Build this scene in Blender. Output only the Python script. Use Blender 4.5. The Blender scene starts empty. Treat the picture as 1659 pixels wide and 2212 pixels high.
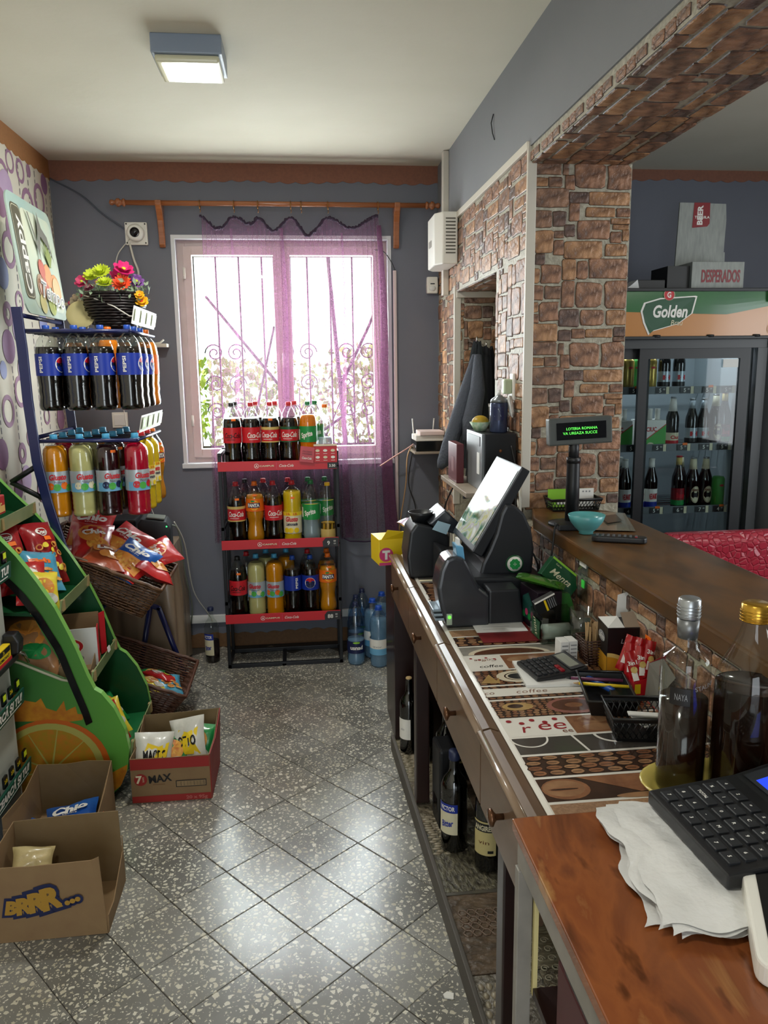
import bpy, bmesh, math, random
from math import sin, cos, pi, radians as rad
from mathutils import Vector, Matrix, Euler
R_ = random.Random(7)
SC = bpy.context.scene
COL = SC.collection

# ---------------- camera, world, sun, big lights, exposure ----------------
cd = bpy.data.cameras.new('camera'); cam = bpy.data.objects.new('camera', cd); COL.objects.link(cam)
cd.sensor_fit = 'VERTICAL'; cd.sensor_height = 36; cd.lens = 27.05; cd.clip_start = .02
_m = ((0.99388307, -0.10970491, -0.01269907), (-0.03236641, -0.17941017, -0.98324178), (0.10558811, 0.97763839, -0.18186349))
cam.matrix_world = Matrix(((_m[0][0], -_m[1][0], -_m[2][0], 0), (_m[0][1], -_m[1][1], -_m[2][1], 0), (_m[0][2], -_m[1][2], -_m[2][2], 1.6), (0, 0, 0, 1)))
SC.camera = cam
SC.view_settings.view_transform = 'Standard'; SC.view_settings.look = 'None'
SC.view_settings.gamma = 1; SC.view_settings.use_curve_mapping = False
SC.view_settings.exposure = 0.0
SC.cycles.use_denoising = True
SC.cycles.max_bounces = 8; SC.cycles.diffuse_bounces = 4; SC.cycles.glossy_bounces = 4
SC.cycles.transmission_bounces = 6; SC.cycles.transparent_max_bounces = 24
SC.cycles.caustics_reflective = False; SC.cycles.caustics_refractive = False
SC.cycles.sample_clamp_indirect = 6

W = bpy.data.worlds.new('sky'); SC.world = W; W.use_nodes = True
bg = W.node_tree.nodes['Background']
bg.inputs[0].default_value = (.86, .94, 1, 1); bg.inputs[1].default_value = 3.2

def light(name, kind, loc, rot, energy, color=(1, 1, 1), size=1, size_y=None, portal=False):
    d = bpy.data.lights.new(name, kind); o = bpy.data.objects.new(name, d); COL.objects.link(o)
    o.location = loc; o.rotation_euler = rot; d.energy = energy; d.color = color
    if kind == 'AREA':
        d.shape = 'RECTANGLE'; d.size = size; d.size_y = size_y or size
        if portal: d.cycles.is_portal = True
    if kind == 'SUN': d.angle = rad(1.2)
    return o
sun = light('sun', 'SUN', (0, 0, 0), (0, 0, 0), 9, (1, .93, .80))
sun.rotation_euler = Vector((-1.0, 0.5, 0.55)).to_track_quat('Z', 'Y').to_euler()
light('window_daylight', 'AREA', (-.06, 4.50, 1.68), (rad(-90), 0, 0), 58, (.93, .97, 1), 1.0, 1.1)
# added fill lights, both unseen: one behind the photographer, one beside the bar room
light('rear_fill_light', 'AREA', (-.25, -1.92, 1.45), (rad(90), 0, 0), 11, (.93, .97, 1), 1.3, 1.9)
light('bar_fill_light', 'AREA', (3.9, 1.2, 1.6), (rad(90), 0, rad(90)), 26, (.95, .98, 1), 1.8, 1.4)

# ---------------- helpers ----------------
def lin(h):
    c = [int(h[i:i + 2], 16) / 255 for i in (0, 2, 4)]
    return tuple(x / 12.92 if x <= .04045 else ((x + .055) / 1.055) ** 2.4 for x in c)
_M = {}
def mat(name, col='888888', rough=.5, metal=0, col2=None, scale=8, bump=0, bscale=60, spec=.5, emit=0, alpha=1, coat=0, stretch=(1, 1, 1), contrast=1, trans=0, obj_rand=0, detail=4):
    """principled material; colour mixes col/col2 by noise; bump is fine relief"""
    if name in _M: return _M[name]
    m = bpy.data.materials.new(name); m.use_nodes = True; _M[name] = m
    n = m.node_tree.nodes; l = m.node_tree.links; p = n['Principled BSDF']
    p.inputs['Base Color'].default_value = (*lin(col), 1); p.inputs['Roughness'].default_value = rough
    p.inputs['Metallic'].default_value = metal; p.inputs['Specular IOR Level'].default_value = spec
    p.inputs['Coat Weight'].default_value = coat; p.inputs['Coat Roughness'].default_value = .08
    if trans: p.inputs['Transmission Weight'].default_value = trans
    if emit:
        p.inputs['Emission Color'].default_value = (*lin(col), 1); p.inputs['Emission Strength'].default_value = emit
    if alpha < 1: p.inputs['Alpha'].default_value = alpha
    if col2 or bump:
        tc = n.new('ShaderNodeTexCoord'); mp = n.new('ShaderNodeMapping'); mp.inputs['Scale'].default_value = stretch
        l.new(tc.outputs['Object'], mp.inputs[0])
    if col2:
        t = n.new('ShaderNodeTexNoise'); t.inputs['Scale'].default_value = scale; t.inputs['Detail'].default_value = detail
        l.new(mp.outputs[0], t.inputs['Vector'])
        r = n.new('ShaderNodeValToRGB'); w = .25 / contrast
        r.color_ramp.elements[0].position = .5 - w; r.color_ramp.elements[1].position = .5 + w
        r.color_ramp.elements[0].color = (*lin(col), 1); r.color_ramp.elements[1].color = (*lin(col2), 1)
        l.new(t.outputs[0], r.inputs[0]); l.new(r.outputs[0], p.inputs['Base Color'])
    if bump:
        t = n.new('ShaderNodeTexNoise'); t.inputs['Scale'].default_value = bscale; t.inputs['Detail'].default_value = 3
        l.new(mp.outputs[0], t.inputs['Vector'])
        b = n.new('ShaderNodeBump'); b.inputs['Strength'].default_value = bump; b.inputs['Distance'].default_value = .01
        l.new(t.outputs[0], b.inputs['Height']); l.new(b.outputs[0], p.inputs['Normal'])
    return m
def glass(name, col='ffffff', gloss=.12, rough=.03):
    """thin clear sheet: tinted see-through with a mirror-like surface"""
    if name in _M: return _M[name]
    m = bpy.data.materials.new(name); m.use_nodes = True; _M[name] = m
    n = m.node_tree.nodes; l = m.node_tree.links; n.remove(n['Principled BSDF']); out = n['Material Output']
    t = n.new('ShaderNodeBsdfTransparent'); t.inputs[0].default_value = (*lin(col), 1)
    g = n.new('ShaderNodeBsdfGlossy'); g.inputs['Roughness'].default_value = rough
    f = n.new('ShaderNodeFresnel'); f.inputs[0].default_value = 1.45
    gm = n.new('ShaderNodeNewGeometry'); iv = n.new('ShaderNodeMath'); iv.operation = 'SUBTRACT'; iv.inputs[0].default_value = 1; l.new(gm.outputs['Backfacing'], iv.inputs[1])
    fm = n.new('ShaderNodeMath'); fm.operation = 'MULTIPLY'; l.new(f.outputs[0], fm.inputs[0]); l.new(iv.outputs[0], fm.inputs[1])
    a = n.new('ShaderNodeMath'); a.operation = 'ADD'; a.inputs[1].default_value = gloss * .25; a.use_clamp = True
    x = n.new('ShaderNodeMixShader'); l.new(fm.outputs[0], a.inputs[0]); l.new(a.outputs[0], x.inputs[0])
    l.new(t.outputs[0], x.inputs[1]); l.new(g.outputs[0], x.inputs[2]); l.new(x.outputs[0], out.inputs[0])
    return m

class B:
    """collects vertices and faces, then becomes one mesh"""
    def __init__(s): s.v = []; s.f = []; s.m = []; s.mats = []; s.T = None; s.sm = []
    def mi(s, m):
        if m not in s.mats: s.mats.append(m)
        return s.mats.index(m)
    def add(s, vs, fs, m, smooth=False):
        k = len(s.v); i = s.mi(m)
        s.v += [tuple(s.T @ Vector(v)) if s.T else tuple(v) for v in vs]
        s.f += [tuple(a + k for a in f) for f in fs]; s.m += [i] * len(fs); s.sm += [smooth] * len(fs)
        return s
    def box(s, a, b, m):
        x0, y0, z0 = a; x1, y1, z1 = b
        return s.add([(x0, y0, z0), (x1, y0, z0), (x1, y1, z0), (x0, y1, z0), (x0, y0, z1), (x1, y0, z1), (x1, y1, z1), (x0, y1, z1)],
                     [(0, 3, 2, 1), (4, 5, 6, 7), (0, 1, 5, 4), (1, 2, 6, 5), (2, 3, 7, 6), (3, 0, 4, 7)], m)
    def prism(s, pts, d0, d1, m, axis=2):
        """2-D outline extruded between d0 and d1 along the axis (0: pts=(y,z), 1: (x,z), 2: (x,y))"""
        def P(p, d): return (d, p[0], p[1]) if axis == 0 else (p[0], d, p[1]) if axis == 1 else (p[0], p[1], d)
        n = len(pts)
        return s.add([P(p, d0) for p in pts] + [P(p, d1) for p in pts],
                     [tuple(range(n))[::-1], tuple(range(n, 2 * n))] + [(i, (i + 1) % n, n + (i + 1) % n, n + i) for i in range(n)], m)
    def tube(s, pts, r, m, seg=8, closed=False, cap=True):
        pts = [Vector(p) for p in pts]; n = len(pts); vs = []; fs = []
        rr = r if isinstance(r, (list, tuple)) else [r] * n
        up = None
        for i, p in enumerate(pts):
            a = pts[(i - 1) % n] if (closed or i > 0) else p; b = pts[(i + 1) % n] if (closed or i < n - 1) else p
            t = (b - a).normalized() if (b - a).length > 1e-9 else Vector((0, 0, 1))
            if up is None: up = Vector((0, 0, 1)) if abs(t.z) < .9 else Vector((1, 0, 0))
            u = (up - up.dot(t) * t)
            if u.length < 1e-6: u = Vector((1, 0, 0)) - t.x * t
            u.normalize(); w = t.cross(u); up = u
            for k in range(seg):
                an = 2 * pi * k / seg; vs.append(tuple(p + rr[i] * (cos(an) * u + sin(an) * w)))
        for i in range(n if closed else n - 1):
            j = (i + 1) % n
            for k in range(seg):
                k2 = (k + 1) % seg; fs.append((i * seg + k, i * seg + k2, j * seg + k2, j * seg + k))
        if cap and not closed: fs += [tuple(range(seg))[::-1], tuple(range((n - 1) * seg, n * seg))]
        return s.add(vs, fs, m, True)
    def lathe(s, prof, m, seg=24, c=(0, 0, 0), smooth=True, fn=None):
        vs = []; fs = []; n = len(prof)
        for i, (r, z) in enumerate(prof):
            for k in range(seg):
                a = 2 * pi * k / seg; q = r * (fn(a, i) if fn else 1); vs.append((c[0] + q * cos(a), c[1] + q * sin(a), c[2] + z))
        for i in range(n - 1):
            for k in range(seg):
                k2 = (k + 1) % seg; fs.append((i * seg + k, i * seg + k2, (i + 1) * seg + k2, (i + 1) * seg + k))
        if prof[0][0] > 1e-5: fs.append(tuple(range(seg))[::-1])
        if prof[-1][0] > 1e-5: fs.append(tuple(range((n - 1) * seg, n * seg)))
        return s.add(vs, fs, m, smooth)
    def grid(s, fn, nu, nv, m, smooth=True, cu=False):
        vs = [tuple(fn(i / nu, j / nv)) for j in range(nv + 1) for i in range(nu + 1)]; w = nu + 1
        return s.add(vs, [(j * w + i, j * w + i + 1, (j + 1) * w + i + 1, (j + 1) * w + i) for j in range(nv) for i in range(nu)], m, smooth)
    def ball(s, c, r, m, seg=10, rings=7):
        r = r if isinstance(r, (tuple, list)) else (r, r, r)
        vs = []; fs = []
        for j in range(rings + 1):
            t = pi * j / rings
            for k in range(seg):
                a = 2 * pi * k / seg; vs.append((c[0] + r[0] * sin(t) * cos(a), c[1] + r[1] * sin(t) * sin(a), c[2] - r[2] * cos(t)))
        for j in range(rings):
            for k in range(seg):
                k2 = (k + 1) % seg; fs.append((j * seg + k, j * seg + k2, (j + 1) * seg + k2, (j + 1) * seg + k))
        return s.add(vs, fs, m, True)
    def mesh(s, name, bevel=0, seg=2):
        me = bpy.data.meshes.new(name); me.from_pydata(s.v, [], s.f)
        for m in s.mats: me.materials.append(m)
        me.polygons.foreach_set('material_index', s.m); me.polygons.foreach_set('use_smooth', s.sm)
        me.update()
        if bevel:
            bm = bmesh.new(); bm.from_mesh(me); bmesh.ops.remove_doubles(bm, verts=bm.verts, dist=1e-5)
            ed = [e for e in bm.edges if len(e.link_faces) == 2 and e.calc_face_angle(0) > .5]
            bmesh.ops.bevel(bm, geom=ed, offset=bevel, segments=seg, affect='EDGES', profile=.6, clamp_overlap=True)
            bm.to_mesh(me); bm.free()
        return me
    def obj(s, name, parent=None, bevel=0, seg=2, **kw):
        o = bpy.data.objects.new(name, s.mesh(name, bevel, seg)); COL.objects.link(o)
        if parent: o.parent = parent
        tag(o, **kw); return o
def tag(o, label=None, cat=None, group=None, kind=None, loc=None, rot=None):
    if label: o['label'] = label
    if cat: o['category'] = cat
    if group: o['group'] = group
    if kind: o['kind'] = kind
    if loc: o.location = loc
    if rot: o.rotation_euler = rot
    return o
def thing(name, label, cat, loc=(0, 0, 0), rot=0, group=None):
    o = bpy.data.objects.new(name, None); COL.objects.link(o); o.empty_display_size = .05
    o.location = loc; o.rotation_euler = rot if isinstance(rot, (tuple, list)) else (0, 0, rot)
    return tag(o, label, cat, group)
def place(me, name, parent=None, loc=(0, 0, 0), rot=(0, 0, 0), sc=None, **kw):
    o = bpy.data.objects.new(name, me); COL.objects.link(o); o.location = loc; o.rotation_euler = rot
    if sc: o.scale = sc
    if parent: o.parent = parent
    return tag(o, **kw)
def dup(o, parent=None):
    c = o.copy(); COL.objects.link(c)
    if parent: c.parent = parent
    for ch in list(KIDS.get(o.name, ())) or [x for x in o.children]: dup(ch, c)
    return c
KIDS = {}
def copy_thing(o, loc, rot, label, group=None):
    c = dup(o); c.location = loc; c.rotation_euler = rot if isinstance(rot, (tuple, list)) else (0, 0, rot); c['label'] = label
    if group: c['group'] = group
    return c

_T = {}
def text_geo(s, shear=0, bold=0, space=1):
    k = (s, shear, bold, space)
    if k not in _T:
        c = bpy.data.curves.new('t', 'FONT'); c.body = s; c.size = 1; c.shear = shear; c.offset = bold; c.space_character = space; c.resolution_u = 3
        o = bpy.data.objects.new('t', c); me = bpy.data.meshes.new_from_object(o)
        vs = [(v.co.x, v.co.y) for v in me.vertices]; fs = [tuple(p.vertices) for p in me.polygons]
        bpy.data.objects.remove(o); bpy.data.curves.remove(c); bpy.data.meshes.remove(me)
        if vs:
            x0 = min(v[0] for v in vs); x1 = max(v[0] for v in vs); y0 = min(v[1] for v in vs); y1 = max(v[1] for v in vs)
        else: x0 = x1 = y0 = y1 = 0
        _T[k] = (vs, fs, x0, x1, y0, y1)
    return _T[k]
class Print:
    """flat print laid on a surface: f(u, v, h) gives the point h above the surface at (u, v)"""
    def __init__(s, f, step=.0003, base=.0004): s.f = f; s.b = B(); s.step = step; s.h = base
    def _lay(s): s.h += s.step; return s.h
    def rect(s, u0, v0, u1, v1, m, n=1, nv=1, h=None):
        h = h or s._lay(); s.b.grid(lambda a, b: s.f(u0 + (u1 - u0) * a, v0 + (v1 - v0) * b, h), n, nv, m, n > 1 or nv > 1); return s
    def poly(s, pts, m):
        h = s._lay(); s.b.add([s.f(p[0], p[1], h) for p in pts], [tuple(range(len(pts)))], m); return s
    def disc(s, u, v, r, m, r2=None, n=20, a0=0, a1=2 * pi):
        h = s._lay(); r2 = r2 or r; k = [(u + r * cos(a0 + (a1 - a0) * i / n), v + r2 * sin(a0 + (a1 - a0) * i / n)) for i in range(n + 1)]
        s.b.add([s.f(u, v, h)] + [s.f(p[0], p[1], h) for p in k], [(0, i + 1, i + 2) for i in range(n)], m); return s
    def ring(s, u, v, r, t, m, r2=None, n=24, a0=0, a1=2 * pi):
        h = s._lay(); r2 = r2 or r; vs = []
        for i in range(n + 1):
            a = a0 + (a1 - a0) * i / n
            vs += [s.f(u + r * cos(a), v + r2 * sin(a), h), s.f(u + (r - t) * cos(a), v + (r2 - t) * sin(a), h)]
        s.b.add(vs, [(2 * i, 2 * i + 2, 2 * i + 3, 2 * i + 1) for i in range(n)], m); return s
    def text(s, t, u, v, size, m, rot=0, shear=0, bold=.0, w=None, sx=1, space=1):
        """centred text; size is the cap height, w squeezes to a width"""
        vs, fs, x0, x1, y0, y1 = text_geo(t, shear, bold, space)
        if not vs: return s
        h = s._lay(); k = size / .72; kx = k * sx
        if w: kx = w / (x1 - x0)
        c, q = cos(rot), sin(rot); cx = (x0 + x1) / 2; cy = .36; o = []
        for x, y in vs:
            a = (x - cx) * kx; b = (y - cy) * k; o.append(s.f(u + a * c - b * q, v + a * q + b * c, h))
        s.b.add(o, fs, m); return s
    def obj(s, name, parent, **kw): return s.b.obj(name, parent, **kw)
def flat(o, ux, vx):
    """plane map: origin o, unit axes ux and vx"""
    o = Vector(o); ux = Vector(ux).normalized(); vx = Vector(vx).normalized(); n = ux.cross(vx)
    return lambda u, v, h: tuple(o + u * ux + v * vx + h * n)
def cyl(r, a0=-pi / 2, c=(0, 0)):
    """cylinder map: u is arc length to the right seen from outside, v is height"""
    return lambda u, v, h: (c[0] + (r + h) * cos(a0 + u / r), c[1] + (r + h) * sin(a0 + u / r), v)
# ---------------- structure ----------------
XL, XR, D, H = -1.254, .803, 4.42, 2.69
m_wall = mat('wall paint', '828488', .75, col2='7c7e83', scale=2.5, bump=.05, bscale=250)
m_wall_dk = mat('wall paint dark', '71747e', .75, col2='6a6d79', scale=3, bump=.05, bscale=250)
m_ceil = mat('ceiling paint', 'd9d4c3', .8, col2='d2cdbb', scale=3, bump=.08, bscale=30)
m_border = mat('border paper', 'a87345', .7, col2='9c6a3d', scale=90)
m_border2 = mat('border paper brown', '8a5a45', .7, col2='7d5140', scale=90)
m_cream = mat('wallpaper ground', 'e3dccb', .6, col2='ddd6c6', scale=6)
m_white = mat('white plastic', 'e4e2da', .4); m_whitep = mat('white paint', 'dfe0de', .5)
m_duct = mat('cable duct plastic', 'cfc9bd', .45)
m_black = mat('black plastic', '17181b', .42, bump=.02, bscale=400); m_blackg = mat('gloss black', '0c0d10', .15)
m_blackm = mat('black metal', '14161a', .4, metal=.3); m_chrome = mat('chrome', 'd8d8d8', .18, metal=1)

def terrazzo():
    m = bpy.data.materials.new('terrazzo'); m.use_nodes = True; n = m.node_tree.nodes; l = m.node_tree.links; p = n['Principled BSDF']
    g = n.new('ShaderNodeNewGeometry'); oi = n.new('ShaderNodeObjectInfo')
    mu = n.new('ShaderNodeVectorMath'); mu.operation = 'MULTIPLY_ADD'; mu.inputs[1].default_value = (1, 1, 1)
    cm = n.new('ShaderNodeCombineXYZ'); l.new(oi.outputs['Random'], cm.inputs[0]); l.new(oi.outputs['Random'], cm.inputs[2])
    sc = n.new('ShaderNodeVectorMath'); sc.operation = 'SCALE'; sc.inputs['Scale'].default_value = 37
    l.new(cm.outputs[0], sc.inputs[0]); l.new(g.outputs['Position'], mu.inputs[0]); l.new(sc.outputs[0], mu.inputs[2])
    ns = n.new('ShaderNodeTexNoise'); ns.inputs['Scale'].default_value = 90; l.new(mu.outputs[0], ns.inputs['Vector'])
    mxv = n.new('ShaderNodeMixRGB'); mxv.inputs[0].default_value = .006; l.new(mu.outputs[0], mxv.inputs[1]); l.new(ns.outputs['Color'], mxv.inputs[2])
    base = None; chips = []
    for s, lo, hi, cut in ((62, .13, .34, .80), (105, .19, .42, .60), (190, .26, .5, .45)):
        ve = n.new('ShaderNodeTexVoronoi'); ve.feature = 'DISTANCE_TO_EDGE'; ve.inputs['Scale'].default_value = s
        vc = n.new('ShaderNodeTexVoronoi'); vc.feature = 'F1'; vc.inputs['Scale'].default_value = s
        l.new(mxv.outputs[0], ve.inputs['Vector']); l.new(mxv.outputs[0], vc.inputs['Vector'])
        sp = n.new('ShaderNodeSeparateColor'); l.new(vc.outputs['Color'], sp.inputs[0])
        mr = n.new('ShaderNodeMapRange'); mr.inputs[3].default_value = lo; mr.inputs[4].default_value = hi; l.new(sp.outputs[0], mr.inputs[0])
        gt = n.new('ShaderNodeMath'); gt.operation = 'GREATER_THAN'; l.new(ve.outputs[0], gt.inputs[0]); l.new(mr.outputs[0], gt.inputs[1])
        lt = n.new('ShaderNodeMath'); lt.operation = 'LESS_THAN'; lt.inputs[1].default_value = cut; l.new(sp.outputs[1], lt.inputs[0])
        a = n.new('ShaderNodeMath'); a.operation = 'MULTIPLY'; l.new(gt.outputs[0], a.inputs[0]); l.new(lt.outputs[0], a.inputs[1])
        chips.append((a, sp))
    mx = n.new('ShaderNodeMath'); mx.operation = 'MAXIMUM'; l.new(chips[0][0].outputs[0], mx.inputs[0]); l.new(chips[1][0].outputs[0], mx.inputs[1])
    mx2 = n.new('ShaderNodeMath'); mx2.operation = 'MAXIMUM'; l.new(mx.outputs[0], mx2.inputs[0]); l.new(chips[2][0].outputs[0], mx2.inputs[1])
    cr = n.new('ShaderNodeValToRGB'); l.new(chips[0][1].outputs[2], cr.inputs[0])
    cr.color_ramp.elements[0].color = (*lin('b8b19b'), 1); cr.color_ramp.elements[1].color = (*lin('dcd8c9'), 1)
    n2 = n.new('ShaderNodeTexNoise'); n2.inputs['Scale'].default_value = 3; n2.inputs['Detail'].default_value = 6; l.new(g.outputs['Position'], n2.inputs['Vector'])
    gr = n.new('ShaderNodeValToRGB'); l.new(n2.outputs[0], gr.inputs[0])
    gr.color_ramp.elements[0].position = .35; gr.color_ramp.elements[0].color = (*lin('78766f'), 1)
    gr.color_ramp.elements[1].position = .65; gr.color_ramp.elements[1].color = (*lin('8a8984'), 1)
    hv = n.new('ShaderNodeHueSaturation'); mr = n.new('ShaderNodeMapRange'); mr.inputs[3].default_value = .72; mr.inputs[4].default_value = 1.12
    l.new(oi.outputs['Random'], mr.inputs[0]); l.new(mr.outputs[0], hv.inputs['Value']); l.new(gr.outputs[0], hv.inputs['Color'])
    fm = n.new('ShaderNodeMixRGB'); l.new(mx2.outputs[0], fm.inputs[0]); l.new(hv.outputs[0], fm.inputs[1]); l.new(cr.outputs[0], fm.inputs[2])
    l.new(fm.outputs[0], p.inputs['Base Color'])
    rr = n.new('ShaderNodeMapRange'); rr.inputs[3].default_value = .12; rr.inputs[4].default_value = .34; p.inputs['Coat Weight'].default_value = .25; p.inputs['Coat Roughness'].default_value = .16; l.new(n2.outputs[0], rr.inputs[0]); l.new(rr.outputs[0], p.inputs['Roughness'])
    b = n.new('ShaderNodeBump'); b.inputs['Strength'].default_value = .12; b.inputs['Distance'].default_value = .002
    n3 = n.new('ShaderNodeTexNoise'); n3.inputs['Scale'].default_value = 35; l.new(mu.outputs[0], n3.inputs['Vector']); l.new(n3.outputs[0], b.inputs['Height']); l.new(b.outputs[0], p.inputs['Normal'])
    return m
m_terr = terrazzo()
floor = B().box((XL - .1, -2.1, -.06), (4.1, 4.67, -.003), mat('grout', '35302a', .9, col2='45403a', scale=40)).obj('floor', kind='structure')
U, V_ = Vector((.12635, -.15272, 0)), Vector((-.15511, -.12621, 0))
tile_me = B().box((-.0986, -.0986, -.012), (.0986, .0986, 0), m_terr).mesh('tile', bevel=.0016, seg=1)
ang = math.atan2(U.y, U.x)
for i in range(-16, 16):
    for j in range(-16, 16):
        c = Vector((-.1565, 2.1417, 0)) + (i + .5) * U + (j + .5) * V_
        if XL + .12 < c.x < (.62 if c.y > 3 else .50) and 1.35 < c.y < 4.3:
            q = R_.uniform(-.0012, .0006)
            place(tile_me, 'tile', floor, (c.x, c.y, q), (R_.uniform(-.003, .003), R_.uniform(-.003, .003), ang))
fb = B().box((XL, -2, -.02), (4, 1.33, -.0005), m_terr).obj('tile_field', floor, kind='stuff')
# litter on the floor
tag(B().prism([(0, 0), (.022, -.006), (.026, .012), (.01, .02), (-.002, .012)], 0, .003, m_white).obj('paper_scrap', label='small white paper scrap on the floor tiles by the counter plinth', cat='scrap'), loc=(.325, 1.70, .001))

ceiling = B().box((XL - .1, -2, H), (4, 4.6, H + .1), m_ceil).obj('ceiling', kind='structure')
# back wall with the window opening x -.64..+.525, z 1.085..2.31
WX0, WX1, WZ0, WZ1 = -.642, .522, 1.088, 2.312
b = B()
for a, c in (((XL - .1, D, 0), (WX0, D + .25, H)), ((WX1, D, 0), (4, D + .25, H)), ((WX0, D, 0), (WX1, D + .25, WZ0)), ((WX0, D, WZ1), (WX1, D + .25, H))):
    b.box(a, c, m_wall_dk if a[2] == 0 else m_wall_dk)
wall_back = b.obj('wall_back', kind='structure')
wall_left = B().box((XL - .1, -2, 0), (XL, D, H), m_cream).obj('wall_left', kind='structure')
wall_front = B()
for a, c in (((XL - .1, -2.1, 0), (-.95, -2, H)), ((.45, -2.1, 0), (4, -2, H)), ((-.95, -2.1, 2.45), (.45, -2, H))): wall_front.box(a, c, m_wall)
wall_front.obj('wall_front', kind='structure')
b = B()
for a, c in (((4, -2, 0), (4.1, .2, H)), ((4, 2.2, 0), (4.1, D, H)), ((4, .2, 0), (4.1, 2.2, .85)), ((4, .2, 2.35), (4.1, 2.2, H))): b.box(a, c, m_wall)
b.obj('wall_right', kind='structure')
# printed wallpaper of the left wall: rings, discs and dotted lines
cols = [mat('print plum', 'a67f9b', .6, col2='9a728f', scale=20), mat('print dark plum', '966c92', .6), mat('print lilac', 'c2a8c6', .6, col2='b69abc', scale=15), mat('print blue lilac', '9aa0cc', .6)]
m_dash = mat('print dash', '5b5560', .6)
pr = Print(lambda u, v, h: (XL + h, u, v), step=.00008, base=.0008)
rings = [(3.84, 2.541, .052, 'r', 0), (3.97, 2.53, .055, 'r', 0), (4.09, 2.56, .031, 'd', 0), (4.32, 2.55, .05, 'd', 1), (4.22, 2.453, .079, 'r', 0), (4.04, 2.386, .085, 'r', 0), (3.73, 2.45, .075, 'r', 0), (3.76, 2.404, .083, 'd', 2), (3.68, 2.335, .064, 'd', 0), (3.79, 2.242, .079, 'd', 0), (3.72, 2.142, .08, 'r', 0), (4.33, 2.33, .05, 'd', 2), (3.63, 1.861, .054, 'R', 0), (3.79, 1.924, .051, 'r', 0), (3.92, 1.966, .05, 'r', 0), (3.73, 1.8, .062, 'd', 2), (3.6, 1.72, .074, 'd', 1), (3.51, 1.62, .039, 'd', 3), (3.69, 1.523, .072, 'r', 0), (3.52, 1.444, .071, 'r', 0), (3.76, 1.31, .044, 'r', 0), (3.64, 1.248, .049, 'R', 0), (3.76, 1.618, .074, 'd', 2), (3.4, 1.268, .067, 'd', 1), (4.03, 1.396, .045, 'r', 0), (4.25, 1.37, .061, 'd', 0), (3.66, 1.13, .062, 'd', 2), (3.55, 1.1, .05, 'd', 1), (3.61, 2.03, .068, 'd', 3), (4.07, 2.15, .045, 'd', 0), (4.2, 1.6, .06, 'r', 0), (4.1, 1.85, .06, 'd', 3), (4.3, 2.0, .07, 'r', 0), (3.45, 1.8, .06, 'r', 0), (3.85, 1.05, .06, 'r', 0), (4.15, 1.15, .07, 'd', 1), (3.98, .9, .06, 'd', 2), (4.3, .8, .07, 'r', 0), (3.7, .85, .07, 'r', 0), (3.4, .95, .05, 'r', 0)]
for k in range(26): rings.append((R_.uniform(1.0, 3.3), R_.uniform(.3, 2.5), R_.uniform(.04, .085), R_.choice('rdd'), R_.choice((0, 0, 1, 2, 3))))
for y, z, r, t, c in rings:
    r2 = min(r, (D - .004 - y))
    if t == 'd': pr.disc(y, z, r2, cols[c], r2=r)
    else: pr.ring(y, z, r, r * (.3 if t == 'r' else .55), cols[c])
pr.h = .0006
for y in (3.62, 3.80, 3.94, 4.07, 4.175, 4.33, 3.42, 3.2, 4.40): 
    z = 2.58; h = pr._lay()
    while z > .3:
        k = R_.uniform(.012, .03); pr.rect(y - .004, z - k, y + .004, z, m_dash, h=h); z -= k + .012
pr.obj('wallpaper_print', wall_left)
# scalloped paper border under the ceiling, and the low one above the floor
def scallop(name, f, length, z0, z1, m, up=False, parent=None, th=.003):
    """strip along a wall; f(s, d) gives x, y of distance s along the wall, d out from it"""
    n = int(length / .012); b = B(); vs = []; fs = []
    for i in range(n + 1):
        s = length * i / n; w = .011 * abs(sin(pi * s / .085)) + .004 * sin(s * 11)
        lo, hi = (z0, z1 + w) if up else (z0 - w, z1)
        for d in (0, th):
            x, y = f(s, d); vs += [(x, y, lo), (x, y, hi)]
    for i in range(n):
        a = 4 * i; c = a + 4
        fs += [(a + 2, c + 2, c + 3, a + 3), (a, a + 1, c + 1, c), (a, c, c + 2, a + 2), (a + 1, a + 3, c + 3, c + 1)]
    b.add(vs, fs, m)
    return b.obj(name, parent, kind='structure')
scallop('trim_1', lambda s, d: (XL + s, D - d), XR - XL, 2.603, H, m_border2)
scallop('trim_2', lambda s, d: (XL + d, -1.9 + s), D + 1.9, 2.60, H, m_border)
scallop('trim_3', lambda s, d: (XR - d, -1.9 + s), D + 1.9, 2.603, H, m_border)
scallop('trim_4', lambda s, d: (1.16 + s, D - d), 2.84, 2.64, H, m_border2)
scallop('trim_5', lambda s, d: (XL + s, D - d), XR - XL, 0, .075, mat('low border', '7d5c3c', .7, col2='6b4d33', scale=60), up=True)
B().box((-.93, D - .022, .155), (.35, D, .20), m_whitep).obj('trim_6', bevel=.003, kind='structure')

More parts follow.
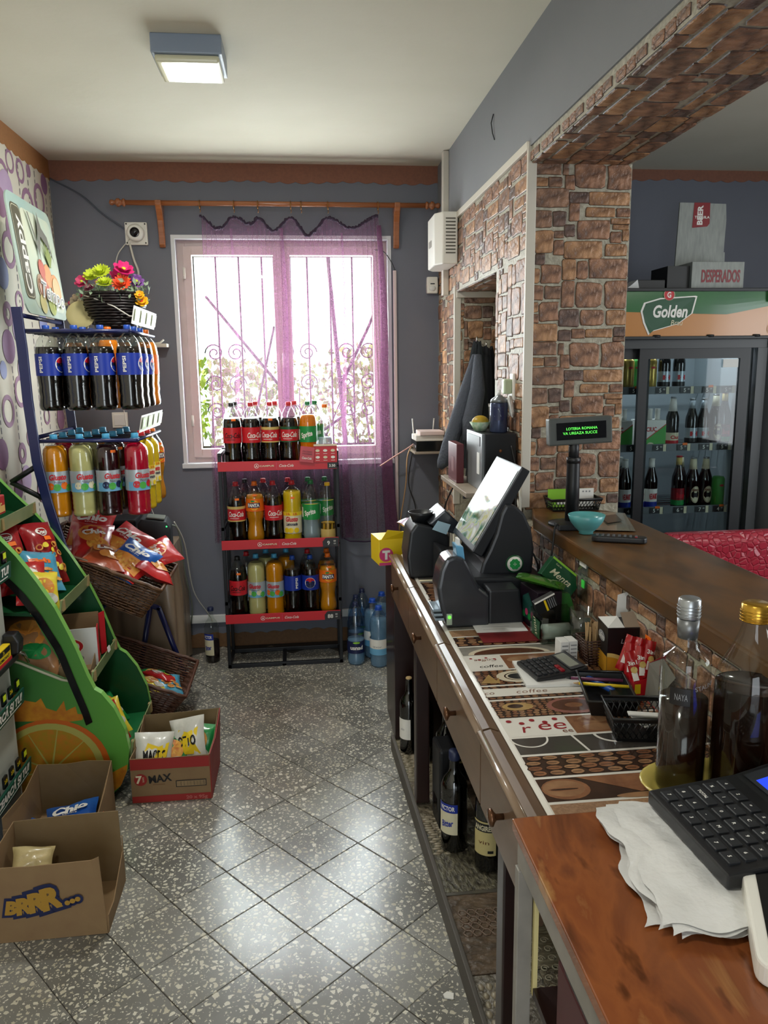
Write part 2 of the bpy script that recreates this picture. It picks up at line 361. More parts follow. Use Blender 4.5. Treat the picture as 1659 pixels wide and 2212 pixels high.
# window: reveal, frame, sashes, panes, sill
win = thing('window_1', None, None); win['kind'] = 'structure'
m_pvc = mat('window frame paint', 'cbb9b4', .45, col2='c2aea8', scale=12); m_rev = mat('reveal plaster', 'd5d8dc', .6)
b = B(); t = .02
for a, c in (((WX0 - .012, D - .008, WZ0 - .012), (WX0 + .008, D + .06, WZ1 + .012)), ((WX1 - .008, D - .008, WZ0 - .012), (WX1 + .012, D + .06, WZ1 + .012)), ((WX0 + .008, D - .008, WZ1 - .008), (WX1 - .008, D + .06, WZ1 + .012))): b.box(a, c, m_rev)
b.obj('reveal', win)
B().box((WX0 - .02, D - .02, WZ0 - .022), (WX1 + .02, D + .08, WZ0 + .006), m_rev).obj('sill', win, bevel=.004)
b = B(); y0, y1 = D + .06, D + .12
for a, c in (((WX0, y0, WZ0), (WX0 + .05, y1, WZ1)), ((WX1 - .05, y0, WZ0), (WX1, y1, WZ1)), ((WX0 + .05, y0, WZ0), (WX1 - .05, y1, WZ0 + .045)), ((WX0 + .05, y0, WZ1 - .05), (WX1 - .05, y1, WZ1))): b.box(a, c, m_pvc)
b.obj('window_frame', win, bevel=.004)
mid = -.07
for x0, x1 in ((WX0 + .04, mid), (mid, WX1 - .04)):
    b = B(); z0, z1 = WZ0 + .035, WZ1 - .04
    for a, c in (((x0, y0 - .02, z0), (x0 + .045, y1 - .01, z1)), ((x1 - .045, y0 - .02, z0), (x1, y1 - .01, z1)), ((x0 + .045, y0 - .02, z0), (x1 - .045, y1 - .01, z0 + .045)), ((x0 + .045, y0 - .02, z1 - .045), (x1 - .045, y1 - .01, z1))): b.box(a, c, m_pvc)
    s = b.obj('sash', win, bevel=.005)
    B().box((x0 + .04, y0 + .01, z0 + .04), (x1 - .04, y0 + .014, z1 - .04), glass('window glass', 'fbfffd', .1)).obj('pane', s)
for z in (1.3, 2.1): B().tube([(WX0 + .045, D + .035, z), (WX0 + .045, D + .035, z + .06)], .008, m_duct).obj('hinge', win)
B().box((mid - .012, y0 - .05, 1.62), (mid + .012, y0 - .02, 1.70), m_white).obj('window_handle', win, bevel=.004)
# wrought iron grille outside
gr = thing('window_grille', 'wrought iron window grille with scrolls outside the glass', 'grille', (0, D + .27, WZ0))
m_iron = mat('iron bar', '3d3a38', .6)
for k in range(9):
    x = WX0 + .06 + k * .131
    B().tube([(x, 0, 0), (x, 0, 1.22)], .005, m_iron, 6).obj('bar', gr)
for z in (.06, 1.16): B().box((WX0, -.004, z), (WX1, .004, z + .016), m_iron).obj('rail', gr)
def spiral(x, z, r, s, n=26): return [(x + s * r * (1 - i / n * .85) * cos(i * .42), 0, z + r * (1 - i / n * .85) * sin(i * .42)) for i in range(n)]
for x in (-.42, .0, .36):
    for z, s in ((.44, 1), (.44, -1), (.62, 1), (.62, -1), (.28, 1), (.28, -1)):
        B().tube(spiral(x + s * .062, z, .055, s), .004, m_iron, 5).obj('scroll', gr)

# pillar, beam, right wall, half wall with stone-patterned facing
STONES = [(105,190,285,268,2),(100,290,205,335,1),(212,285,295,338,2),(303,200,335,268,2),(318,272,375,355,0),(380,200,568,345,0),(592,195,745,352,0),(98,352,340,458,2),(345,372,468,432,3),(474,368,735,445,1),(98,480,235,578,2),(245,485,325,570,3),(350,438,412,540,0),(455,462,642,515,1),(655,464,745,512,0),(322,562,385,632,3),(405,538,612,645,0),(620,525,745,555,1),(635,562,735,588,1),(618,605,690,668,0),(698,592,743,655,1),(255,602,315,640,2),(128,600,248,732,1),(255,658,315,742,0),(322,662,568,762,1),(592,678,728,748,1),(140,740,195,800,3),(98,830,165,915,1),(178,806,305,915,0),(315,772,400,892,1),(410,782,478,888,0),(488,768,740,885,0),(95,930,188,1015,0),(205,935,305,1008,2),(315,905,395,1062,0),(405,915,572,1062,0),(597,905,740,1065,0),(98,1035,160,1092,1),(173,1030,292,1145,0),(98,1105,165,1155,0),(300,1078,428,1180,3),(442,1082,592,1172,0),(612,1085,738,1175,1),(98,1165,290,1270,1),(300,1205,380,1270,3),(388,1200,470,1255,0),(478,1200,655,1250,1),(665,1190,740,1245,3),(100,600,122,720,2),(665,1252,740,1275,2),(98,740,130,820,2)]
def stone_mat(i, c1, c2):
    m = mat('stone %d' % i, c1, .46, col2=c2, scale=26, bump=.7, bscale=60, contrast=1.5, detail=9); return m
SM = [stone_mat(0, '553c31', 'aa7e62'), stone_mat(1, '6d4b33', 'bc8f68'), stone_mat(2, '4e3930', '9c775f'), stone_mat(3, '43342f', '7b6156')]
m_grout = mat('stone joint', 'b9b4a2', .5, col2='8f897a', scale=70, bump=.4, bscale=90)
m_sedge = mat('stone printed edge', '45342c', .5)
SU = .357 / 650
def stone_mesh(i, k=1.0):
    x0, y0, x1, y1, c = STONES[i]; r = random.Random(i * 7 + 1); x0, x1 = (x0 - 95) * SU, (x1 - 95) * SU; y0, y1 = (1278 - y1) * SU, (1278 - y0) * SU
    cx, cy = (x0 + x1) / 2, (y0 + y1) / 2; w, h = (x1 - x0) / 2, (y1 - y0) / 2; q = min(w, h); pts = []
    for sx, sy in ((-1, -1), (1, -1), (1, 1), (-1, 1)):
        c1, c2 = r.uniform(.08, .38) * q, r.uniform(.08, .38) * q; j = lambda: r.uniform(-.07, .07) * q
        A = (sx * w, sy * (h - c1)); Bq = (sx * (w - c2), sy * h)
        if sx * sy > 0: pts += [(A[0] + j(), A[1] + j()), (Bq[0] + j(), Bq[1] + j())]
        else: pts += [(Bq[0] + j(), Bq[1] + j()), (A[0] + j(), A[1] + j())]
        mid_ = {(-1, -1): (0, -h), (1, -1): (w, 0), (1, 1): (0, h), (-1, 1): (-w, 0)}[(sx, sy)]
        pts.append((mid_[0] + j(), mid_[1] + j()))
    n = len(pts); vs = []
    for e_, d in ((.0022, 0), (.0008, .0024), (-.0022, .0042)):
        vs += [(p[0] * (1 + e_ / w), p[1] * (1 + e_ / h), d) for p in pts]
    fs = [(l * n + a, l * n + (a + 1) % n, (l + 1) * n + (a + 1) % n, (l + 1) * n + a) for l in range(2) for a in range(n)] + [tuple(range(2 * n, 3 * n))]
    return B().add(vs, fs[:n], m_sedge).add(vs, fs[n:], SM[c]).mesh('brick'), cx, cy
ST = [stone_mesh(i) for i in range(len(STONES))]
def clad(parent, o, ux, vx, w, h, k=1.0, inside=None, ph=(0, 0), maxn=300):
    """lay the facing pattern over a w by h rectangle; every stone is its own object"""
    o = Vector(o); ux = Vector(ux); vx = Vector(vx); nn = ux.cross(vx); rm = Matrix((ux, vx, nn)).transposed().to_4x4()
    tw, th = .357 * k, .598 * k; cnt = 0
    for a in range(-1, int(w / tw) + 2):
        for b_ in range(-1, int(h / th) + 2):
            for i, (me, cx, cy) in enumerate(ST):
                u = (a + ph[0]) * tw + cx * k; v = (b_ + ph[1]) * th + cy * k; S = STONES[i]
                hw, hh = (S[2] - S[0]) * SU * k / 2, (S[3] - S[1]) * SU * k / 2
                # clip to the rectangle by squeezing border stones
                u0, u1, v0, v1 = max(u - hw, .003), min(u + hw, w - .003), max(v - hh, .003), min(v + hh, h - .003)
                if u1 - u0 < .012 or v1 - v0 < .012 or (u1 - u0) < hw * .5 or (v1 - v0) < hh * .4: continue
                if inside and not inside((u0 + u1) / 2, (v0 + v1) / 2, (u1 - u0) / 2, (v1 - v0) / 2): continue
                if cnt >= maxn: continue
                cnt += 1
                ob = bpy.data.objects.new('brick', me); COL.objects.link(ob); ob.parent = parent
                ob.matrix_local = Matrix.Translation(o + ux * (u0 + u1) / 2 + vx * (v0 + v1) / 2) @ rm @ Matrix.Diagonal((k * (u1 - u0) / (2 * hw), k * (v1 - v0) / (2 * hh), 1, 1))
    return cnt
pillar = B().box((XR, 2.69, 0), (1.16, 3.05, H), m_grout).obj('wall_pillar', kind='structure')
clad(pillar, (XR, 2.69, 1.09), (1, 0, 0), (0, 0, 1), .357, 1.19)
beam = B().box((XR, -2, 2.28), (1.16, 2.69, H), m_grout).obj('wall_beam', kind='structure')
clad(beam, (XR, .85, 2.28), (0, 1, 0), (1, 0, 0), 1.84, .357, 1.25, ph=(0, .3))
clad(beam, (XR, 2.69, 2.28), (0, -1, 0), (0, 0, 1), 1.84, .05, .55, ph=(.2, .1))
B().box((XR - .006, -1.99, 2.33), (XR, 2.69, H - .001), m_wall).obj('plaster_band', beam)
wr = B()
for a, c in (((XR, 3.05, 0), (1.16, 3.13, H)), ((XR, 3.93, 0), (1.16, D, H)), ((XR, 3.13, 1.98), (1.16, 3.93, H)), ((1.1, 3.13, 0), (1.16, 3.93, 1.98))): wr.box(a, c, m_grout)
wr = wr.obj('wall_side', kind='structure')
B().box((XR - .006, 2.69, 2.335), (XR, D, H - .001), m_wall).obj('plaster_band', wr)
B().box((XR + .36, 3.05, 0), (XR + .363, D, H), m_wall).obj('plaster_back', wr)
DY0, DY1, DZ = 3.13, 3.93, 1.98
clad(wr, (XR, D - .004, DZ + .004), (0, -1, 0), (0, 0, 1), D - 2.70, .338, 1.15, ph=(.2, .55))
clad(wr, (XR, DY0 - .004, .90), (0, -1, 0), (0, 0, 1), .425, DZ - .90, 1.15, ph=(.1, .1))
clad(wr, (XR, D - .004, .80), (0, -1, 0), (0, 0, 1), .475, DZ - .80, 1.15, ph=(.3, .2))
clad(wr, (XR, DY1, 1.2), (1, 0, 0), (0, 0, 1), .297, .78, 1.15, ph=(.1, .3))
clad(wr, (XR, DY0, DZ), (0, 1, 0), (1, 0, 0), .8, .297, 1.4, ph=(.1, .2), maxn=60)
b = B().box((XR - .012, 2.682, 1.10), (XR + .02, 2.698, 2.345), m_duct).box((XR - .014, 2.69, 2.32), (XR, 4.06, 2.348), m_duct)
b.obj('trim_7', bevel=.003, kind='structure')
B().box((XR - .01, DY1 - .005, .9), (XR + .024, DY1 + .018, DZ + .03), m_duct).box((XR, DY1 - .016, DZ - .03), (XR + .3, DY1, DZ), m_duct).obj('trim_8', bevel=.003, kind='structure')
half = B().box((XR, -1.5, 0), (1.07, 2.69, 1.055), m_grout).obj('wall_half', kind='structure')
clad(half, (XR, 2.69, .80), (0, -1, 0), (0, 0, 1), 2.0, .255, .95, ph=(.3, .35))
b = B()
b.prism([(XR - .022, -1.5), (XR - .022, 2.5), (XR + .03, 2.685), (1.0, 2.685), (1.10, 2.55), (1.10, -1.5)], 1.056, 1.098, mat('bar top laminate', '6a4722', .34, col2='3f2c18', scale=6, coat=.1, stretch=(2.5, 1, 1), contrast=1.1))
bar_top = b.obj('bar_top', bevel=.006, label='long brown marbled bar top on the stone-faced half wall', cat='bar counter')
# ---------------- outside the window ----------------
m_leaf = mat('sunlit leaf', '5a8f1e', .6, col2='a8ac30', scale=3); m_bark = mat('branch bark', '3f3834', .8)
B().box((-6, 4.75, -.3), (8, 16, -.2), mat('garden ground', '6f7a4c', .9, col2='8c8a60', scale=2)).obj('ground', kind='structure')
def shrub(name, label, x, y, w, h, z0, n, seed):
    t = thing(name, label, 'shrub', (x, y, -.2)); r = random.Random(seed); b = B()
    for k in range(n):
        a = r.uniform(0, 2 * pi); q = r.random() ** .5; z = r.uniform(z0, h) ; e = 1 - abs((z - z0) / (h - z0) - .45) ** 2
        p = Vector((q * w * e * cos(a), q * w * .6 * e * sin(a), z)); s = r.uniform(.04, .08)
        m3 = Euler((r.uniform(0, 6), r.uniform(0, 6), r.uniform(0, 6))).to_matrix()
        b.add([tuple(p + m3 @ Vector(v) * s) for v in ((-.5, 0, 0), (0, -.35, 0), (.6, 0, 0), (0, .35, 0))], [(0, 1, 2, 3)], m_leaf)
    b.obj('foliage', t, kind='stuff')
    for k in range(4):
        a = r.uniform(-.7, .7); B().tube([(a * .1, 0, 0), (a * .3, .02, h * .35), (a * w * .9, .05, h * .85)], [.022, .016, .006], m_bark, 6).obj('branch', t)
shrub('garden_shrub', 'sunlit leafy shrub outside behind the left window sash', -.75, 6.3, .70, 1.9, .3, 1600, 1)
shrub('garden_shrub', 'yellow-green shrub outside behind the right window sash', .75, 6.3, .70, 2.0, .3, 1700, 2)
shrub('garden_shrub', 'pale green bush farther away behind the middle of the window', 0, 8.7, 1.6, 1.9, .2, 1800, 3)
t = thing('garden_tree', 'bare-limbed tree crossing the window outside', 'tree', (.3, 5.35, -.2))
for k, (pts, r0) in enumerate([([(0, 0, 0), (.05, 0, .8), (.0, .1, 1.6), (-.1, .1, 2.9)], .026), ([(.05, 0, .8), (.35, .05, 1.3), (.8, .1, 1.9)], .012), ([(.02, .05, 1.2), (-.35, .1, 1.6), (-.9, .1, 2.3)], .014), ([(.0, .1, 1.7), (.2, .1, 2.1), (.5, .1, 2.8)], .012), ([(-.5, .1, 1.0), (-.2, 0, 1.35), (.02, 0, 1.5)], .014), ([(-.9, .2, .7), (-.65, .1, 1.3), (-.45, .1, 2.1)], .012), ([(.5, 0, 1.5), (.65, .1, 1.2), (.9, .1, .9)], .01)]):
    B().tube(pts, [r0 * (1 - .2 * i) for i in range(len(pts))], m_bark, 6).obj('branch' if k else 'trunk', t)
bl = thing('garden_barrel', 'blue plastic barrel in the garden beyond the right sash', 'barrel', (.62, 7.2, -.2))
B().lathe([(.22, 0), (.27, .1), (.29, .45), (.27, .85), (.22, .95)], mat('blue barrel plastic', '4a6ea8', .5)).obj('body', bl)
B().lathe([(.2, .95), (.2, .99), (.05, 1.0), (.05, 1.03), (0, 1.03)], mat('blue barrel plastic')).obj('lid', bl)

# ---------------- curtain, rod and things on the back wall ----------------
m_wood = mat('copper brown varnished wood', 'a5653c', .25, col2='8a4f2c', scale=30, stretch=(.2, 4, 4), coat=.4)
RY, RZ = 4.34, 2.47
rod = thing('curtain_rod', 'varnished copper-brown wooden curtain rod above the window', 'curtain rod', (0, RY, RZ))
B().tube([(-.86, 0, 0), (.72, 0, 0)], .0135, m_wood, 12).obj('pole', rod)
for s, x in ((-1, -.86), (1, .715)):
    f = B().lathe([(.0135, 0), (.02, .004), (.02, .012), (.014, .018), (.014, .026), (.021, .03), (.022, .042), (.014, .05), (.01, .056), (.015, .066), (.013, .078), (0, .084)], m_wood, 12).obj('finial', rod)
    f.location = (x, 0, 0); f.rotation_euler = (0, s * pi / 2, 0)
for x in (-.695, .562):
    B().prism([(.078, -.02), (.078, -.20), (.066, -.215), (.05, -.2), (.046, -.15), (.03, -.08), (.0, -.03), (-.02, -.012), (-.02, .012), (.02, .018), (.078, .012)], x - .016, x + .016, m_wood, 0).obj('bracket', rod, bevel=.005)
HK = [-.483, -.307, -.182, -.009, .188, .457]
for x in HK + [.046]:
    B().tube([(x, .021 * cos(a * pi / 8), .021 * sin(a * pi / 8) - .006) for a in range(16)], .003, mat('brass ring', '9a6a3a', .3, metal=.8), 6, closed=True).obj('curtain_ring', rod)
    B().tube([(x, 0, -.027), (x + .004, -.004, -.036), (x, 0, -.045)], .0018, mat('brass ring'), 5).obj('clip', rod)
def curtain_mat(name, col, a):
    m = bpy.data.materials.new(name); m.use_nodes = True; n = m.node_tree.nodes; l = m.node_tree.links; n.remove(n['Principled BSDF'])
    d = n.new('ShaderNodeBsdfDiffuse'); d.inputs[0].default_value = (*lin(col), 1); t = n.new('ShaderNodeBsdfTranslucent'); t.inputs[0].default_value = (*lin(col), 1)
    x = n.new('ShaderNodeMixShader'); x.inputs[0].default_value = .5; l.new(d.outputs[0], x.inputs[1]); l.new(t.outputs[0], x.inputs[2])
    tr = n.new('ShaderNodeBsdfTransparent'); y = n.new('ShaderNodeMixShader')
    tc = n.new('ShaderNodeTexCoord'); w = n.new('ShaderNodeTexNoise'); w.inputs['Scale'].default_value = 160; l.new(tc.outputs['Object'], w.inputs['Vector'])
    r = n.new('ShaderNodeMapRange'); r.inputs[1].default_value = .35; r.inputs[2].default_value = .65; r.inputs[3].default_value = a - .2; r.inputs[4].default_value = a + .2; l.new(w.outputs[0], r.inputs[0])
    l.new(r.outputs[0], y.inputs[0]); l.new(tr.outputs[0], y.inputs[1]); l.new(x.outputs[0], y.inputs[2]); l.new(y.outputs[0], n['Material Output'].inputs[0]); return m
m_cur = curtain_mat('sheer purple voile', '8f6282', .30)
cur = thing('curtain', 'sheer purple voile curtain hooked in swags over the window', 'curtain', (0, 4.36, 0))
TOPZ = [(-.49, 2.41), (-.396, 2.345), (-.307, 2.405), (-.226, 2.372), (-.182, 2.40), (-.106, 2.338), (-.009, 2.407), (.078, 2.315), (.188, 2.404), (.315, 2.355), (.457, 2.415)]
def topz(x):
    for (a, za), (c, zc) in zip(TOPZ, TOPZ[1:]):
        if a <= x <= c: q = (x - a) / (c - a); return za + (zc - za) * (q * q * (3 - 2 * q))
    return TOPZ[-1][1]
def cur_pt(u, v):
    x0 = -.485 + .94 * u; z = topz(x0) * (1 - v) + .64 * v
    k = u * 1.0; ph = 2 * pi * (k * 34 + .5 * sin(k * 19))
    amp = .0035 + .010 * v; bunch = .012 * sin(ph * .5) * v
    x = x0 * (1 + .04 * v) + .035 * v * u + .006 * sin(ph + 1) + bunch
    return (x, amp * sin(ph) + .003 * sin(k * 60), z)
B().grid(cur_pt, 340, 16, m_cur).obj('curtain_cloth', cur)
# the folds bunched up by the middle and at the right edge: cloth lying several layers deep
for xc, wd, n, zt in ((.462, .030, 7, 2.37), (-.065, .022, 3, 2.36), (-.33, .014, 2, 2.35), (.26, .016, 2, 2.33)):
    def fp(u, v, xc=xc, wd=wd, n=n, zt=zt):
        s = sin(u * n * pi); return (xc + wd * s * (.4 + .9 * v) + .05 * v * (xc > .4) + .01 * sin(v * 7), .012 - .018 * u + .004 * sin(v * 9 + u * 8), zt + (.645 - zt) * v)
    B().grid(fp, n * 6, 14, m_cur).obj('fold', cur)
b = B(); r = random.Random(3); pts = []
for i in range(150):
    x = -.49 + .95 * i / 149; pts.append((x, r.uniform(-.006, .006), topz(x) + r.uniform(-.005, .006)))
b.tube(pts, [r.uniform(.005, .011) for _ in pts], mat('gathered dark ribbon', '33233a', .8), 6).obj('ruffle', cur)
B().tube([(.235, -.01, .645), (.27, -.02, .628), (.36, -.02, .622), (.47, -.01, .628), (.50, 0, .64)], .005, mat('gathered dark ribbon'), 6).obj('hem', cur)

cc = thing('security_camera', 'white dome security camera on a square plate beside the curtain rod', 'camera', (-.828, 4.42, 2.327))
B().box((-.058, -.022, -.058), (.058, 0, .058), m_white).obj('back_plate', cc, bevel=.006)
for x in (-.048, .048):
    for z in (-.048, .048): B().lathe([(.004, 0), (.004, .003), (0, .003)], m_black, 8).obj('screw', cc, loc=(x, -.022, z), rot=(pi / 2, 0, 0))
B().lathe([(.044, 0), (.044, .03), (.036, .042), (.03, .044)], m_white, 24).obj('housing', cc, loc=(0, -.02, 0), rot=(pi / 2, 0, 0))
B().ball((0, -.056, 0), .027, m_blackg, 16, 10).obj('lens_dome', cc)
m_wire = mat('white cable', 'cfcdc4', .5); m_wireb = mat('black cable', '1c1c1e', .5); m_wiret = mat('tan cable', 'b08a62', .5)
def cable(label, pts, r, m, name='cable', n=8, group=None):
    """smooth cable through the given points"""
    P = [Vector(p) for p in pts]; out = []
    for i in range(len(P) - 1):
        a, b_, c, d = P[max(i - 1, 0)], P[i], P[i + 1], P[min(i + 2, len(P) - 1)]
        for k in range(n):
            t = k / n; out.append(.5 * ((2 * b_) + (-a + c) * t + (2 * a - 5 * b_ + 4 * c - d) * t * t + (-a + 3 * b_ - 3 * c + d) * t ** 3))
    out.append(P[-1]); o = P[0].copy()
    return tag(B().tube([p - o for p in out], r, m, 6).obj(name), label=label, cat='cable', loc=o, group=group)
cable('white cable looping down from the dome camera to the flower basket', [(-.86, 4.40, 2.30), (-.93, 4.40, 2.22), (-.94, 4.40, 2.13), (-.88, 4.41, 2.06)], .0032, m_wire)
cable('pair of thick white cables hanging below the dome camera', [(-.865, 4.40, 2.28), (-.85, 4.40, 2.2), (-.83, 4.40, 2.13), (-.84, 4.41, 2.05), (-.84, 4.41, 1.6)], .006, m_wire)
cable('grey cable sagging across the back wall from the corner to the camera', [(XL + .005, 4.412, 2.60), (-1.1, 4.412, 2.52), (-1.0, 4.412, 2.43), (-.9, 4.412, 2.36), (-.87, 4.412, 2.34)], .004, mat('dark grey cable', '4c525e', .6))
sw = thing('wall_switch', 'white double switch plate on the back wall behind the bottles', 'switch', (-.985, 4.42, 1.345))
B().box((-.042, -.012, -.042), (.042, 0, .042), m_white).obj('plate', sw, bevel=.003); B().box((-.03, -.016, -.03), (.03, -.011, .03), m_whitep).obj('rocker', sw, bevel=.002)
sh = thing('small_wall_shelf', 'small grey shelf with a white hook on the back wall left of window', 'shelf', (-.735, 4.42, 1.745))
B().box((-.05, -.09, -.01), (.04, 0, .008), m_duct).obj('board', sh, bevel=.002); B().tube([(-.03, -.05, .01), (0, -.05, .013), (.02, -.05, .03)], .005, m_white, 6).obj('hook', sh)
dc = thing('cable_duct', 'thin white cable duct running down the wall right of the window', 'cable duct', (.553, 4.42, .62))
B().box((-.009, -.018, 0), (.009, 0, 1.52), mat('pinkish duct plastic', 'd3c2c0', .5)).obj('body', dc, bevel=.002); B().box((-.006, -.02, 0), (.006, -.017, 1.52), mat('pinkish duct plastic')).obj('cover', dc)
cable('thin black wire curving from the window frame to the duct', [(.44, 4.41, 2.25), (.49, 4.40, 2.24), (.53, 4.40, 2.19), (.553, 4.40, 2.14)], .0025, m_wireb)
cable('tan cable hanging from the router shelf down to the duct foot', [(.66, 4.36, 1.2), (.61, 4.34, 1.12), (.60, 4.36, .95), (.57, 4.37, .75), (.56, 4.38, .64)], .004, m_wiret)
cable('black cable hanging beneath the router shelf', [(.64, 4.38, 1.12), (.62, 4.39, .95), (.66, 4.39, .8), (.65, 4.39, .62)], .003, m_wireb)
cable('pink cable leaving the router towards the curtain', [(.66, 4.3, 1.20), (.6, 4.3, 1.16), (.52, 4.31, 1.11), (.45, 4.34, 1.06)], .004, mat('pink cable', 'd9a9a0', .5))
ps = thing('motion_sensor', 'white motion sensor on the back wall near the corner', 'sensor', (.762, 4.42, 2.06))
B().prism([(-.03, -.045), (.03, -.045), (.032, 0), (.03, .045), (-.03, .045), (-.032, 0)], -.035, 0, m_white, 1).obj('housing', ps, bevel=.006)
B().ball((0, -.034, -.018), (.02, .01, .016), m_whitep).obj('lens', ps); B().box((-.012, -.037, .004), (.012, -.034, .010), m_black).obj('slot', ps)

# ceiling lamps: square box with glowing panel
m_glow = mat('lamp panel glow', 'fffef2', .5, emit=6); m_lamp = mat('lamp housing', '8b98ab', .35); m_lampc = glass('lamp clear cover', 'f6f6e4', .3)
def ceiling_lamp(x, y, label, power):
    t = thing('ceiling_lamp', label, 'ceiling lamp', (x, y, H))
    B().box((-.115, -.11, -.06), (.115, .11, 0), m_lamp).obj('housing', t, bevel=.004)
    B().box((-.105, -.10, -.082), (.105, .10, -.06), mat('lamp rim', 'd9d6b8', .2)).obj('rim', t, bevel=.008)
    B().box((-.085, -.078, -.085), (.085, .078, -.0815), m_glow).obj('light_panel', t)
    light('lamp_light', 'AREA', (x, y, H - .09), (0, 0, 0), power, (1, .98, .90), .17, .16)
ceiling_lamp(-.33, 2.92, 'square grey ceiling lamp with a glowing white panel', 16)
ceiling_lamp(-.33, .3, 'added square ceiling lamp behind the photographer, unseen fill light', 11)  # extra lamp out of view, added to brighten the foreground
ceiling_lamp(2.4, 1.6, 'added square ceiling lamp, unseen fill light for the bar room', 13)  # extra lamp out of view, added to lift the bar room
# ---------------- bottles ----------------
KIT = {}
def put(key, name, label, cat, loc, rot=0, group=None, sc=None):
    t = thing(name, label, cat, loc, rot, group)
    if sc: t.scale = (sc, sc, sc)
    def rec(lst, par):
        for it in lst:
            o = place(it[1], it[0], par)
            if len(it) > 3 and it[3]: o['label'] = it[3]
            if len(it) > 2 and it[2]: rec(it[2], o)
    rec(KIT[key], t); return t
m_pet = glass('clear plastic', 'f4f7f5', .12, .05); m_petg = glass('green plastic', '9fd0a0', .25, .05); m_petb = glass('blue tinted plastic', 'cfe4f4', .3, .05)
m_gl = glass('bottle glass', 'f4f7f4', .06, .02); m_glg = glass('dark green bottle glass', '1d3a24', .3, .03); m_glbr = glass('brown bottle glass', '4a2a14', .3, .03)
def liq(name, col, rough=.12, col2=None): return mat(name, col, rough, col2=col2, scale=14, coat=.15, spec=.4)
L_cola = liq('cola', '0d0604'); L_orange = liq('orange soda', 'f08a0e', col2='e87a08'); L_or2 = liq('orange juice drink', 'e3910f', col2='d88608'); L_pear = liq('pear drink', 'd3cd8e', col2='c6bf7e')
L_berry = liq('blackcurrant drink', '2a080e'); L_red = liq('red fruit drink', 'c10a32', col2='a80828'); L_yel = liq('lemonade', 'ecc81e', col2='e2b812'); L_fan = liq('amber soda', 'd98e1a', col2='c9820f')
L_water = mat('water', 'b9cfdc', .08, alpha=.45); L_tonic = liq('golden tonic', 'c99a2a'); L_wine = liq('dark wine', '12060a'); L_brown = liq('brown liqueur', '1d0c06')
C = dict(red=mat('cap red', 'c2232c', .4), black=mat('cap black', '1b1b1e', .4), green=mat('cap green', '1f7a44', .4), orange=mat('cap orange', 'f0761a', .4), blue=mat('cap blue', '1d4fb4', .4), sky=mat('cap sky blue', '4aa3cf', .4), yellow=mat('cap yellow', 'f0c01c', .4), navy=mat('cap navy', '232c4e', .4), white=m_white)
K = dict(red=mat('print red', 'c8202c', .4), white=mat('print white', 'f1efe9', .4), black=mat('print black', '151416', .4), gold=mat('print gold', 'cfb56a', .4), green=mat('print green', '1f8f46', .4), orange=mat('print orange', 'ee7016', .4), blue=mat('print blue', '16329a', .4), yellow=mat('print yellow', 'f0cf22', .4),
         dgreen=mat('print dark green', '14502f', .4), navy=mat('print navy', '16204a', .4), cream=mat('print cream', 'e2dbbb', .45), sky=mat('print sky', '6fb0d8', .4), tag=mat('price sticker orange', 'ff7a1c', .5), tagy=mat('price sticker yellow', 'd8ea2a', .5), grey=mat('print grey', '8b8d90', .5), pink=mat('print pink', 'd4457a', .45), lime=mat('print lime', '8cc63c', .4), brown=mat('print brown', '6b3c20', .5), silver=mat('print silver', 'b9c4cc', .3, metal=.3), wine=mat('print wine red', '8a1420', .35), lgreen=mat('print light green', '4fae4a', .45))
P_PEPSI = [(.5, .012), (.8, 0), (.95, .02), (1, .06), (.97, .12), (.92, .17), (.98, .23), (.93, .29), (.985, .35), (1, .40), (1, .68), (.98, .72), (.9, .79), (.74, .845), (.5, .89), (.3, .922), (.26, .94), (.26, 1)]
P_COKE = [(.5, .012), (.8, 0), (.95, .02), (1, .07), (.99, .14), (.93, .24), (.92, .29), (.98, .35), (1, .39), (1, .63), (.985, .68), (.9, .755), (.74, .83), (.52, .90), (.32, .945), (.27, .96), (.27, 1)]
P_FANTA = [(.5, .012), (.8, 0), (.95, .02), (1, .07), (.97, .15), (.84, .25), (.80, .31), (.88, .38), (.97, .44), (1, .5), (1, .69), (.96, .75), (.84, .82), (.62, .88), (.36, .94), (.27, .96), (.27, 1)]
P_JUICE = [(.6, .006), (.93, 0), (1, .02), (1, .05), (.95, .07), (1, .1), (.97, .13), (1, .16), (.97, .19), (1, .22), (.97, .25), (1, .28), (.99, .31), (.985, .56), (.99, .59), (1, .62), (1, .78), (.93, .835), (.72, .875), (.42, .905), (.28, .925), (.28, 1)]
P_TONIC = [(.5, .01), (.85, 0), (1, .03), (1, .3), (.96, .42), (.86, .55), (.7, .68), (.52, .8), (.38, .9), (.33, .95), (.33, 1)]
P_WATER = [(.5, .01), (.85, 0), (.97, .03), (.94, .06), (1, .1), (.95, .15), (1, .2), (1, .45), (.9, .52), (1, .6), (1, .7), (.93, .78), (.7, .87), (.4, .94), (.32, .96), (.32, 1)]
P_WINE = [(.8, .02), (.97, 0), (1, .02), (1, .62), (.97, .68), (.8, .74), (.5, .79), (.39, .82), (.36, .86), (.36, .985), (.38, 1)]
P_BEER = [(.7, .01), (.95, 0), (1, .02), (1, .55), (.95, .62), (.7, .72), (.5, .82), (.42, .92), (.42, .98), (.45, 1)]
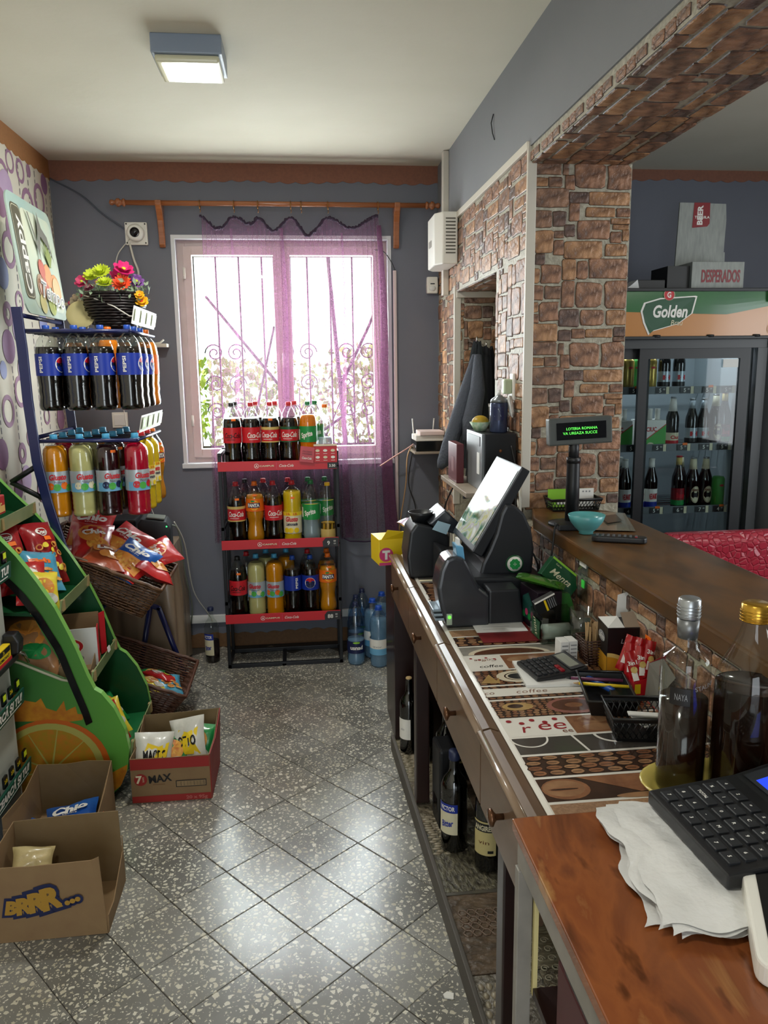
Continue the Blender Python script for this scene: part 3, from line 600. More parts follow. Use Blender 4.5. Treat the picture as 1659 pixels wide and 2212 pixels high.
def pet(key, prof, r, h, fill, lq, cap, lab=None, shell=None, label_fn=None, lobes=True, sticker=None, sz=.74, cap_h=.018, seg=20, cap_r=None, neck=None):
    """bottle kit: shell, drink, cap, label"""
    shell = shell or m_pet; pr_ = [(a * r, z * h) for a, z in prof]
    fn = (lambda a, i: 1 + .05 * cos(5 * a) * max(0, 1 - i / 2.5)) if lobes else None
    parts = [('bottle_shell', B().lathe(pr_, shell, seg, fn=fn).mesh('bottle_shell'), None)]
    if fill:
        lp = []
        for (a, z), (a2, z2) in zip(pr_, pr_[1:] + [pr_[-1]]):
            if z <= fill * h: lp.append((a * .96, z + .0015))
            if z <= fill * h < z2: q = (fill * h - z) / (z2 - z); lp += [((a + (a2 - a) * q) * .96, fill * h), (0, fill * h)]
        parts.append(('drink', B().lathe(lp, lq, seg, fn=fn).mesh('drink'), None))
    rc = (cap_r or prof[-1][0] * r * 1.1); z = h
    cm = B().lathe([(rc, z - cap_h * .75), (rc * 1.02, z - cap_h * .7), (rc, z + cap_h * .2), (rc * .85, z + cap_h * .28), (0, z + cap_h * .28)], C[cap] if isinstance(cap, str) else cap, 14)
    if lobes: cm.lathe([(rc * 1.28, z - cap_h * .95), (rc * 1.28, z - cap_h * .82)], C[cap] if isinstance(cap, str) else cap, 14)
    parts.append(('cap', cm.mesh('cap'), None))
    if neck: parts.append(('neck_foil', B().lathe([(neck[1] * r, neck[0] * h), (neck[2] * r, h - cap_h * .8)], neck[3], 16).mesh('neck_foil'), None))
    if lab:
        z0, z1, m = lab; zz = [z0 * h, z1 * h]; lr = max([a for a, z in prof if z0 - .05 <= z <= z1 + .05] or [1]) * r * 1.015
        b = B().lathe([(lr, zz[0]), (lr, zz[1])], m, 28); b.f = [f for f in b.f if len(f) == 4]; b.m = b.m[:len(b.f)]; b.sm = b.sm[:len(b.f)]
        sub = None
        if label_fn:
            p = Print(cyl(lr), step=.0003, base=.0003); label_fn(p, zz[0], zz[1], lr); sub = [('lettering', p.b.mesh('lettering'), None)]
        parts.append(('label', b.mesh('label'), sub))
    if sticker:
        rr = r * 1.01; p = Print(cyl(rr * .97), base=.001); zc = sz * h; k = .011
        p.rect(-.003, zc - .005, .019, zc + .006, K[sticker], 4); parts.append(('price_sticker', p.b.mesh('price_sticker'), None))
    KIT[key] = parts
def cola_label(band=None, dark=False, txt='Coca-Cola'):
    def f(p, z0, z1, r):
        h = z1 - z0
        if band: p.rect(-r * 3.1, z1 - h * .18, r * 3.1, z1, K[band], 40); p.rect(-r * 3.1, z0, r * 3.1, z0 + h * .08, K[band], 40)
        for u in (0, r * 3.14 * .98): p.text(txt, u, (z0 + z1) / 2, h * .34, K['black' if dark else 'white'], shear=.35, bold=.02, w=r * 1.75)
        p.rect(-r * .7, z0 + h * .2, r * .3, z0 + h * .23, K['black' if dark else 'white'], 6)
    return f
def pepsi_label(p, z0, z1, r):
    h = z1 - z0; zc = (z0 + z1) / 2
    for u in (0, r * 3.4): p.text('PEPSI', u, zc, h * .16, K['white'], rot=pi / 2, bold=.03, w=h * .72)
    for u in (r * 1.75,):
        p.disc(u, zc, h * .36, K['white']); p.disc(u, zc + .001, h * .32, K['red'], a0=.35, a1=pi - .35); p.disc(u, zc - .001, h * .32, K['blue'], a0=pi + .35, a1=2 * pi - .35); p.text('PEPSI', u, zc, h * .15, K['black'], bold=.04, w=h * .5)
def globe_label(p, z0, z1, r):
    h = z1 - z0; zc = (z0 + z1) / 2
    p.disc(0, zc, h * .36, K['white']); p.disc(0, zc + .001, h * .33, K['red'], a0=.35, a1=pi - .35); p.disc(0, zc - .001, h * .33, K['navy'], a0=pi + .35, a1=2 * pi - .35); p.text('PEPSI', 0, zc, h * .15, K['black'], bold=.04, w=h * .55)
def fanta_label(p, z0, z1, r):
    h = z1 - z0; zc = (z0 + z1) / 2
    for u in (0, r * 3):
        p.disc(u + h * .05, zc, h * .38, K['yellow']); p.disc(u + h * .05, zc, h * .33, K['orange']); p.disc(u - h * .06, zc + h * .32, h * .16, K['green'], r2=h * .07); p.rect(u - h * .5, zc - h * .2, u + h * .5, zc + h * .18, K['navy'], 5); p.text('FANTA', u, zc, h * .26, K['white'], bold=.05, w=h * .92)
def sprite_label(p, z0, z1, r):
    h = z1 - z0
    p.poly([(-r * .9, z1 - .001), (r * 1.4, z1 - .001), (r * .3, z0 + h * .62)], K['yellow']); p.text('Sprite', 0, (z0 + z1) / 2, h * .32, K['white'], rot=.25, shear=.2, bold=.03, w=r * 1.3); p.rect(-r * 1.2, z0 + h * .15, -r * .85, z0 + h * .8, K['white'], 3)
def juice_label(acc, txt='Giusto'):
    def f(p, z0, z1, r):
        h = z1 - z0
        for u in (0, r * 3):
            p.rect(u - r * 1.3, z0, u + r * 1.3, z0 + h * .42, K['sky'], 10)
            for k, (a, b_) in enumerate(((-.6, .3), (-.1, .25), (.5, .32), (.9, .2))): p.disc(u + a * r, z0 + b_ * h, h * .17, acc if k % 2 == 0 else K['lgreen'])
            p.text(txt, u, z0 + h * .74, h * .26, K['red'], shear=.25, bold=.04, w=r * 1.35); p.text('Natura', u + r * .1, z0 + h * .5, h * .11, K['navy'], shear=.2, w=r * .8)
    return f
def lemon_label(p, z0, z1, r):
    h = z1 - z0
    p.rect(-r * 3.1, z1 - h * .17, r * 3.1, z1, K['yellow'], 40); p.text('2.5L   2.5L', 0, z1 - h * .08, h * .1, K['red'], bold=.03, w=r * 1.3)
    p.text('Giusto', 0, z0 + h * .68, h * .22, K['red'], shear=.25, bold=.04, w=r * 1.35); p.text('Lemonade', 0, z0 + h * .45, h * .15, K['navy'], shear=.25, bold=.03, w=r * 1.25)
    for a in (-.6, -.1, .5): p.disc(a * r, z0 + h * .15, h * .12, K['yellow'])
pet('cola', P_COKE, .048, .325, .76, L_cola, 'red', (.37, .62, K['red']), label_fn=cola_label())
pet('cola_gold', P_COKE, .048, .325, .76, L_cola, 'red', (.37, .62, K['red']), label_fn=cola_label('gold'), sticker='tag')
pet('cola_green', P_COKE, .048, .325, .76, L_cola, 'red', (.37, .62, K['red']), label_fn=cola_label('dgreen'))
pet('cola_zero', P_COKE, .048, .325, .76, L_cola, 'black', (.37, .62, K['red']), label_fn=cola_label(None, True), sticker='tag')
pet('pepsi', P_PEPSI, .0495, .335, .76, L_cola, 'blue', (.42, .68, K['blue']), label_fn=pepsi_label)
pet('pepsi_globe', P_PEPSI, .048, .318, .76, L_cola, 'blue', (.42, .68, K['blue']), label_fn=globe_label)
pet('pepsi_small', P_PEPSI, .048, .318, .76, L_cola, 'blue', (.42, .68, K['blue']), label_fn=pepsi_label)
pet('fanta', P_FANTA, .048, .325, .80, L_fan, 'orange', (.53, .74, K['orange']), label_fn=fanta_label, sticker='tag', sz=.80)
pet('orange_soda', P_PEPSI, .0495, .335, .85, L_orange, 'orange', (.42, .68, K['orange']), label_fn=fanta_label)
pet('sprite', P_COKE, .048, .325, .60, L_water, 'green', (.36, .62, K['green']), m_pet, sprite_label)
pet('sprite_full', P_COKE, .048, .325, .80, L_orange, 'green', (.36, .62, K['green']), m_pet, sprite_label)
pet('tonic', P_TONIC, .040, .31, .30, L_tonic, 'yellow', (.02, .2, K['gold']), lobes=False)
pet('tonic_clear', P_TONIC, .040, .31, .45, L_water, 'orange', (.08, .12, K['gold']), lobes=False)
pet('juice_orange', P_JUICE, .049, .335, .88, L_or2, 'sky', (.31, .57, K['silver']), label_fn=juice_label(K['orange']))
pet('juice_pear', P_JUICE, .049, .335, .88, L_pear, 'sky', (.31, .57, K['silver']), label_fn=juice_label(K['cream']))
pet('juice_berry', P_JUICE, .049, .335, .88, L_berry, 'sky', (.31, .57, K['silver']), label_fn=juice_label(K['navy']), sticker='tag', sz=.80)
pet('juice_red', P_JUICE, .049, .335, .90, L_red, 'sky', (.31, .57, K['silver']), label_fn=juice_label(K['red']))
pet('juice_yellow', P_JUICE, .049, .335, .90, L_yel, 'red', (.31, .57, K['cream']), label_fn=lemon_label)
pet('lemonade', P_JUICE, .0495, .325, .84, L_yel, 'red', (.14, .50, K['cream']), label_fn=lemon_label, sticker='tag')
def water_label(p, z0, z1, r): p.rect(-r * 3.1, z0, r * 3.1, z0 + (z1 - z0) * .4, K['sky'], 40); p.text('izvor', 0, z0 + (z1 - z0) * .55, .012, K['grey'], w=r)
def dark_label(p, z0, z1, r): p.text('usnad', 0, (z0 + z1) / 2, .022, K['white'], bold=.03, w=r * 1.5); p.disc(0, z1 - .006, .02, K['lime'], r2=.006)
def dor_label(p, z0, z1, r): p.text('DORNA', 0, (z0 + z1) / 2, .016, K['white'], bold=.05, w=r * 1.6)
pet('water_light', P_WATER, .050, .335, .82, L_water, 'blue', (.22, .48, K['white']), m_petb, water_label)
pet('water_dark', P_COKE, .048, .345, .42, L_water, 'navy', (.2, .4, K['navy']), m_petb, dark_label)
pet('water_dorna', P_WATER, .046, .32, .8, L_water, 'red', (.3, .45, K['blue']), m_petb, dor_label)
def bitter_label(p, z0, z1, r):
    h = z1 - z0; u = r * .0; p.rect(u - r * .8, z0, u + r * .8, z1, K['cream'], 10); p.rect(u - r * .8, z1 - h * .28, u + r * .8, z1, K['blue'], 10); p.text('VICTOR', u, z1 - h * .14, h * .14, K['white'], bold=.03, w=r * 1.2)
    p.text('Bitter', u, z0 + h * .36, h * .2, K['blue'], rot=.2, shear=.4, bold=.03, w=r * 1.0)
def area_label(p, z0, z1, r):
    h = z1 - z0; p.rect(-r * .9, z0, r * .9, z1, mat('aged label', 'cdbf86', .5), 10); p.rect(-r * .9, z1 - h * .3, r * .9, z1 - h * .05, K['black'], 10); p.text('ANGIREA', 0, z1 - h * .18, h * .15, K['cream'], bold=.03, w=r * 1.5); p.text('vin', 0, z0 + h * .4, h * .12, K['brown'], w=r * .8); p.rect(r * .3, z0 + h * .08, r * .7, z0 + h * .16, K['black'], 3)
def plain_label(p, z0, z1, r): p.rect(-r * .9, z0, r * .9, z1, K['white'], 10); p.text('vin', .0, (z0 + z1) / 2, .012, K['grey'], shear=.3)
m_none = glass('bare glass', 'ffffff', 0)
pet('wine', P_WINE, .038, .31, .6, L_wine, mat('cork', 'b59a6c', .8), (.2, .48, m_glg), m_glg, plain_label, lobes=False, cap_h=.022, cap_r=.0125)
pet('bitter', P_WINE, .040, .31, .40, L_wine, 'navy', (.15, .55, m_none), m_gl, bitter_label, lobes=False, cap_h=.02)
pet('bitter_full', P_WINE, .043, .33, .72, L_wine, 'navy', (.2, .52, m_none), m_glg, bitter_label, lobes=False, cap_h=.03)
pet('area_wine', P_WINE, .043, .33, .7, L_wine, 'black', (.18, .52, m_none), m_glg, area_label, lobes=False, cap_h=.03)

# ---------------- cola rack ----------------
rack = thing('drinks_rack', 'black metal drinks rack with three red-fronted shelves under the window', 'rack', (-.115, 4.06, 0))
pw = .018
for x in (-.315, .297):
    for y in (0, .235): B().box((x, y, 0), (x + pw, y + pw, 1.17 if y == 0 else 1.19), m_blackm).obj('post', rack, bevel=.002)
    for z in (.0, .36, .77, 1.165): B().box((x, 0, z), (x + pw, .25, z + .018), m_blackm).obj('side_rail', rack)
for y in (0, .235): B().box((-.315, y, 0), (.315, y + pw, .022), m_blackm).obj('floor_bar', rack, bevel=.002)
B().box((-.02, 0, 0), (.0, .25, .012), m_blackm).obj('floor_bar', rack)
m_strip = K['red']
for n_, z in enumerate((.262, .672, 1.092)):
    x0, x1 = -.315, .305
    B().box((x0, .0, z + .005), (x1 + .01, .25, z + .016), m_blackm).obj('shelf', rack, bevel=.002)
    s = B().box((x0, -.012, z - .004), (x1, -.004, z + .046), m_strip).obj('shelf_front', rack, bevel=.001)
    p = Print(flat((0, -.0125, 0), (1, 0, 0), (0, 0, 1))); zc = z + .021
    p.text('Coca-Cola', .04, zc, .014, K['white'], shear=.35, bold=.01, w=.075); p.rect(-.012, zc - .017, -.0105, zc + .017, K['pink'])
    p.ring(-.115, zc, .012, .002, K['white']); p.text('A', -.115, zc, .012, K['white'], bold=.02); p.text('CAMPUS', -.062, zc, .008, K['cream'], bold=.03, w=.075)
    if n_ != 2:
        p.poly([(x1 - .085, z - .003), (x1 - .001, z - .003), (x1 - .001, z + .045), (x1 - .07, z + .045), (x1 - .087, z + .025)], K['black'])
        p.text('9' if n_ == 1 else '88', x1 - .055, zc - .004, .022, K['white'], bold=.01); p.text('LEI', x1 - .022, zc - .008, .007, K['white']); p.text('00', x1 - .022, zc + .006, .009, K['white'])
    else: p.rect(x1 - .05, z, x1, z + .03, K['black']); p.text('3.50', x1 - .025, z + .015, .014, K['white'], bold=.02)
    p.obj('shelf_print', s)
pp = thing('promo_card', 'red promotional card with small icons at the right of the top shelf', 'card', (.11, 4.045, 1.125))
B().box((-.04, -.003, 0), (.082, .0, .095), K['red']).obj('card', pp, bevel=.001)
p = Print(flat((0, -.0035, 0), (1, 0, 0), (0, 0, 1)))
for k in range(6): p.disc(-.02 + .04 * (k % 3), .062 - .035 * (k // 3), .011, K['white' if k % 2 else 'cream'], r2=.007); p.rect(-.03 + .04 * (k % 3), .045 - .035 * (k // 3), -.01 + .04 * (k % 3), .047 - .035 * (k // 3), K['white'])
p.rect(-.04, .086, .082, .095, K['cream']); p.obj('print', pp)
pq = thing('promo_tag', 'rounded red promotional tag hanging beside the promotional card', 'tag', (.035, 4.038, 1.168), (0, .12, 0))
B().box((-.038, -.003, -.042), (.038, 0, .042), mat('tag red', 'b8222c', .3)).obj('plate', pq, bevel=.0014)
p = Print(flat((0, -.0035, 0), (1, 0, 0), (0, 0, 1))); p.text('Coca-Cola', 0, -.018, .012, K['white'], shear=.3, bold=.02, w=.05); p.text('PROMO', 0, .016, .008, K['wine'], bold=.03, w=.05); p.text('PREMII', 0, .004, .008, K['wine'], bold=.03, w=.05); p.obj('print', pq)
G = 'soft drink bottles on the cola rack'
def rb(key, x, y, z, label, rot=0): put(key, 'drink_bottle', label, 'bottle', (x, y, z), rot, G)
zt, zm, zb = 1.1095, .6895, .2795
for key, x, y, z, label, rot in [
 ('cola_zero', -.355, 4.15, zt, 'sugar-free cola bottle, black cap, first on the top rack shelf', .1), ('cola', -.255, 4.15, zt, 'cola bottle with plain red label, second in front on top rack shelf', .5), ('cola_gold', -.155, 4.15, zt, 'cola bottle with gold-banded label, third in front on top rack shelf', -.1), ('cola_green', -.055, 4.15, zt, 'cola bottle with green-banded label, fourth in front on top rack shelf', 0),
 ('sprite_full', .045, 4.15, zt, 'orange drink bottle with green label on top rack shelf', -.2), ('tonic_clear', .135, 4.14, zt, 'slim clear tonic bottle with orange cap on top rack shelf', 0),
 ('cola_zero', -.345, 4.25, zt, 'black-capped cola bottle standing behind the first on top rack shelf', .3), ('cola', -.235, 4.25, zt, 'red-capped cola bottle behind the plain red one on top rack shelf', .2), ('cola', -.13, 4.25, zt, 'red-capped cola bottle behind the gold-banded one on top rack shelf', .4), ('cola', -.025, 4.25, zt, 'red-capped cola bottle behind the green-banded one on top rack shelf', .9), ('sprite', .085, 4.25, zt, 'clear lemon soda bottle standing in the back row of top rack shelf', 0),
 ('cola_gold', -.352, 4.15, zm, 'cola bottle with gold-banded label on the middle rack shelf', 0), ('fanta', -.253, 4.15, zm, 'amber orange soda bottle with orange label on the middle rack shelf', -.1), ('cola', -.155, 4.15, zm, 'cola bottle with plain red label in front on the middle rack shelf', .3), ('lemonade', -.053, 4.15, zm, 'big yellow lemonade bottle on the middle rack shelf', -.1), ('sprite', .049, 4.15, zm, 'clear lemon soda bottle with green label, front of the middle rack shelf', -.2), ('tonic', .138, 4.14, zm, 'slim tonic bottle with yellow cap on the middle rack shelf', 0),
 ('cola_zero', -.31, 4.255, zm, 'black-capped cola bottle in the back row of the middle rack shelf', .3), ('cola', -.21, 4.255, zm, 'red-capped cola bottle behind the amber soda on the middle rack shelf', .3), ('cola', -.075, 4.255, zm, 'red-capped cola bottle behind the lemonade on the middle rack shelf', .3), ('sprite', .035, 4.255, zm, 'lemon soda bottle behind the front one on the middle rack shelf', .3), ('sprite', .128, 4.255, zm, 'lemon soda bottle behind the tonic on the middle rack shelf', .3),
 ('cola_zero', -.362, 4.15, zb, 'cola bottle with black-lettered label on the bottom rack shelf', 0), ('juice_pear', -.262, 4.15, zb, 'pale pear juice bottle on the bottom rack shelf', -.2), ('juice_orange', -.162, 4.14, zb, 'orange juice bottle with blue cap on the bottom rack shelf', -.2), ('pepsi_small', -.064, 4.15, zb, 'blue-labelled cola bottle with upright lettering on the bottom rack shelf', .45), ('pepsi_globe', .033, 4.15, zb, 'blue-labelled cola bottle with round emblem on the bottom rack shelf', -.05), ('fanta', .130, 4.15, zb, 'amber orange soda bottle at the end of the bottom rack shelf', 0),
 ('cola', -.32, 4.255, zb, 'red-capped cola bottle behind the first on the bottom rack shelf', .8), ('juice_pear', -.212, 4.26, zb, 'pear juice bottle in the back row of the bottom rack shelf', 0), ('juice_orange', -.10, 4.26, zb, 'orange juice bottle in the back row of the bottom rack shelf', 0), ('cola', .02, 4.26, zb, 'cola bottle behind the round-emblem one on the bottom rack shelf', 0), ('fanta', .128, 4.26, zb, 'orange soda bottle in the back row of the bottom rack shelf', 0)]: rb(key, x, y, z, label, rot)
G2 = 'water bottles on the floor'
for key, x, y, label, rot in [('water_dark', .272, 4.05, 'part-empty water bottle with dark label, nearest the cola rack', 0), ('water_light', .395, 4.0, 'full water bottle with pale label on the floor by the counter', -.3), ('water_dorna', .478, 4.08, 'narrow water bottle with red cap beside the counter', 0), ('water_dark', .285, 4.19, 'water bottle standing behind the dark-labelled one', .5), ('water_light', .375, 4.14, 'water bottle standing behind the pale-labelled one', .5), ('water_light', .44, 4.26, 'water bottle in the last row by the back wall', 0), ('water_dark', .33, 4.31, 'dark-labelled water bottle in the last row by the wall', 0)]:
    put(key, 'water_bottle', label, 'bottle', (x, y, 0), rot, G2)
put('bitter', 'liqueur_bottle', 'half-empty liqueur bottle with blue and cream label on the floor', 'bottle', (-.525, 4.19, 0), -.5)
# ---------------- soft things: bags, baskets, cartons ----------------
def foil(name, col, col2=None, rough=.28): return mat(name, col, rough, col2=col2, scale=9, bump=.35, bscale=18, coat=.3, contrast=1.5)
F_red = foil('foil dark red', '8e1018', 'a01820'); F_red2 = foil('foil red', 'b01a22', 'c22a28'); F_blue = foil('foil blue', '1c4fa8', '2a6cc0'); F_sky = foil('foil sky', '3b93b8', '5aaacb'); F_yel = foil('foil yellow', 'e8d02a', 'f0dc50')
F_grn = foil('foil green', '15793c', '2a9a50'); F_wht = foil('foil white', 'dcdad0', 'c9c8c0'); F_tan = foil('foil amber', 'b98a5c', '9c6b48'); F_orn = foil('foil orange', 'd88432', 'e8a050'); F_chip = mat('printed chips', 'e0a84a', .4, col2='c4712e', scale=60, contrast=2)
def bag_mesh(w, h, t, m, seed, prints=None, top=None):
    """pillow bag lying in x/y, crimped ends along y"""
    r = random.Random(seed); ph = [r.uniform(0, 6) for _ in range(6)]
    def S(u, v, s):
        a = max(0, 1 - abs(2 * u - 1) ** 2.6); b_ = max(0, 1 - abs(2 * v - 1) ** 3.2); q = (a ** .5) * (b_ ** .62)
        wr = .10 * sin(9 * u + 5 * v + ph[0]) + .08 * sin(17 * v - 8 * u + ph[1]) + .05 * sin(31 * u + ph[2])
        nar = 1 - .09 * q
        return Vector(((u - .5) * w * (1 - .10 * b_ ** 2) , (v - .5) * h * nar, s * t * .5 * q * (1 + wr) + .004 * sin(8 * u + ph[3]) * (1 - b_)))
    b = B()
    for s in (1, -1):
        vs = [tuple(S(i / 12, j / 14, s) + Vector((0, 0, .0004 * s))) for j in range(15) for i in range(13)]; fs = [(j * 13 + i, j * 13 + i + 1, (j + 1) * 13 + i + 1, (j + 1) * 13 + i) for j in range(14) for i in range(12)]
        b.add(vs, fs if s > 0 else [f[::-1] for f in fs], m, True)
    kids = None
    if prints:
        p = Print(lambda u, v, hh: tuple(S(u / w + .5, v / h + .5, 1) + Vector((0, 0, hh + .0012))), step=.0011, base=.0005); prints(p, w, h); kids = [('print', p.b.mesh('print'), None)]
    return [('wrapper', b.mesh('wrapper'), kids)]
def pr_chio(p, w, h):
    p.rect(-w * .42, -h * .42, w * .42, h * .02, F_orn, 6, 5)
    for k in range(5): p.disc(-w * .28 + k * w * .14, -h * (.12 + .1 * (k % 3)), w * .12, F_chip, r2=w * .09)
    p.text('Chio', 0, h * .2, h * .15, K['white'], rot=.12, shear=.2, bold=.05, w=w * .72); p.text('chips', 0, h * .08, h * .04, K['white'], w=w * .3)
def pr_croco(p, w, h):
    p.ring(0, h * .33, w * .2, .004, K['white'], r2=w * .12); p.text('Croco', 0, h * .33, h * .07, K['white'], bold=.05, w=w * .36); p.rect(w * .0, h * .18, w * .22, h * .25, K['tag'], 2)
    rr = random.Random(5)
    for k in range(14):
        u, v = rr.uniform(-.33, .35) * w, rr.uniform(-.4, .12) * h
        (p.ring(u, v, w * .09, w * .035, F_chip) if k % 3 else p.disc(u, v, w * .08, F_yel))
def pr_fish(p, w, h): p.text('Fish', -w * .05, h * .2, h * .13, K['orange'], rot=.1, bold=.06, w=w * .6); [p.disc(w * (.1 * k - .2), -h * (.05 + .12 * (k % 3)), w * .14, F_chip, r2=w * .06) for k in range(6)]
def pr_macro(txt):
    def f(p, w, h):
        p.poly([(-w * .4, -h * .1), (-w * .2, h * .3), (w * .1, h * .22), (w * .38, h * .3), (w * .3, -h * .05), (w * .42, -h * .25), (-w * .1, -h * .22)], K['yellow'])
        p.text(txt, 0, h * .05, h * .2, K['black'], shear=-.1, bold=.04, w=w * .66); [p.ring(w * (.2 - .1 * k), -h * .33, w * .07, w * .025, F_orn) for k in range(4)]
    return f
def pr_swirl(a, b_, txt=None):
    def f(p, w, h):
        p.disc(-w * .05, h * .1, w * .34, a); p.disc(w * .1, -h * .2, w * .28, b_, r2=h * .14)
        if txt: p.text(txt, 0, h * .12, h * .12, K['white'], rot=.15, bold=.05, w=w * .6)
    return f
KIT['bag_chio'] = bag_mesh(.20, .27, .07, F_red2, 1, pr_chio); KIT['bag_red'] = bag_mesh(.19, .26, .07, F_red2, 2, pr_swirl(F_orn, F_chip, 'Chio')); KIT['bag_croco'] = bag_mesh(.17, .29, .08, F_red, 3, pr_croco)
KIT['bag_fish'] = bag_mesh(.17, .20, .05, F_sky, 4, pr_fish); KIT['bag_yellow'] = bag_mesh(.13, .18, .05, F_yel, 5, pr_swirl(F_orn, F_wht)); KIT['bag_macro'] = bag_mesh(.15, .20, .06, F_wht, 6, pr_macro('LOTTO')); KIT['bag_macro2'] = bag_mesh(.15, .20, .06, F_wht, 7, pr_macro('MACRO'))
KIT['bag_green'] = bag_mesh(.14, .17, .05, F_grn, 8, pr_swirl(F_chip, F_wht)); KIT['bag_blue'] = bag_mesh(.17, .22, .05, F_blue, 9, pr_swirl(K['white'], F_orn)); KIT['bag_amber'] = bag_mesh(.24, .30, .10, F_tan, 10, pr_swirl(F_orn, F_grn)); KIT['bag_mixed'] = bag_mesh(.13, .19, .05, F_red2, 11, pr_swirl(K['white'], F_yel))
KIT['bag_blue2'] = bag_mesh(.18, .24, .06, F_blue, 12, pr_chio); KIT['bag_rust'] = bag_mesh(.19, .25, .06, foil('foil rust', '8c3a22', 'a85232'), 13, pr_swirl(F_orn, F_orn, 'Lays'))
KIT['bag_straw'] = bag_mesh(.16, .13, .06, foil('foil straw', 'cbb988', 'ab9a6a'), 14)
def bag(key, loc, rot, label, group=None, sc=None): return put(key, 'snack_bag', label, 'snack', loc, rot, group, sc)

m_wick = mat('wicker', '6e4a2c', .5, col2='4a2f1b', scale=40, contrast=1.5); m_wickd = mat('dark wicker', '23191a', .35, col2='120d0e', scale=40)
def basket(name, label, L, Wd, Dp, taper, loc, rot, m, rows=11, step=.03, rr=.0048, cat='basket'):
    """open-topped woven basket; L along x, Wd along y, rim at z=0, depth Dp downwards"""
    t = thing(name, label, cat, loc, rot); b = B()
    def loop(z):
        k = 1 - taper * (-z / Dp); a, c = L / 2 * k, Wd / 2 * k; pts = []; n1 = max(4, int(L / step)); n2 = max(4, int(Wd / step))
        for i in range(n1): pts.append((-a + 2 * a * i / n1, -c))
        for i in range(n2): pts.append((a, -c + 2 * c * i / n2))
        for i in range(n1): pts.append((a - 2 * a * i / n1, c))
        for i in range(n2): pts.append((-a, c - 2 * c * i / n2))
        return pts
    base = loop(-Dp); n = len(base)
    for q in range(rows):
        z = -Dp * (q + .5) / rows; P = loop(z); out = []
        for i, (x, y) in enumerate(P):
            nx, ny = (x / (L / 2), y / (Wd / 2)); s = .0032 * (1 if (i + q) % 2 else -1)
            if abs(abs(nx) - abs(ny)) < 1e-9: s = 0
            out.append((x + (s if abs(nx) > abs(ny) else 0) * (1 if nx > 0 else -1), y + (s if abs(ny) >= abs(nx) else 0) * (1 if ny > 0 else -1), z))
        b.tube(out, rr, m, 4, closed=True)
    b.obj('weave', t, kind='stuff')
    b = B()
    T0 = loop(0)
    for i in range(0, n, 1): b.tube([(T0[i][0], T0[i][1], 0), (base[i][0], base[i][1], -Dp)], .0026, m, 4)
    b.obj('stakes', t, kind='stuff')
    b = B()
    for s in range(2): b.tube([(x, y, .004 + .003 * sin(i * 2.1 + s * pi)) for i, (x, y) in enumerate(T0)], .0085 if s == 0 else .006, m, 6, closed=True)
    b.obj('rim', t)
    k = 1 - taper; B().box((-L / 2 * k, -Wd / 2 * k, -Dp - .004), (L / 2 * k, Wd / 2 * k, -Dp), m).obj('bottom', t)
    return t
m_card = mat('cardboard', '8d7350', .8, col2='85694a', scale=15, bump=.03); m_cardin = mat('cardboard inside', '7f6a4b', .85, col2='77613f', scale=15)
def panel(b, p, m, th=.003):
    """a board: four corners, given thickness"""
    q = [Vector(x) for x in p]; n = (q[1] - q[0]).cross(q[3] - q[0]).normalized() * th; k = len(q)
    b.add([tuple(x) for x in q] + [tuple(x + n) for x in q], [tuple(range(k))[::-1], tuple(range(k, 2 * k))] + [(i, (i + 1) % k, k + (i + 1) % k, k + i) for i in range(k)], m); return b

# ---------------- blue hanging-bottle rack ----------------
m_bluem = mat('blue enamelled steel', '141d52', .35, coat=.3)
hr = thing('bottle_hanger_rack', 'tall dark blue rack holding hanging bottles and snack baskets by the patterned wall', 'rack', (0, 0, 0))
side = [(-1.085, 1.86), (-1.077, 1.70), (-1.075, 1.5), (-1.062, 1.25), (-1.035, 1.08), (-.995, .90), (-.94, .75), (-.87, .62)]
for y in (3.241, 3.79):
    b = B(); o = [(x - .02, z) for x, z in side] + [(x + .02, z) for x, z in side[::-1]]
    b.prism(o, y - .006, y + .006, m_bluem, 1); b.obj('side_post', hr, bevel=.003)
    if y > 3.5: b = B().tube([(-.885, y, .64), (-.83, y, .50), (-.795, y, .475), (-.72, y, .44)], .014, m_bluem, 6).tube([(-.73, y, .45), (-.60, y, .02)], .014, m_bluem, 6).tube([(-.77, y, .45), (-.86, y, .02)], .014, m_bluem, 6)
    else: b = B().tube([(-.885, y, .64), (-.90, y, .3), (-.93, y, .012)], .014, m_bluem, 6)
    b.obj('leg', hr)
for z, x in ((1.83, -1.08), (1.345, -1.068), (.60, -.875), (.04, -.862)): B().tube([(x, 3.25, z), (x, 3.79, z)], .009, m_bluem, 8).obj('cross_bar', hr)
B().tube([(-1.055, 3.25, 1.24), (-1.17, 3.24, 1.17)], .011, m_blackm, 8).obj('brace', hr); B().tube([(-1.17, 3.24, 1.17), (-1.04, 3.25, 1.09)], .011, m_blackm, 8).obj('brace', hr)
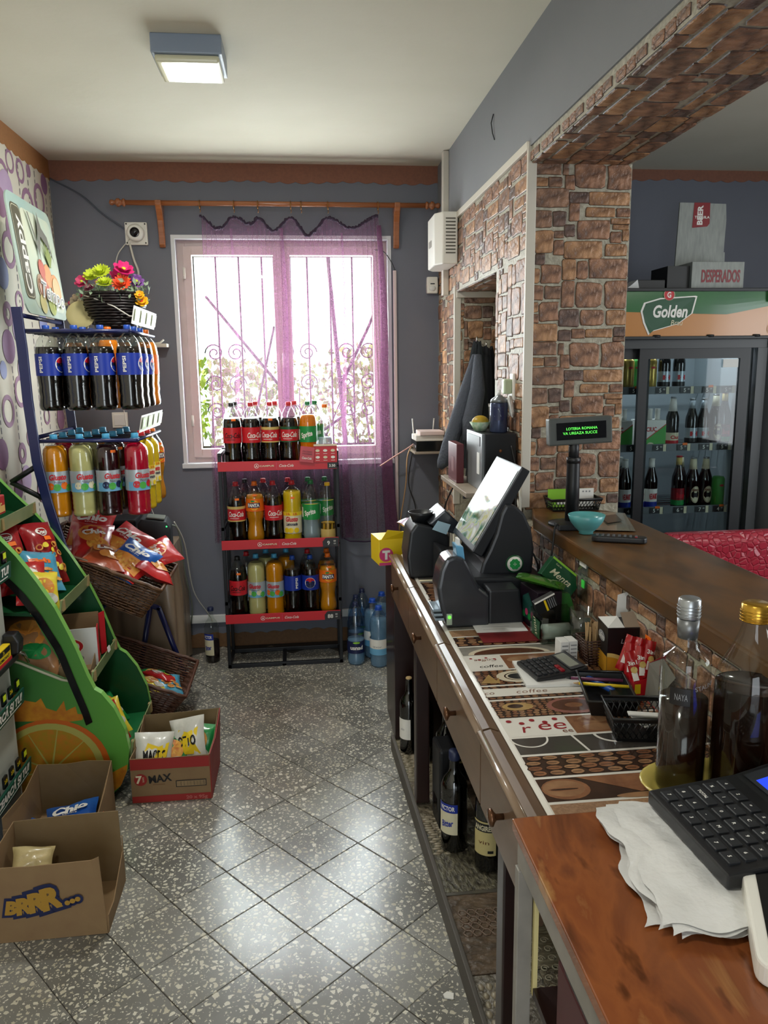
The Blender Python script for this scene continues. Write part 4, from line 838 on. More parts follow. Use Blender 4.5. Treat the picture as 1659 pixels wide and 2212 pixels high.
for n_, (z, x0) in enumerate(((1.765, -1.08), (1.328, -1.07))):
    B().tube([(x0, 3.258, z + .004), (-.66, 3.258, z)], .008, m_bluem, 6).obj('front_rail', hr)
    for k in range(8):
        y = 3.2775 + .13 * (k // 2) + (.045 if k % 2 else 0)
        B().tube([(x0, y, z), (-.66, y, z)], .0045, mat('dark rod', '12182e', .4), 6).obj('rod', hr)
    s = B(); panel(s, [(-.655, 3.25, z + .03), (-.655, 3.74, z + .03), (-.64, 3.74, z + .10), (-.64, 3.25, z + .10)], m_white, .002)
    o = s.obj('price_rail', hr)
    p = Print(flat((-.641, 3.25, z + .03), (0, 1, 0), (0, 0, 1)), base=.001)
    p.f = (lambda z: lambda u, v, h: (-.649 + .2 * v + h, 3.25 + u, z + .03 + v))(z)
    for a in (.02, .14, .26, .38): p.rect(a, .010, a + .09, .060, mat('pale lime card', 'c9dba0', .5)); p.rect(a + .02, .022, a + .05, .05, K['white'])
    p.obj('price_card', o)
    B().tube([(-.66, 3.25, z), (-.66, 3.76, z)], .006, m_bluem, 6).obj('front_bar', hr)
Gp = 'bottles hanging by their necks on the blue rack'
ORD = ['first', 'second', 'third', 'fourth']
ztop = 1.4521
for j in range(4):
    for i, x in enumerate((-1.0, -.892, -.790, -.683)):
        y = 3.30 + .13 * j
        key = 'orange_soda' if (j == 3 or (j == 1 and i == 2)) else 'pepsi'
        kind = 'orange soda' if key == 'orange_soda' else 'blue-labelled cola'
        put(key, 'hanging_bottle', '%s bottle, %s from the wall, %s hanging row, upper tier' % (kind, ORD[i], ORD[j]), 'bottle', (x, y, ztop), -.35 + .1 * (j % 2) + .05 * i, Gp)
t2 = [['juice_orange', 'juice_pear', 'juice_berry', 'juice_red'], ['juice_red', 'juice_pear', 'juice_berry', 'juice_yellow'], ['juice_orange', 'juice_orange', 'juice_red', 'juice_yellow'], ['juice_orange', 'juice_orange', 'juice_orange', 'fanta']]
nm = dict(juice_orange='orange juice', juice_pear='pale pear juice', juice_berry='dark berry juice', juice_red='red fruit juice', juice_yellow='yellow lemonade', fanta='amber orange soda')
for j in range(4):
    for i, x in enumerate((-1.008, -.905, -.800, -.683)):
        put(t2[j][i], 'hanging_bottle', '%s bottle, %s from the wall, %s hanging row, lower tier' % (nm[t2[j][i]], ORD[i], ORD[j]), 'bottle', (x, 3.30 + .13 * j, 1.0153), .35 + .12 * i, Gp)
# header sign leaning on top of the rack
sg = thing('juice_sign', 'rounded fruit-juice advertising board with olive name panel leaning on the blue rack', 'sign', (-1.06, 3.27, 1.84))
sg.rotation_euler = (0, -.10, 0)
SW, SH = .55, .47
def rrect(w, h, r, x0=0, y0=0, n=5): return [(x0 + cx + r * cos(a0 + pi / 2 * i / n), y0 + cy + r * sin(a0 + pi / 2 * i / n)) for cx, cy, a0 in ((w - r, r, -pi / 2), (w - r, h - r, 0), (r, h - r, pi / 2), (r, r, pi)) for i in range(n + 1)]
B().prism(rrect(SW, SH, .05), 0, .006, mat('sign ground', '9fc0bb', .45, col2='c9d2c0', scale=3, coat=.3), 0).obj('board', sg)
p = Print(lambda u, v, h: (.006 + h, u, v), step=.0004)
p.poly(rrect(SW - .15, SH - .07, .05, .13, .03), mat('sign cream', 'd9d8be', .5, col2='b9cfc0', scale=4)); p.poly(rrect(.115, SH - .10, .03, .03, .06), mat('olive panel', '57533f', .5)); p.poly(rrect(.102, SH - .113, .026, .0365, .0665), mat('olive panel rim', 'cfcdb4', .5)); p.poly(rrect(.096, SH - .119, .024, .0395, .0695), mat('olive panel'))
p.text('Cappy', .088, .235, .062, K['white'], rot=pi / 2, bold=.02, w=.31)
for u, v, r, c in ((.30, .16, .055, 'red'), (.36, .18, .05, 'orange'), (.44, .13, .065, 'orange'), (.24, .12, .055, 'brown'), (.34, .06, .05, 'lime'), (.22, .05, .04, 'yellow'), (.28, .20, .04, 'red')): p.disc(u, v, r, mat('faded ' + c, {'red': 'c8604c', 'orange': 'dc9a60', 'brown': 'b08a66', 'lime': 'b4bf62', 'yellow': 'd8cf90'}[c], .5))
p.disc(.44, .13, .05, mat('faded flesh', 'e6bd8a', .5)); p.disc(.24, .12, .04, mat('faded seed', 'c79a86', .5))
for k in range(7): a = pi / 2 + (k - 3) * .28; p.poly([(.40 - .012, .22), (.40 + .012, .22), (.40 + .12 * cos(a), .22 + .15 * sin(a))], mat('faded leaf', '8f9c50', .5))
p.poly([(.20, .42), (.215, .42), (.29, .28), (.285, .22), (.27, .27)], mat('grey shape', '77766c', .5)); p.poly([(.33, .44), (.30, .36), (.27, .28), (.29, .27), (.33, .34), (.42, .30), (.47, .24), (.42, .35), (.36, .38)], mat('grey shape'))
p.text('Tempo', .36, .10, .07, K['white'], shear=.3, bold=.05, rot=-.12, w=.30); p.text('Tempo', .36, .10, .065, K['grey'], shear=.3, bold=.0, rot=-.12, w=.29)
p.obj('print', sg)
# flower basket and companions on top
fb_ = thing('flower_basket', 'dark glossy woven basket full of colourful artificial flowers on the blue rack', 'flowers', (-.79, 3.60, 1.79))
b = B()
for q in range(13):
    z = .012 + q * .0115; r = .085 + .042 * sin(q / 12 * 2.1) ; b.tube([((r + .003 * (1 if (i + q) % 2 else -1)) * cos(i * pi / 15), .8 * (r + .003 * (1 if (i + q) % 2 else -1)) * sin(i * pi / 15), z) for i in range(30)], .0062, m_wickd, 5, closed=True)
b.obj('weave', fb_, kind='stuff')
B().lathe([(.085, 0), (.09, .01), (.11, .08), (.118, .15), (.10, .155), (0, .15)], m_wickd, 20).obj('liner', fb_, loc=(0, 0, 0)).scale = (1, .8, 1)
B().tube([(-.11, -.06, .14), (-.05, -.095, .12), (.02, -.105, .09), (.08, -.10, .05), (.12, -.06, .05)], .003, m_wire, 5).obj('cord', fb_)
def flower(x, y, z, r, m, n, mc, nm_='flower', lay=2):
    b = B(); rr = random.Random(int(x * 999))
    for L in range(lay):
        for k in range(n):
            a = 2 * pi * (k + .5 * L) / n; q = r * (1 - .28 * L); w = q * sin(pi / n) * 1.15; e = .25 + .5 * L; c, s = cos(a), sin(a)
            f = lambda u, v: (q * u * c - v * w * s, q * u * s + v * w * c, q * e * u * u + .002 * L)
            b.add([f(.1, 0), f(.55, -1), f(1, -.3), f(1, .3), f(.55, 1)], [(0, 1, 2, 3, 4)], m)
    b.ball((0, 0, r * .18), (r * .22, r * .22, r * .12), mc, 8, 5)
    o = b.obj('flower', fb_, loc=(x, y, z), rot=(rr.uniform(.5, 1.0) if y < .02 else .3, rr.uniform(-.3, .3) + x * 3, 0)); o['label'] = nm_
F_lime = mat('petal lime', 'c3d233', .6); F_mag = mat('petal magenta', 'd11f72', .6); F_oran = mat('petal orange red', 'e2512c', .6); F_pur = mat('petal purple', '7b4c94', .6); F_pink = mat('petal pink', 'c43a68', .6); F_yelw = mat('petal yellow', 'eeb21c', .6); F_wine = mat('petal wine', '6f2440', .6)
for x, y, z, r, m, n, l in [(-.035, -.05, .235, .042, F_lime, 14, 'lime green daisy'), (-.085, -.02, .225, .035, F_lime, 9, 'lime green bloom'), (-.015, -.085, .185, .038, F_lime, 14, 'lime green daisy'), (.035, -.03, .225, .04, F_mag, 6, 'magenta bloom'), (.06, -.06, .245, .045, F_mag, 6, 'magenta bloom'), (.055, -.085, .185, .042, F_oran, 14, 'orange red bloom'), (.105, -.03, .20, .034, F_pur, 8, 'purple bloom'), (-.125, -.02, .20, .032, F_pink, 6, 'pink rose'), (.125, -.05, .115, .030, F_yelw, 6, 'yellow freesia'), (.12, -.06, .14, .022, F_yelw, 6, 'yellow freesia'), (-.08, -.08, .165, .025, F_wine, 7, 'wine red bloom'), (-.06, .05, .2, .035, F_pink, 7, 'pink bloom'), (.05, .05, .2, .035, F_lime, 12, 'lime green daisy')]: flower(x, y, z, r, m, n, F_lime if m is not F_yelw else F_oran, l, 2 if n < 12 else 3)
b = B(); rr = random.Random(9); m_fol = mat('grey green foliage', '6d8a6a', .6, col2='a5b89a', scale=30); 
for k in range(260):
    a = rr.uniform(0, 2 * pi); q = rr.uniform(.07, .155); p_ = Vector((q * cos(a), q * .75 * sin(a), .15 + rr.uniform(-.035, .05))); s = rr.uniform(.008, .02)
    e = Euler((rr.uniform(0, 6), rr.uniform(0, 6), rr.uniform(0, 6))).to_matrix(); b.add([tuple(p_ + e @ Vector(v) * s) for v in ((-1, 0, 0), (0, -.45, .1), (1, 0, 0), (0, .45, .1))], [(0, 1, 2, 3)], m_fol)
b.obj('foliage', fb_, kind='stuff')
ct = thing('dried_flower_bunch', 'bunch of cream and pink dried flowers behind the juice sign', 'flowers', (-.955, 3.66, 1.79)); b = B(); rr = random.Random(4)
for k in range(60):
    a = rr.uniform(0, 6.28); q = rr.uniform(0, .06); b.ball((q * cos(a), q * sin(a), .07 + rr.uniform(-.05, .08)), rr.uniform(.008, .014), mat('dried cream', 'b9ac94', .8) if k % 5 else F_pink, 6, 4)
b.obj('blossoms', ct, kind='stuff'); B().lathe([(.03, 0), (.035, .03), (0, .03)], mat('dried cream'), 10).obj('stem_base', ct)
pl = thing('straw_plate', 'round straw-coloured plate standing upright beside the flower basket', 'plate', (-.925, 3.55, 1.795), (rad(75), 0, 0))
B().lathe([(.0, 0), (.035, .002), (.055, .008), (.062, .012), (.060, .014), (.034, .006), (0, .004)], mat('straw plate', 'b3a878', .6), 28, c=(0, .055, 0)).obj('dish', pl)

# snack baskets of the rack
TI = rad(25)
b1 = basket('wicker_basket', 'upper tilted wicker basket full of red crisp bags on the blue rack', .55, .44, .15, .12, (-.865, 3.50, .79), (0, TI, 0), m_wick, rows=12)
b2 = basket('wicker_basket', 'lower wicker basket with a few yellow snack bags by the floor', .56, .43, .14, .16, (-.80, 3.49, .29), (0, rad(22), 0), mat('reddish wicker', '6a4230', .5, col2='452819', scale=40, contrast=1.5), rows=12)
Gc = 'crisp bags in the wicker baskets'
for key, x, y, dz, r, l in [('bag_chio', -.83, 3.55, .05, (.35, .45, -.5), 'large red crisp bag leaning at the back of the upper wicker basket'), ('bag_red', -.72, 3.62, .03, (.2, .5, -.9), 'red crisp bag with white corner at the right back of the upper basket'), ('bag_chio', -.76, 3.42, .03, (.1, .45, -.35), 'red crisp bag with blue foil at the front of the upper basket'), ('bag_red', -.69, 3.47, .03, (.15, .6, .4), 'red and amber crisp bag at the right rim of the upper basket'), ('bag_rust', -.86, 3.40, .02, (.1, .35, .1), 'rust brown crisp bag at the left front of the upper basket'), ('bag_blue2', -.76, 3.40, .045, (.35, .5, -.3), 'dark blue crisp bag poking out at the front of the upper basket'), ('bag_red', -.94, 3.50, .03, (.5, .2, .3), 'shadowed red crisp bag at the rear left of the upper basket'), ('bag_chio', -.98, 3.62, .04, (.7, .2, .1), 'crisp bag lying deepest in the rear of the upper basket')]:
    bag(key, (x, y, .79 + (-.865 - x) * math.tan(TI) + dz), r, l, Gc)
for key, x, y, dz, r, l in [('bag_yellow', -.70, 3.38, -.05, (.3, .3, .8), 'yellow snack bag at the left of the lower wicker basket'), ('bag_mixed', -.68, 3.47, -.04, (.2, .4, 1.2), 'red and white snack bag in the lower wicker basket'), ('bag_fish', -.64, 3.43, -.045, (.3, .35, .4), 'pale blue pretzel bag at the right of the lower wicker basket'), ('bag_green', -.72, 3.50, -.07, (.2, .2, .2), 'green snack bag lying in the lower wicker basket')]:
    bag(key, (x, y, .30 + (-.80 - x) * .404 + dz), r, l, Gc, .8)

# satin-covered side table, receipt printer and black box behind the rack
tb = thing('draped_table', 'small side table draped with shiny beige satin cloth behind the blue rack', 'table', (-.93, 4.10, 0))
m_satin = mat('beige satin', '8d7a66', .3, col2='9c8873', scale=3, coat=.2)
def drape(u, v):
    a = u * 2 * pi; c, s = cos(a), sin(a); k = max(abs(c), abs(s)); x, y = .25 * c / k, .20 * s / k; f = 1 + min(1, v * 2.5) * (.06 + .06 * sin(a * 13) + .03 * sin(a * 29 + 1))
    return (x * f, y * f, (.70 * (1 - v) + .02 * v))
B().grid(drape, 90, 10, m_satin).box((-.25, -.20, .69), (.25, .20, .702), m_satin).obj('satin_cloth', tb)
for x in (-.2, .2):
    for y in (-.17, .17): B().box((x - .015, y - .015, 0), (x + .015, y + .015, .69), m_wood).obj('leg', tb)
up = thing('receipt_printer', 'grey-topped black receipt printer with a green light on the draped table', 'printer', (-.755, 3.99, .703), .1)
B().prism([(-.08, 0), (.08, 0), (.08, .12), (.06, .155), (-.06, .175), (-.08, .15)], -.08, .09, mat('dark grey plastic', '303438', .45), 1).obj('body', up, bevel=.008)
B().box((-.06, -.07, .168), (.03, .03, .176), mat('mid grey plastic', '6c7068', .4)).obj('lid', up, bevel=.003, rot=(0, .14, 0)); B().ball((.062, -.082, .13), .004, mat('green light', '40ff80', .5, emit=2), 6, 4).obj('light', up)
bx = thing('black_equipment_box', 'flat black equipment box at the back of the draped table', 'box', (-1.0, 4.12, .703))
B().box((-.13, -.1, 0), (.14, .1, .15), m_black).obj('body', bx, bevel=.01); B().box((-.1, -.102, .11), (.1, -.099, .13), m_blackg).obj('slot', bx)
cable('grey cables running from the printer down behind the satin cloth', [(-.72, 4.05, .80), (-.66, 4.1, .78), (-.65, 4.2, .5), (-.64, 4.3, .3), (-.66, 4.36, .17)], .004, mat('grey green cable', '7d8478', .5))
cable('pale cable curving along the wall foot to the socket strip', [(-.66, 4.0, .84), (-.63, 4.1, .7), (-.62, 4.25, .4), (-.56, 4.37, .22), (-.54, 4.38, .17)], .0035, m_wire)
cable('thin white wire dropping from the upper tier to the snack basket', [(-.86, 3.95, 1.42), (-.84, 3.95, 1.2), (-.80, 3.95, 1.05), (-.77, 3.95, .95), (-.75, 3.95, .89)], .002, m_wire)
# ---------------- green fruit-juice shelf unit ----------------
m_gr = mat('green laminate', '246024', .4, col2='3f7f30', scale=1.6, coat=.2); m_grl = mat('lime green edge', '7fbf5c', .35, coat=.3); m_grd = mat('dark green laminate', '0c4a26', .4, coat=.2); m_lip = mat('green tinted acrylic', '9aa878', .25, col2='7d8f62', scale=6)
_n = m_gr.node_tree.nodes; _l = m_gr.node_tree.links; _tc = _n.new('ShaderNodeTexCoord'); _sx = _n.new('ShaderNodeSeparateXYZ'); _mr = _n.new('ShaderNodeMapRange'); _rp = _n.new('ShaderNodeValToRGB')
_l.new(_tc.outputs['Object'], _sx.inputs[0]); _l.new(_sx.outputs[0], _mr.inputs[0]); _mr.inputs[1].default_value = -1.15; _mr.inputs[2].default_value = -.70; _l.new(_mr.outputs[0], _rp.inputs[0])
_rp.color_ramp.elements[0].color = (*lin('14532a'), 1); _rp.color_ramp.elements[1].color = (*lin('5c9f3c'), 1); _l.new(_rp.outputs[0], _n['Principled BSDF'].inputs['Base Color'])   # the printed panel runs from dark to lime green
gu = thing('green_shelf_unit', 'curved green snack shelf unit with orange-slice print on its side', 'shelf unit', (0, 0, 0))
OUT = [(-1.235, 1.22), (-1.163, 1.134), (-1.10, 1.065), (-1.02, .965), (-.96, .87), (-.903, .765), (-.85, .63), (-.81, .50), (-.79, .448), (-.765, .43), (-.725, .37), (-.69, .28), (-.68, .2), (-.69, .12), (-.725, .05), (-.775, .0)]
INN = [(-.877, .485), (-.893, .544), (-.939, .642), (-.976, .733), (-1.018, .812), (-1.09, .91), (-1.18, 1.02), (-1.235, 1.08)]
def sidepanel(b, y0, y1, m, me):
    """panel with its rim strip; closed outline"""
    b.prism(OUT + [(-1.235, 0)], y0, y1, m, 1)
    n = len(OUT)
    for i in range(n - 1):
        (x0, z0), (x1, z1) = OUT[i], OUT[i + 1]; b.add([(x0 + .002, y0 - .001, z0 + .001), (x1 + .002, y0 - .001, z1 + .001), (x1 + .002, y1 + .001, z1 + .001), (x0 + .002, y1 + .001, z0 + .001)], [(0, 1, 2, 3)], me)
b = B(); sidepanel(b, 3.204, 3.230, m_grd, m_grl); b.obj('side_panel', gu)
# near side: arc band over an opening, solid below
b = B()
arc = OUT[:9] + INN
# build the band as quads between the outer arc and the inner arc
def lerp_poly(P, n):
    d = [0]
    for a, c in zip(P, P[1:]): d.append(d[-1] + math.hypot(c[0] - a[0], c[1] - a[1]))
    o = []
    for i in range(n + 1):
        t = d[-1] * i / n; k = max(j for j in range(len(d)) if d[j] <= t + 1e-9); k = min(k, len(P) - 2); q = (t - d[k]) / (d[k + 1] - d[k]); o.append((P[k][0] + (P[k + 1][0] - P[k][0]) * q, P[k][1] + (P[k + 1][1] - P[k][1]) * q))
    return o
NA = 16; A = lerp_poly(OUT[:9], NA); I_ = lerp_poly(INN[::-1], NA)
for i in range(NA):
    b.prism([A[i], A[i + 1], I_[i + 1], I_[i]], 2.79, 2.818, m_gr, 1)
    b.add([(A[i][0] + .001, 2.788, A[i][1] + .001), (A[i + 1][0] + .001, 2.788, A[i + 1][1] + .001), (A[i + 1][0] + .001, 2.82, A[i + 1][1] + .001), (A[i][0] + .001, 2.82, A[i][1] + .001)], [(0, 1, 2, 3)], m_grl)
b.obj('side_arc', gu)
b = B()
low = OUT[8:] + [(-1.235, 0), (-1.235, .60), (-1.10, .585), (-1.04, .562), (-.96, .52), (-.90, .49), (-.877, .485)]
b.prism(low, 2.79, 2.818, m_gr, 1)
for i in range(8, len(OUT) - 1):
    (x0, z0), (x1, z1) = OUT[i], OUT[i + 1]; b.add([(x0 + .001, 2.788, z0), (x1 + .001, 2.788, z1), (x1 + .001, 2.82, z1), (x0 + .001, 2.82, z0)], [(0, 1, 2, 3)], m_grl)
b.obj('side_panel', gu)
B().tube([(-1.235, 2.789, .602), (-1.10, 2.789, .587), (-1.04, 2.789, .564), (-.96, 2.789, .522), (-.90, 2.789, .492), (-.877, 2.789, .487)], .005, mat('cream edge', 'b9b89c', .5), 6).obj('edge_trim', gu)
p = Print(lambda u, v, h: (u, 2.79 - h, v), step=.0003, base=.0008)
m_spl = mat('printed splash', 'c88a1c', .45, col2='a85a10', scale=30); m_pulp = mat('printed orange pulp', 'b9731a', .45, col2='a08018', scale=45, contrast=1.5); m_pith = mat('printed pith', 'a8a352', .45); m_peel = mat('printed peel', 'c05c14', .45)
p.poly([(-1.235, .44), (-1.18, .50), (-1.15, .45), (-1.12, .475), (-1.08, .44), (-1.05, .455), (-1.04, .42), (-1.0, .41), (-.98, .425), (-.965, .385), (-.93, .37), (-.90, .41), (-.895, .37), (-.86, .385), (-.855, .355), (-.83, .352), (-.84, .33), (-.90, .325), (-1.0, .335), (-1.1, .34), (-1.235, .34)], m_spl)
p.poly([(-.79, .0), (-.72, .0 + .055), (-.695, .11), (-.69, .14), (-.75, .11), (-.80, .08)], m_spl)
SCX, SCZ = -.965, .135
p.disc(SCX, SCZ, .215, m_peel, r2=.205, n=36); p.disc(SCX - .004, SCZ, .196, m_pith, r2=.19, n=36); p.disc(SCX - .006, SCZ, .172, m_pulp, r2=.166, n=36)
for k in range(10):
    a = .12 + k * pi / 5; c, s = cos(a), sin(a); p.poly([(SCX - .004 * s, SCZ + .004 * c), (SCX + .17 * c - .0015 * s, SCZ + .165 * s + .0015 * c), (SCX + .17 * c + .0015 * s, SCZ + .165 * s - .0015 * c), (SCX + .004 * s, SCZ - .004 * c)], m_pith)
p.disc(SCX, SCZ, .014, m_pith)
st = [(-1.235, 1.10), (-1.10, .935), (-1.016, .834), (-.96, .743), (-.894, .605), (-.856, .47), (-.825, .37), (-.812, .315)]
S0 = lerp_poly(st, 20); h = p._lay()
for i in range(20):
    w0, w1 = (.004 + .011 * min(1, i / 8)) , (.004 + .011 * min(1, (i + 1) / 8))
    p.b.add([p.f(S0[i][0] - w0, S0[i][1] - w0 * .4, h), p.f(S0[i][0] + w0 * .6, S0[i][1] + w0 * .4, h), p.f(S0[i + 1][0] + w1 * .6, S0[i + 1][1] + w1 * .4, h), p.f(S0[i + 1][0] - w1, S0[i + 1][1] - w1 * .4, h)], [(0, 1, 2, 3)], m_blackg)
p.obj('print', gu)
B().box((-1.24, 2.818, .02), (-1.225, 3.204, 1.2), m_grd).obj('back_panel', gu)
for n_, (xf, zf, xb, zb) in enumerate(((-1.10, 1.045, -1.225, 1.07), (-.915, .735, -1.225, .76), (-.825, .455, -1.225, .46), (-.70, .165, -1.225, .12))):
    b = B(); b.prism([(xb, zb - .012), (xf, zf - .012), (xf, zf), (xb, zb)], 2.82, 3.202, m_grd if n_ != 3 else mat('mid green laminate', '1c6a3c', .4), 1); b.obj('shelf', gu)
    b = B(); b.prism([(xf - .002, zf - .012), (xf + .022, zf - .004), (xf + .030, zf + .048), (xf + .026, zf + .048), (xf + .016, zf), (xf - .002, zf - .006)], 2.82, 3.202, m_lip, 1); l_ = b.obj('shelf_lip', gu)
    for yy in (2.835, 3.175): B().box((xf + .018, yy, zf + .005), (xf + .032, yy + .02, zf + .045), mat('worn tape', 'a08a5c', .6)).obj('tape', l_, rot=(0, 0, 0))
tg = tag(B().prism(rrect(.035, .022, .005), 0, .002, m_whitep, 0).obj('price_ticket', label='blank white price ticket stuck on the lip of the third green shelf', cat='ticket'), loc=(-.79, 3.03, .50))
tg.rotation_euler = (0, -.15, 0)
Gb = 'snack bags on the green shelf unit'
for key, loc, rot, l in [('bag_croco', (-1.02, 3.085, .905), (rad(62), .1, rad(58)), 'dark red cracker bag with pretzels and an orange sticker, right on the green unit'), ('bag_croco', (-1.11, 2.97, .91), (rad(65), 0, rad(50)), 'dark red cracker bag partly behind the other, left on the green unit'), ('bag_fish', (-1.0, 2.98, .86), (rad(48), .2, rad(42)), 'blue fish-cracker bag leaning in front of the red cracker bags'), ('bag_mixed', (-1.015, 2.90, .835), (rad(55), .1, rad(30)), 'small red and yellow snack bag beside the blue cracker bag'), ('bag_yellow', (-.965, 2.885, .80), (rad(60), .2, rad(40)), 'small yellow cheese snack bag at the lip of the second green shelf'), ('bag_blue2', (-1.06, 3.06, .56), (.2, .05, .3), 'dark blue snack bag lying behind the white carton on the third shelf'), ('bag_amber', (-1.06, 2.95, .575), (rad(42), .1, rad(20)), 'large clear bag of amber puffs with green print seen through the side opening'), ('bag_green', (-.83, 3.12, .225), (.7, .1, 1.0), 'green snack bag standing in the bottom green shelf'), ('bag_yellow', (-.80, 3.04, .22), (.8, 0, .7), 'yellow snack bag in the bottom green shelf'), ('bag_mixed', (-.78, 2.95, .235), (1.0, 0, .9), 'red cracker bag at the front of the bottom green shelf'), ('bag_croco', (-.95, 3.0, .2), (.2, .1, .3), 'dark snack bag lying deep in the bottom green shelf')]: bag(key, loc, rot, l, Gb, .9)
# white and red biscuit carton on the third shelf
cb = thing('biscuit_carton', 'open white and red biscuit carton on the third green shelf', 'carton', (-1.005, 2.975, .462), rad(10))
b = B(); w, d, hh = .185, .15, .155
panel(b, [(0, 0, 0), (w, 0, 0), (w, 0, hh), (0, 0, hh)], m_whitep); b.obj('front_wall', cb)
b = B(); panel(b, [(0, d, 0), (w, d, 0), (w, d, hh + .02), (0, d, hh + .02)], m_card); panel(b, [(0, 0, 0), (w, 0, 0), (w, d, 0), (0, d, 0)], m_card); b.obj('inner_wall', cb)
b = B(); panel(b, [(w, 0, 0), (w, .05, 0), (w, .05, hh), (w, 0, hh)], K['red']); panel(b, [(w + .001, d - .03, 0), (w + .02, d, 0), (w + .02, d, hh + .02), (w + .001, d - .03, hh + .02)], K['red']); b.obj('flap', cb, kind='stuff')
p = Print(flat((0, -.003, 0), (1, 0, 0), (0, 0, 1))); p.disc(.075, .085, .062, K['white'], r2=.036); p.disc(.075, .085, .058, K['red'], r2=.032); p.text('CROCO', .072, .085, .026, K['white'], bold=.06, w=.095); p.text('multi', .06, .035, .018, K['wine'], bold=.03); p.disc(.115, .035, .018, K['grey'], r2=.013); p.obj('print', cb)
cb2 = thing('cut_carton', 'cut-down brown cardboard tray in front of the white biscuit carton', 'carton', (-.93, 2.86, .465), rad(6))
b = B()
for q in ([(0, 0, 0), (.11, 0, -.003), (.11, 0, .03), (0, 0, .05)], [(.11, 0, -.003), (.11, .15, -.003), (.11, .15, .05), (.11, 0, .03)], [(0, .15, 0), (.11, .15, 0), (.11, .15, .05), (0, .15, .07)], [(0, 0, 0), (0, .15, 0), (0, .15, .07), (0, 0, .05)], [(0, 0, 0), (.11, 0, 0), (.11, .15, 0), (0, .15, 0)]): panel(b, q, m_card, .002)
b.obj('tray', cb2)

# ---------------- pale promotional stand at the picture's edge ----------------
m_pale = mat('pale grey cardboard', 'bcbeb6', .6, col2='b3b6ae', scale=3); m_green2 = mat('stand green', '0d4d3c', .45)
ps_ = thing('promo_stand', 'pale grey cardboard promotional stand with slanting green text strips', 'stand', (0, 0, 0))
b = B(); b.prism(rrect(.62, 1.125, .03, 2.08, .004), -1.24, -1.045, m_pale, 0); b.obj('body', ps_, bevel=.003)
for n_, z in enumerate((.915, .455, .19)):
    tr = B(); tr.prism([(-1.045, z - .03), (-1.005, z), (-1.0, z + .055), (-1.006, z + .055), (-1.012, z + .006), (-1.045, z + .006)], 2.1, 2.695, m_green2, 1); tr = tr.obj('strip', ps_)
    p = Print(lambda u, v, h, z=z: (-1.0 - .005 + v * .09 + h, u, z + v), step=.0004, base=.0008); p.text('ÎNCEARCĂ ȘI TU!', 2.50, .034, .027, K['white'], shear=.15, bold=.05, w=.34); p.rect(2.32, .008, 2.66, .012, K['white']); p.obj('lettering', tr)
    for k, y in enumerate((2.655, 2.59, 2.53, 2.47, 2.40)):
        tk = B().prism(rrect(.035, .042, .006, y, z + .052), -1.018, -1.012, m_blackg, 0).obj('price_tag', ps_)
        p = Print(lambda u, v, h: (-1.012 + h, u, v)); p.text('2.05' if n_ == 2 else '26', y + .018, z + .076, .013, K['yellow'], bold=.03, w=.026); p.obj('lettering', tk)
        if k == 0 or n_ < 2: p = Print(lambda u, v, h: (-1.0115 + h, u, v)); p.rect(y + .004, z + .07, y + .03, z + .09, K['tagy']) if k % 2 == 0 else None; (p.b.v and p.obj('sticker', tk))
Gd = 'small packs on the promotional stand'
for k, y in enumerate((2.60, 2.53, 2.46)):
    t = thing('small_pack', ['small red pack nearest the edge of the top strip of the stand', 'small red pack in the middle of the top strip of the stand', 'small red pack farthest left on the top strip of the stand'][k], 'pack', (-1.043, y, .972), 0, Gd)
    B().box((0, -.025, 0), (.024, .025, .05), K['wine']).obj('wrapper', t, bevel=.003); p = Print(flat((.0245, -.025, 0), (0, 1, 0), (0, 0, 1))); p.rect(.005, .01, .045, .03, K['red']); p.obj('print', t)
dp = thing('lighter_dispenser', 'black clip dispenser with a yellow and red pack label on the pale stand', 'dispenser', (-1.04, 2.55, .62))
B().box((0, -.12, 0), (.035, .14, .02), m_black).obj('tray', dp, bevel=.004); B().prism([(0, .02), (.05, .03), (.055, .07), (.04, .10), (0, .10)], .10, .15, m_black, 1).obj('clip', dp, bevel=.006)
B().box((.005, -.12, .02), (.03, .09, .075), K['yellow']).obj('pack', dp, bevel=.004); p = Print(flat((.0305, -.12, .02), (0, 1, 0), (0, 0, 1))); p.rect(0, 0, .21, .012, K['red']); p.text('26 DE PROMOVAT', .11, .022, .01, K['black'], bold=.03, w=.16); p.rect(.01, .035, .2, .053, K['black']); p.text('26', .06, .044, .012, K['yellow']); p.text('26', .14, .044, .012, K['yellow']); p.obj('print', dp)
B().tube([(.03, .13, .03), (.045, .16, .01), (.05, .18, -.03)], .006, m_chrome, 6).obj('spring', dp)
for k, z in enumerate((1.1305, 1.196)):
    t = thing('biscuit_pack', ['lower red biscuit pack on top of the pale stand', 'upper red biscuit pack with a yellow sticker on the pale stand'][k], 'pack', (-1.19, 2.42, z), .04 * k)
    B().box((0, 0, 0), (.17, .33, .064), mat('biscuit pack red', 'a5161c', .35)).obj('pack', t, bevel=.004)
    p = Print(flat((.1705, 0, 0), (0, 1, 0), (0, 0, 1))); p.text('Wafer', .24, .036, .022, K['gold'], shear=.2, bold=.03, w=.12); p.rect(.27, .008, .32, .03, mat('printed biscuit', 'c9a05a', .5)); (p.rect(.25, .05, .28, .062, K['tagy']) if k else None); p.obj('print', t)

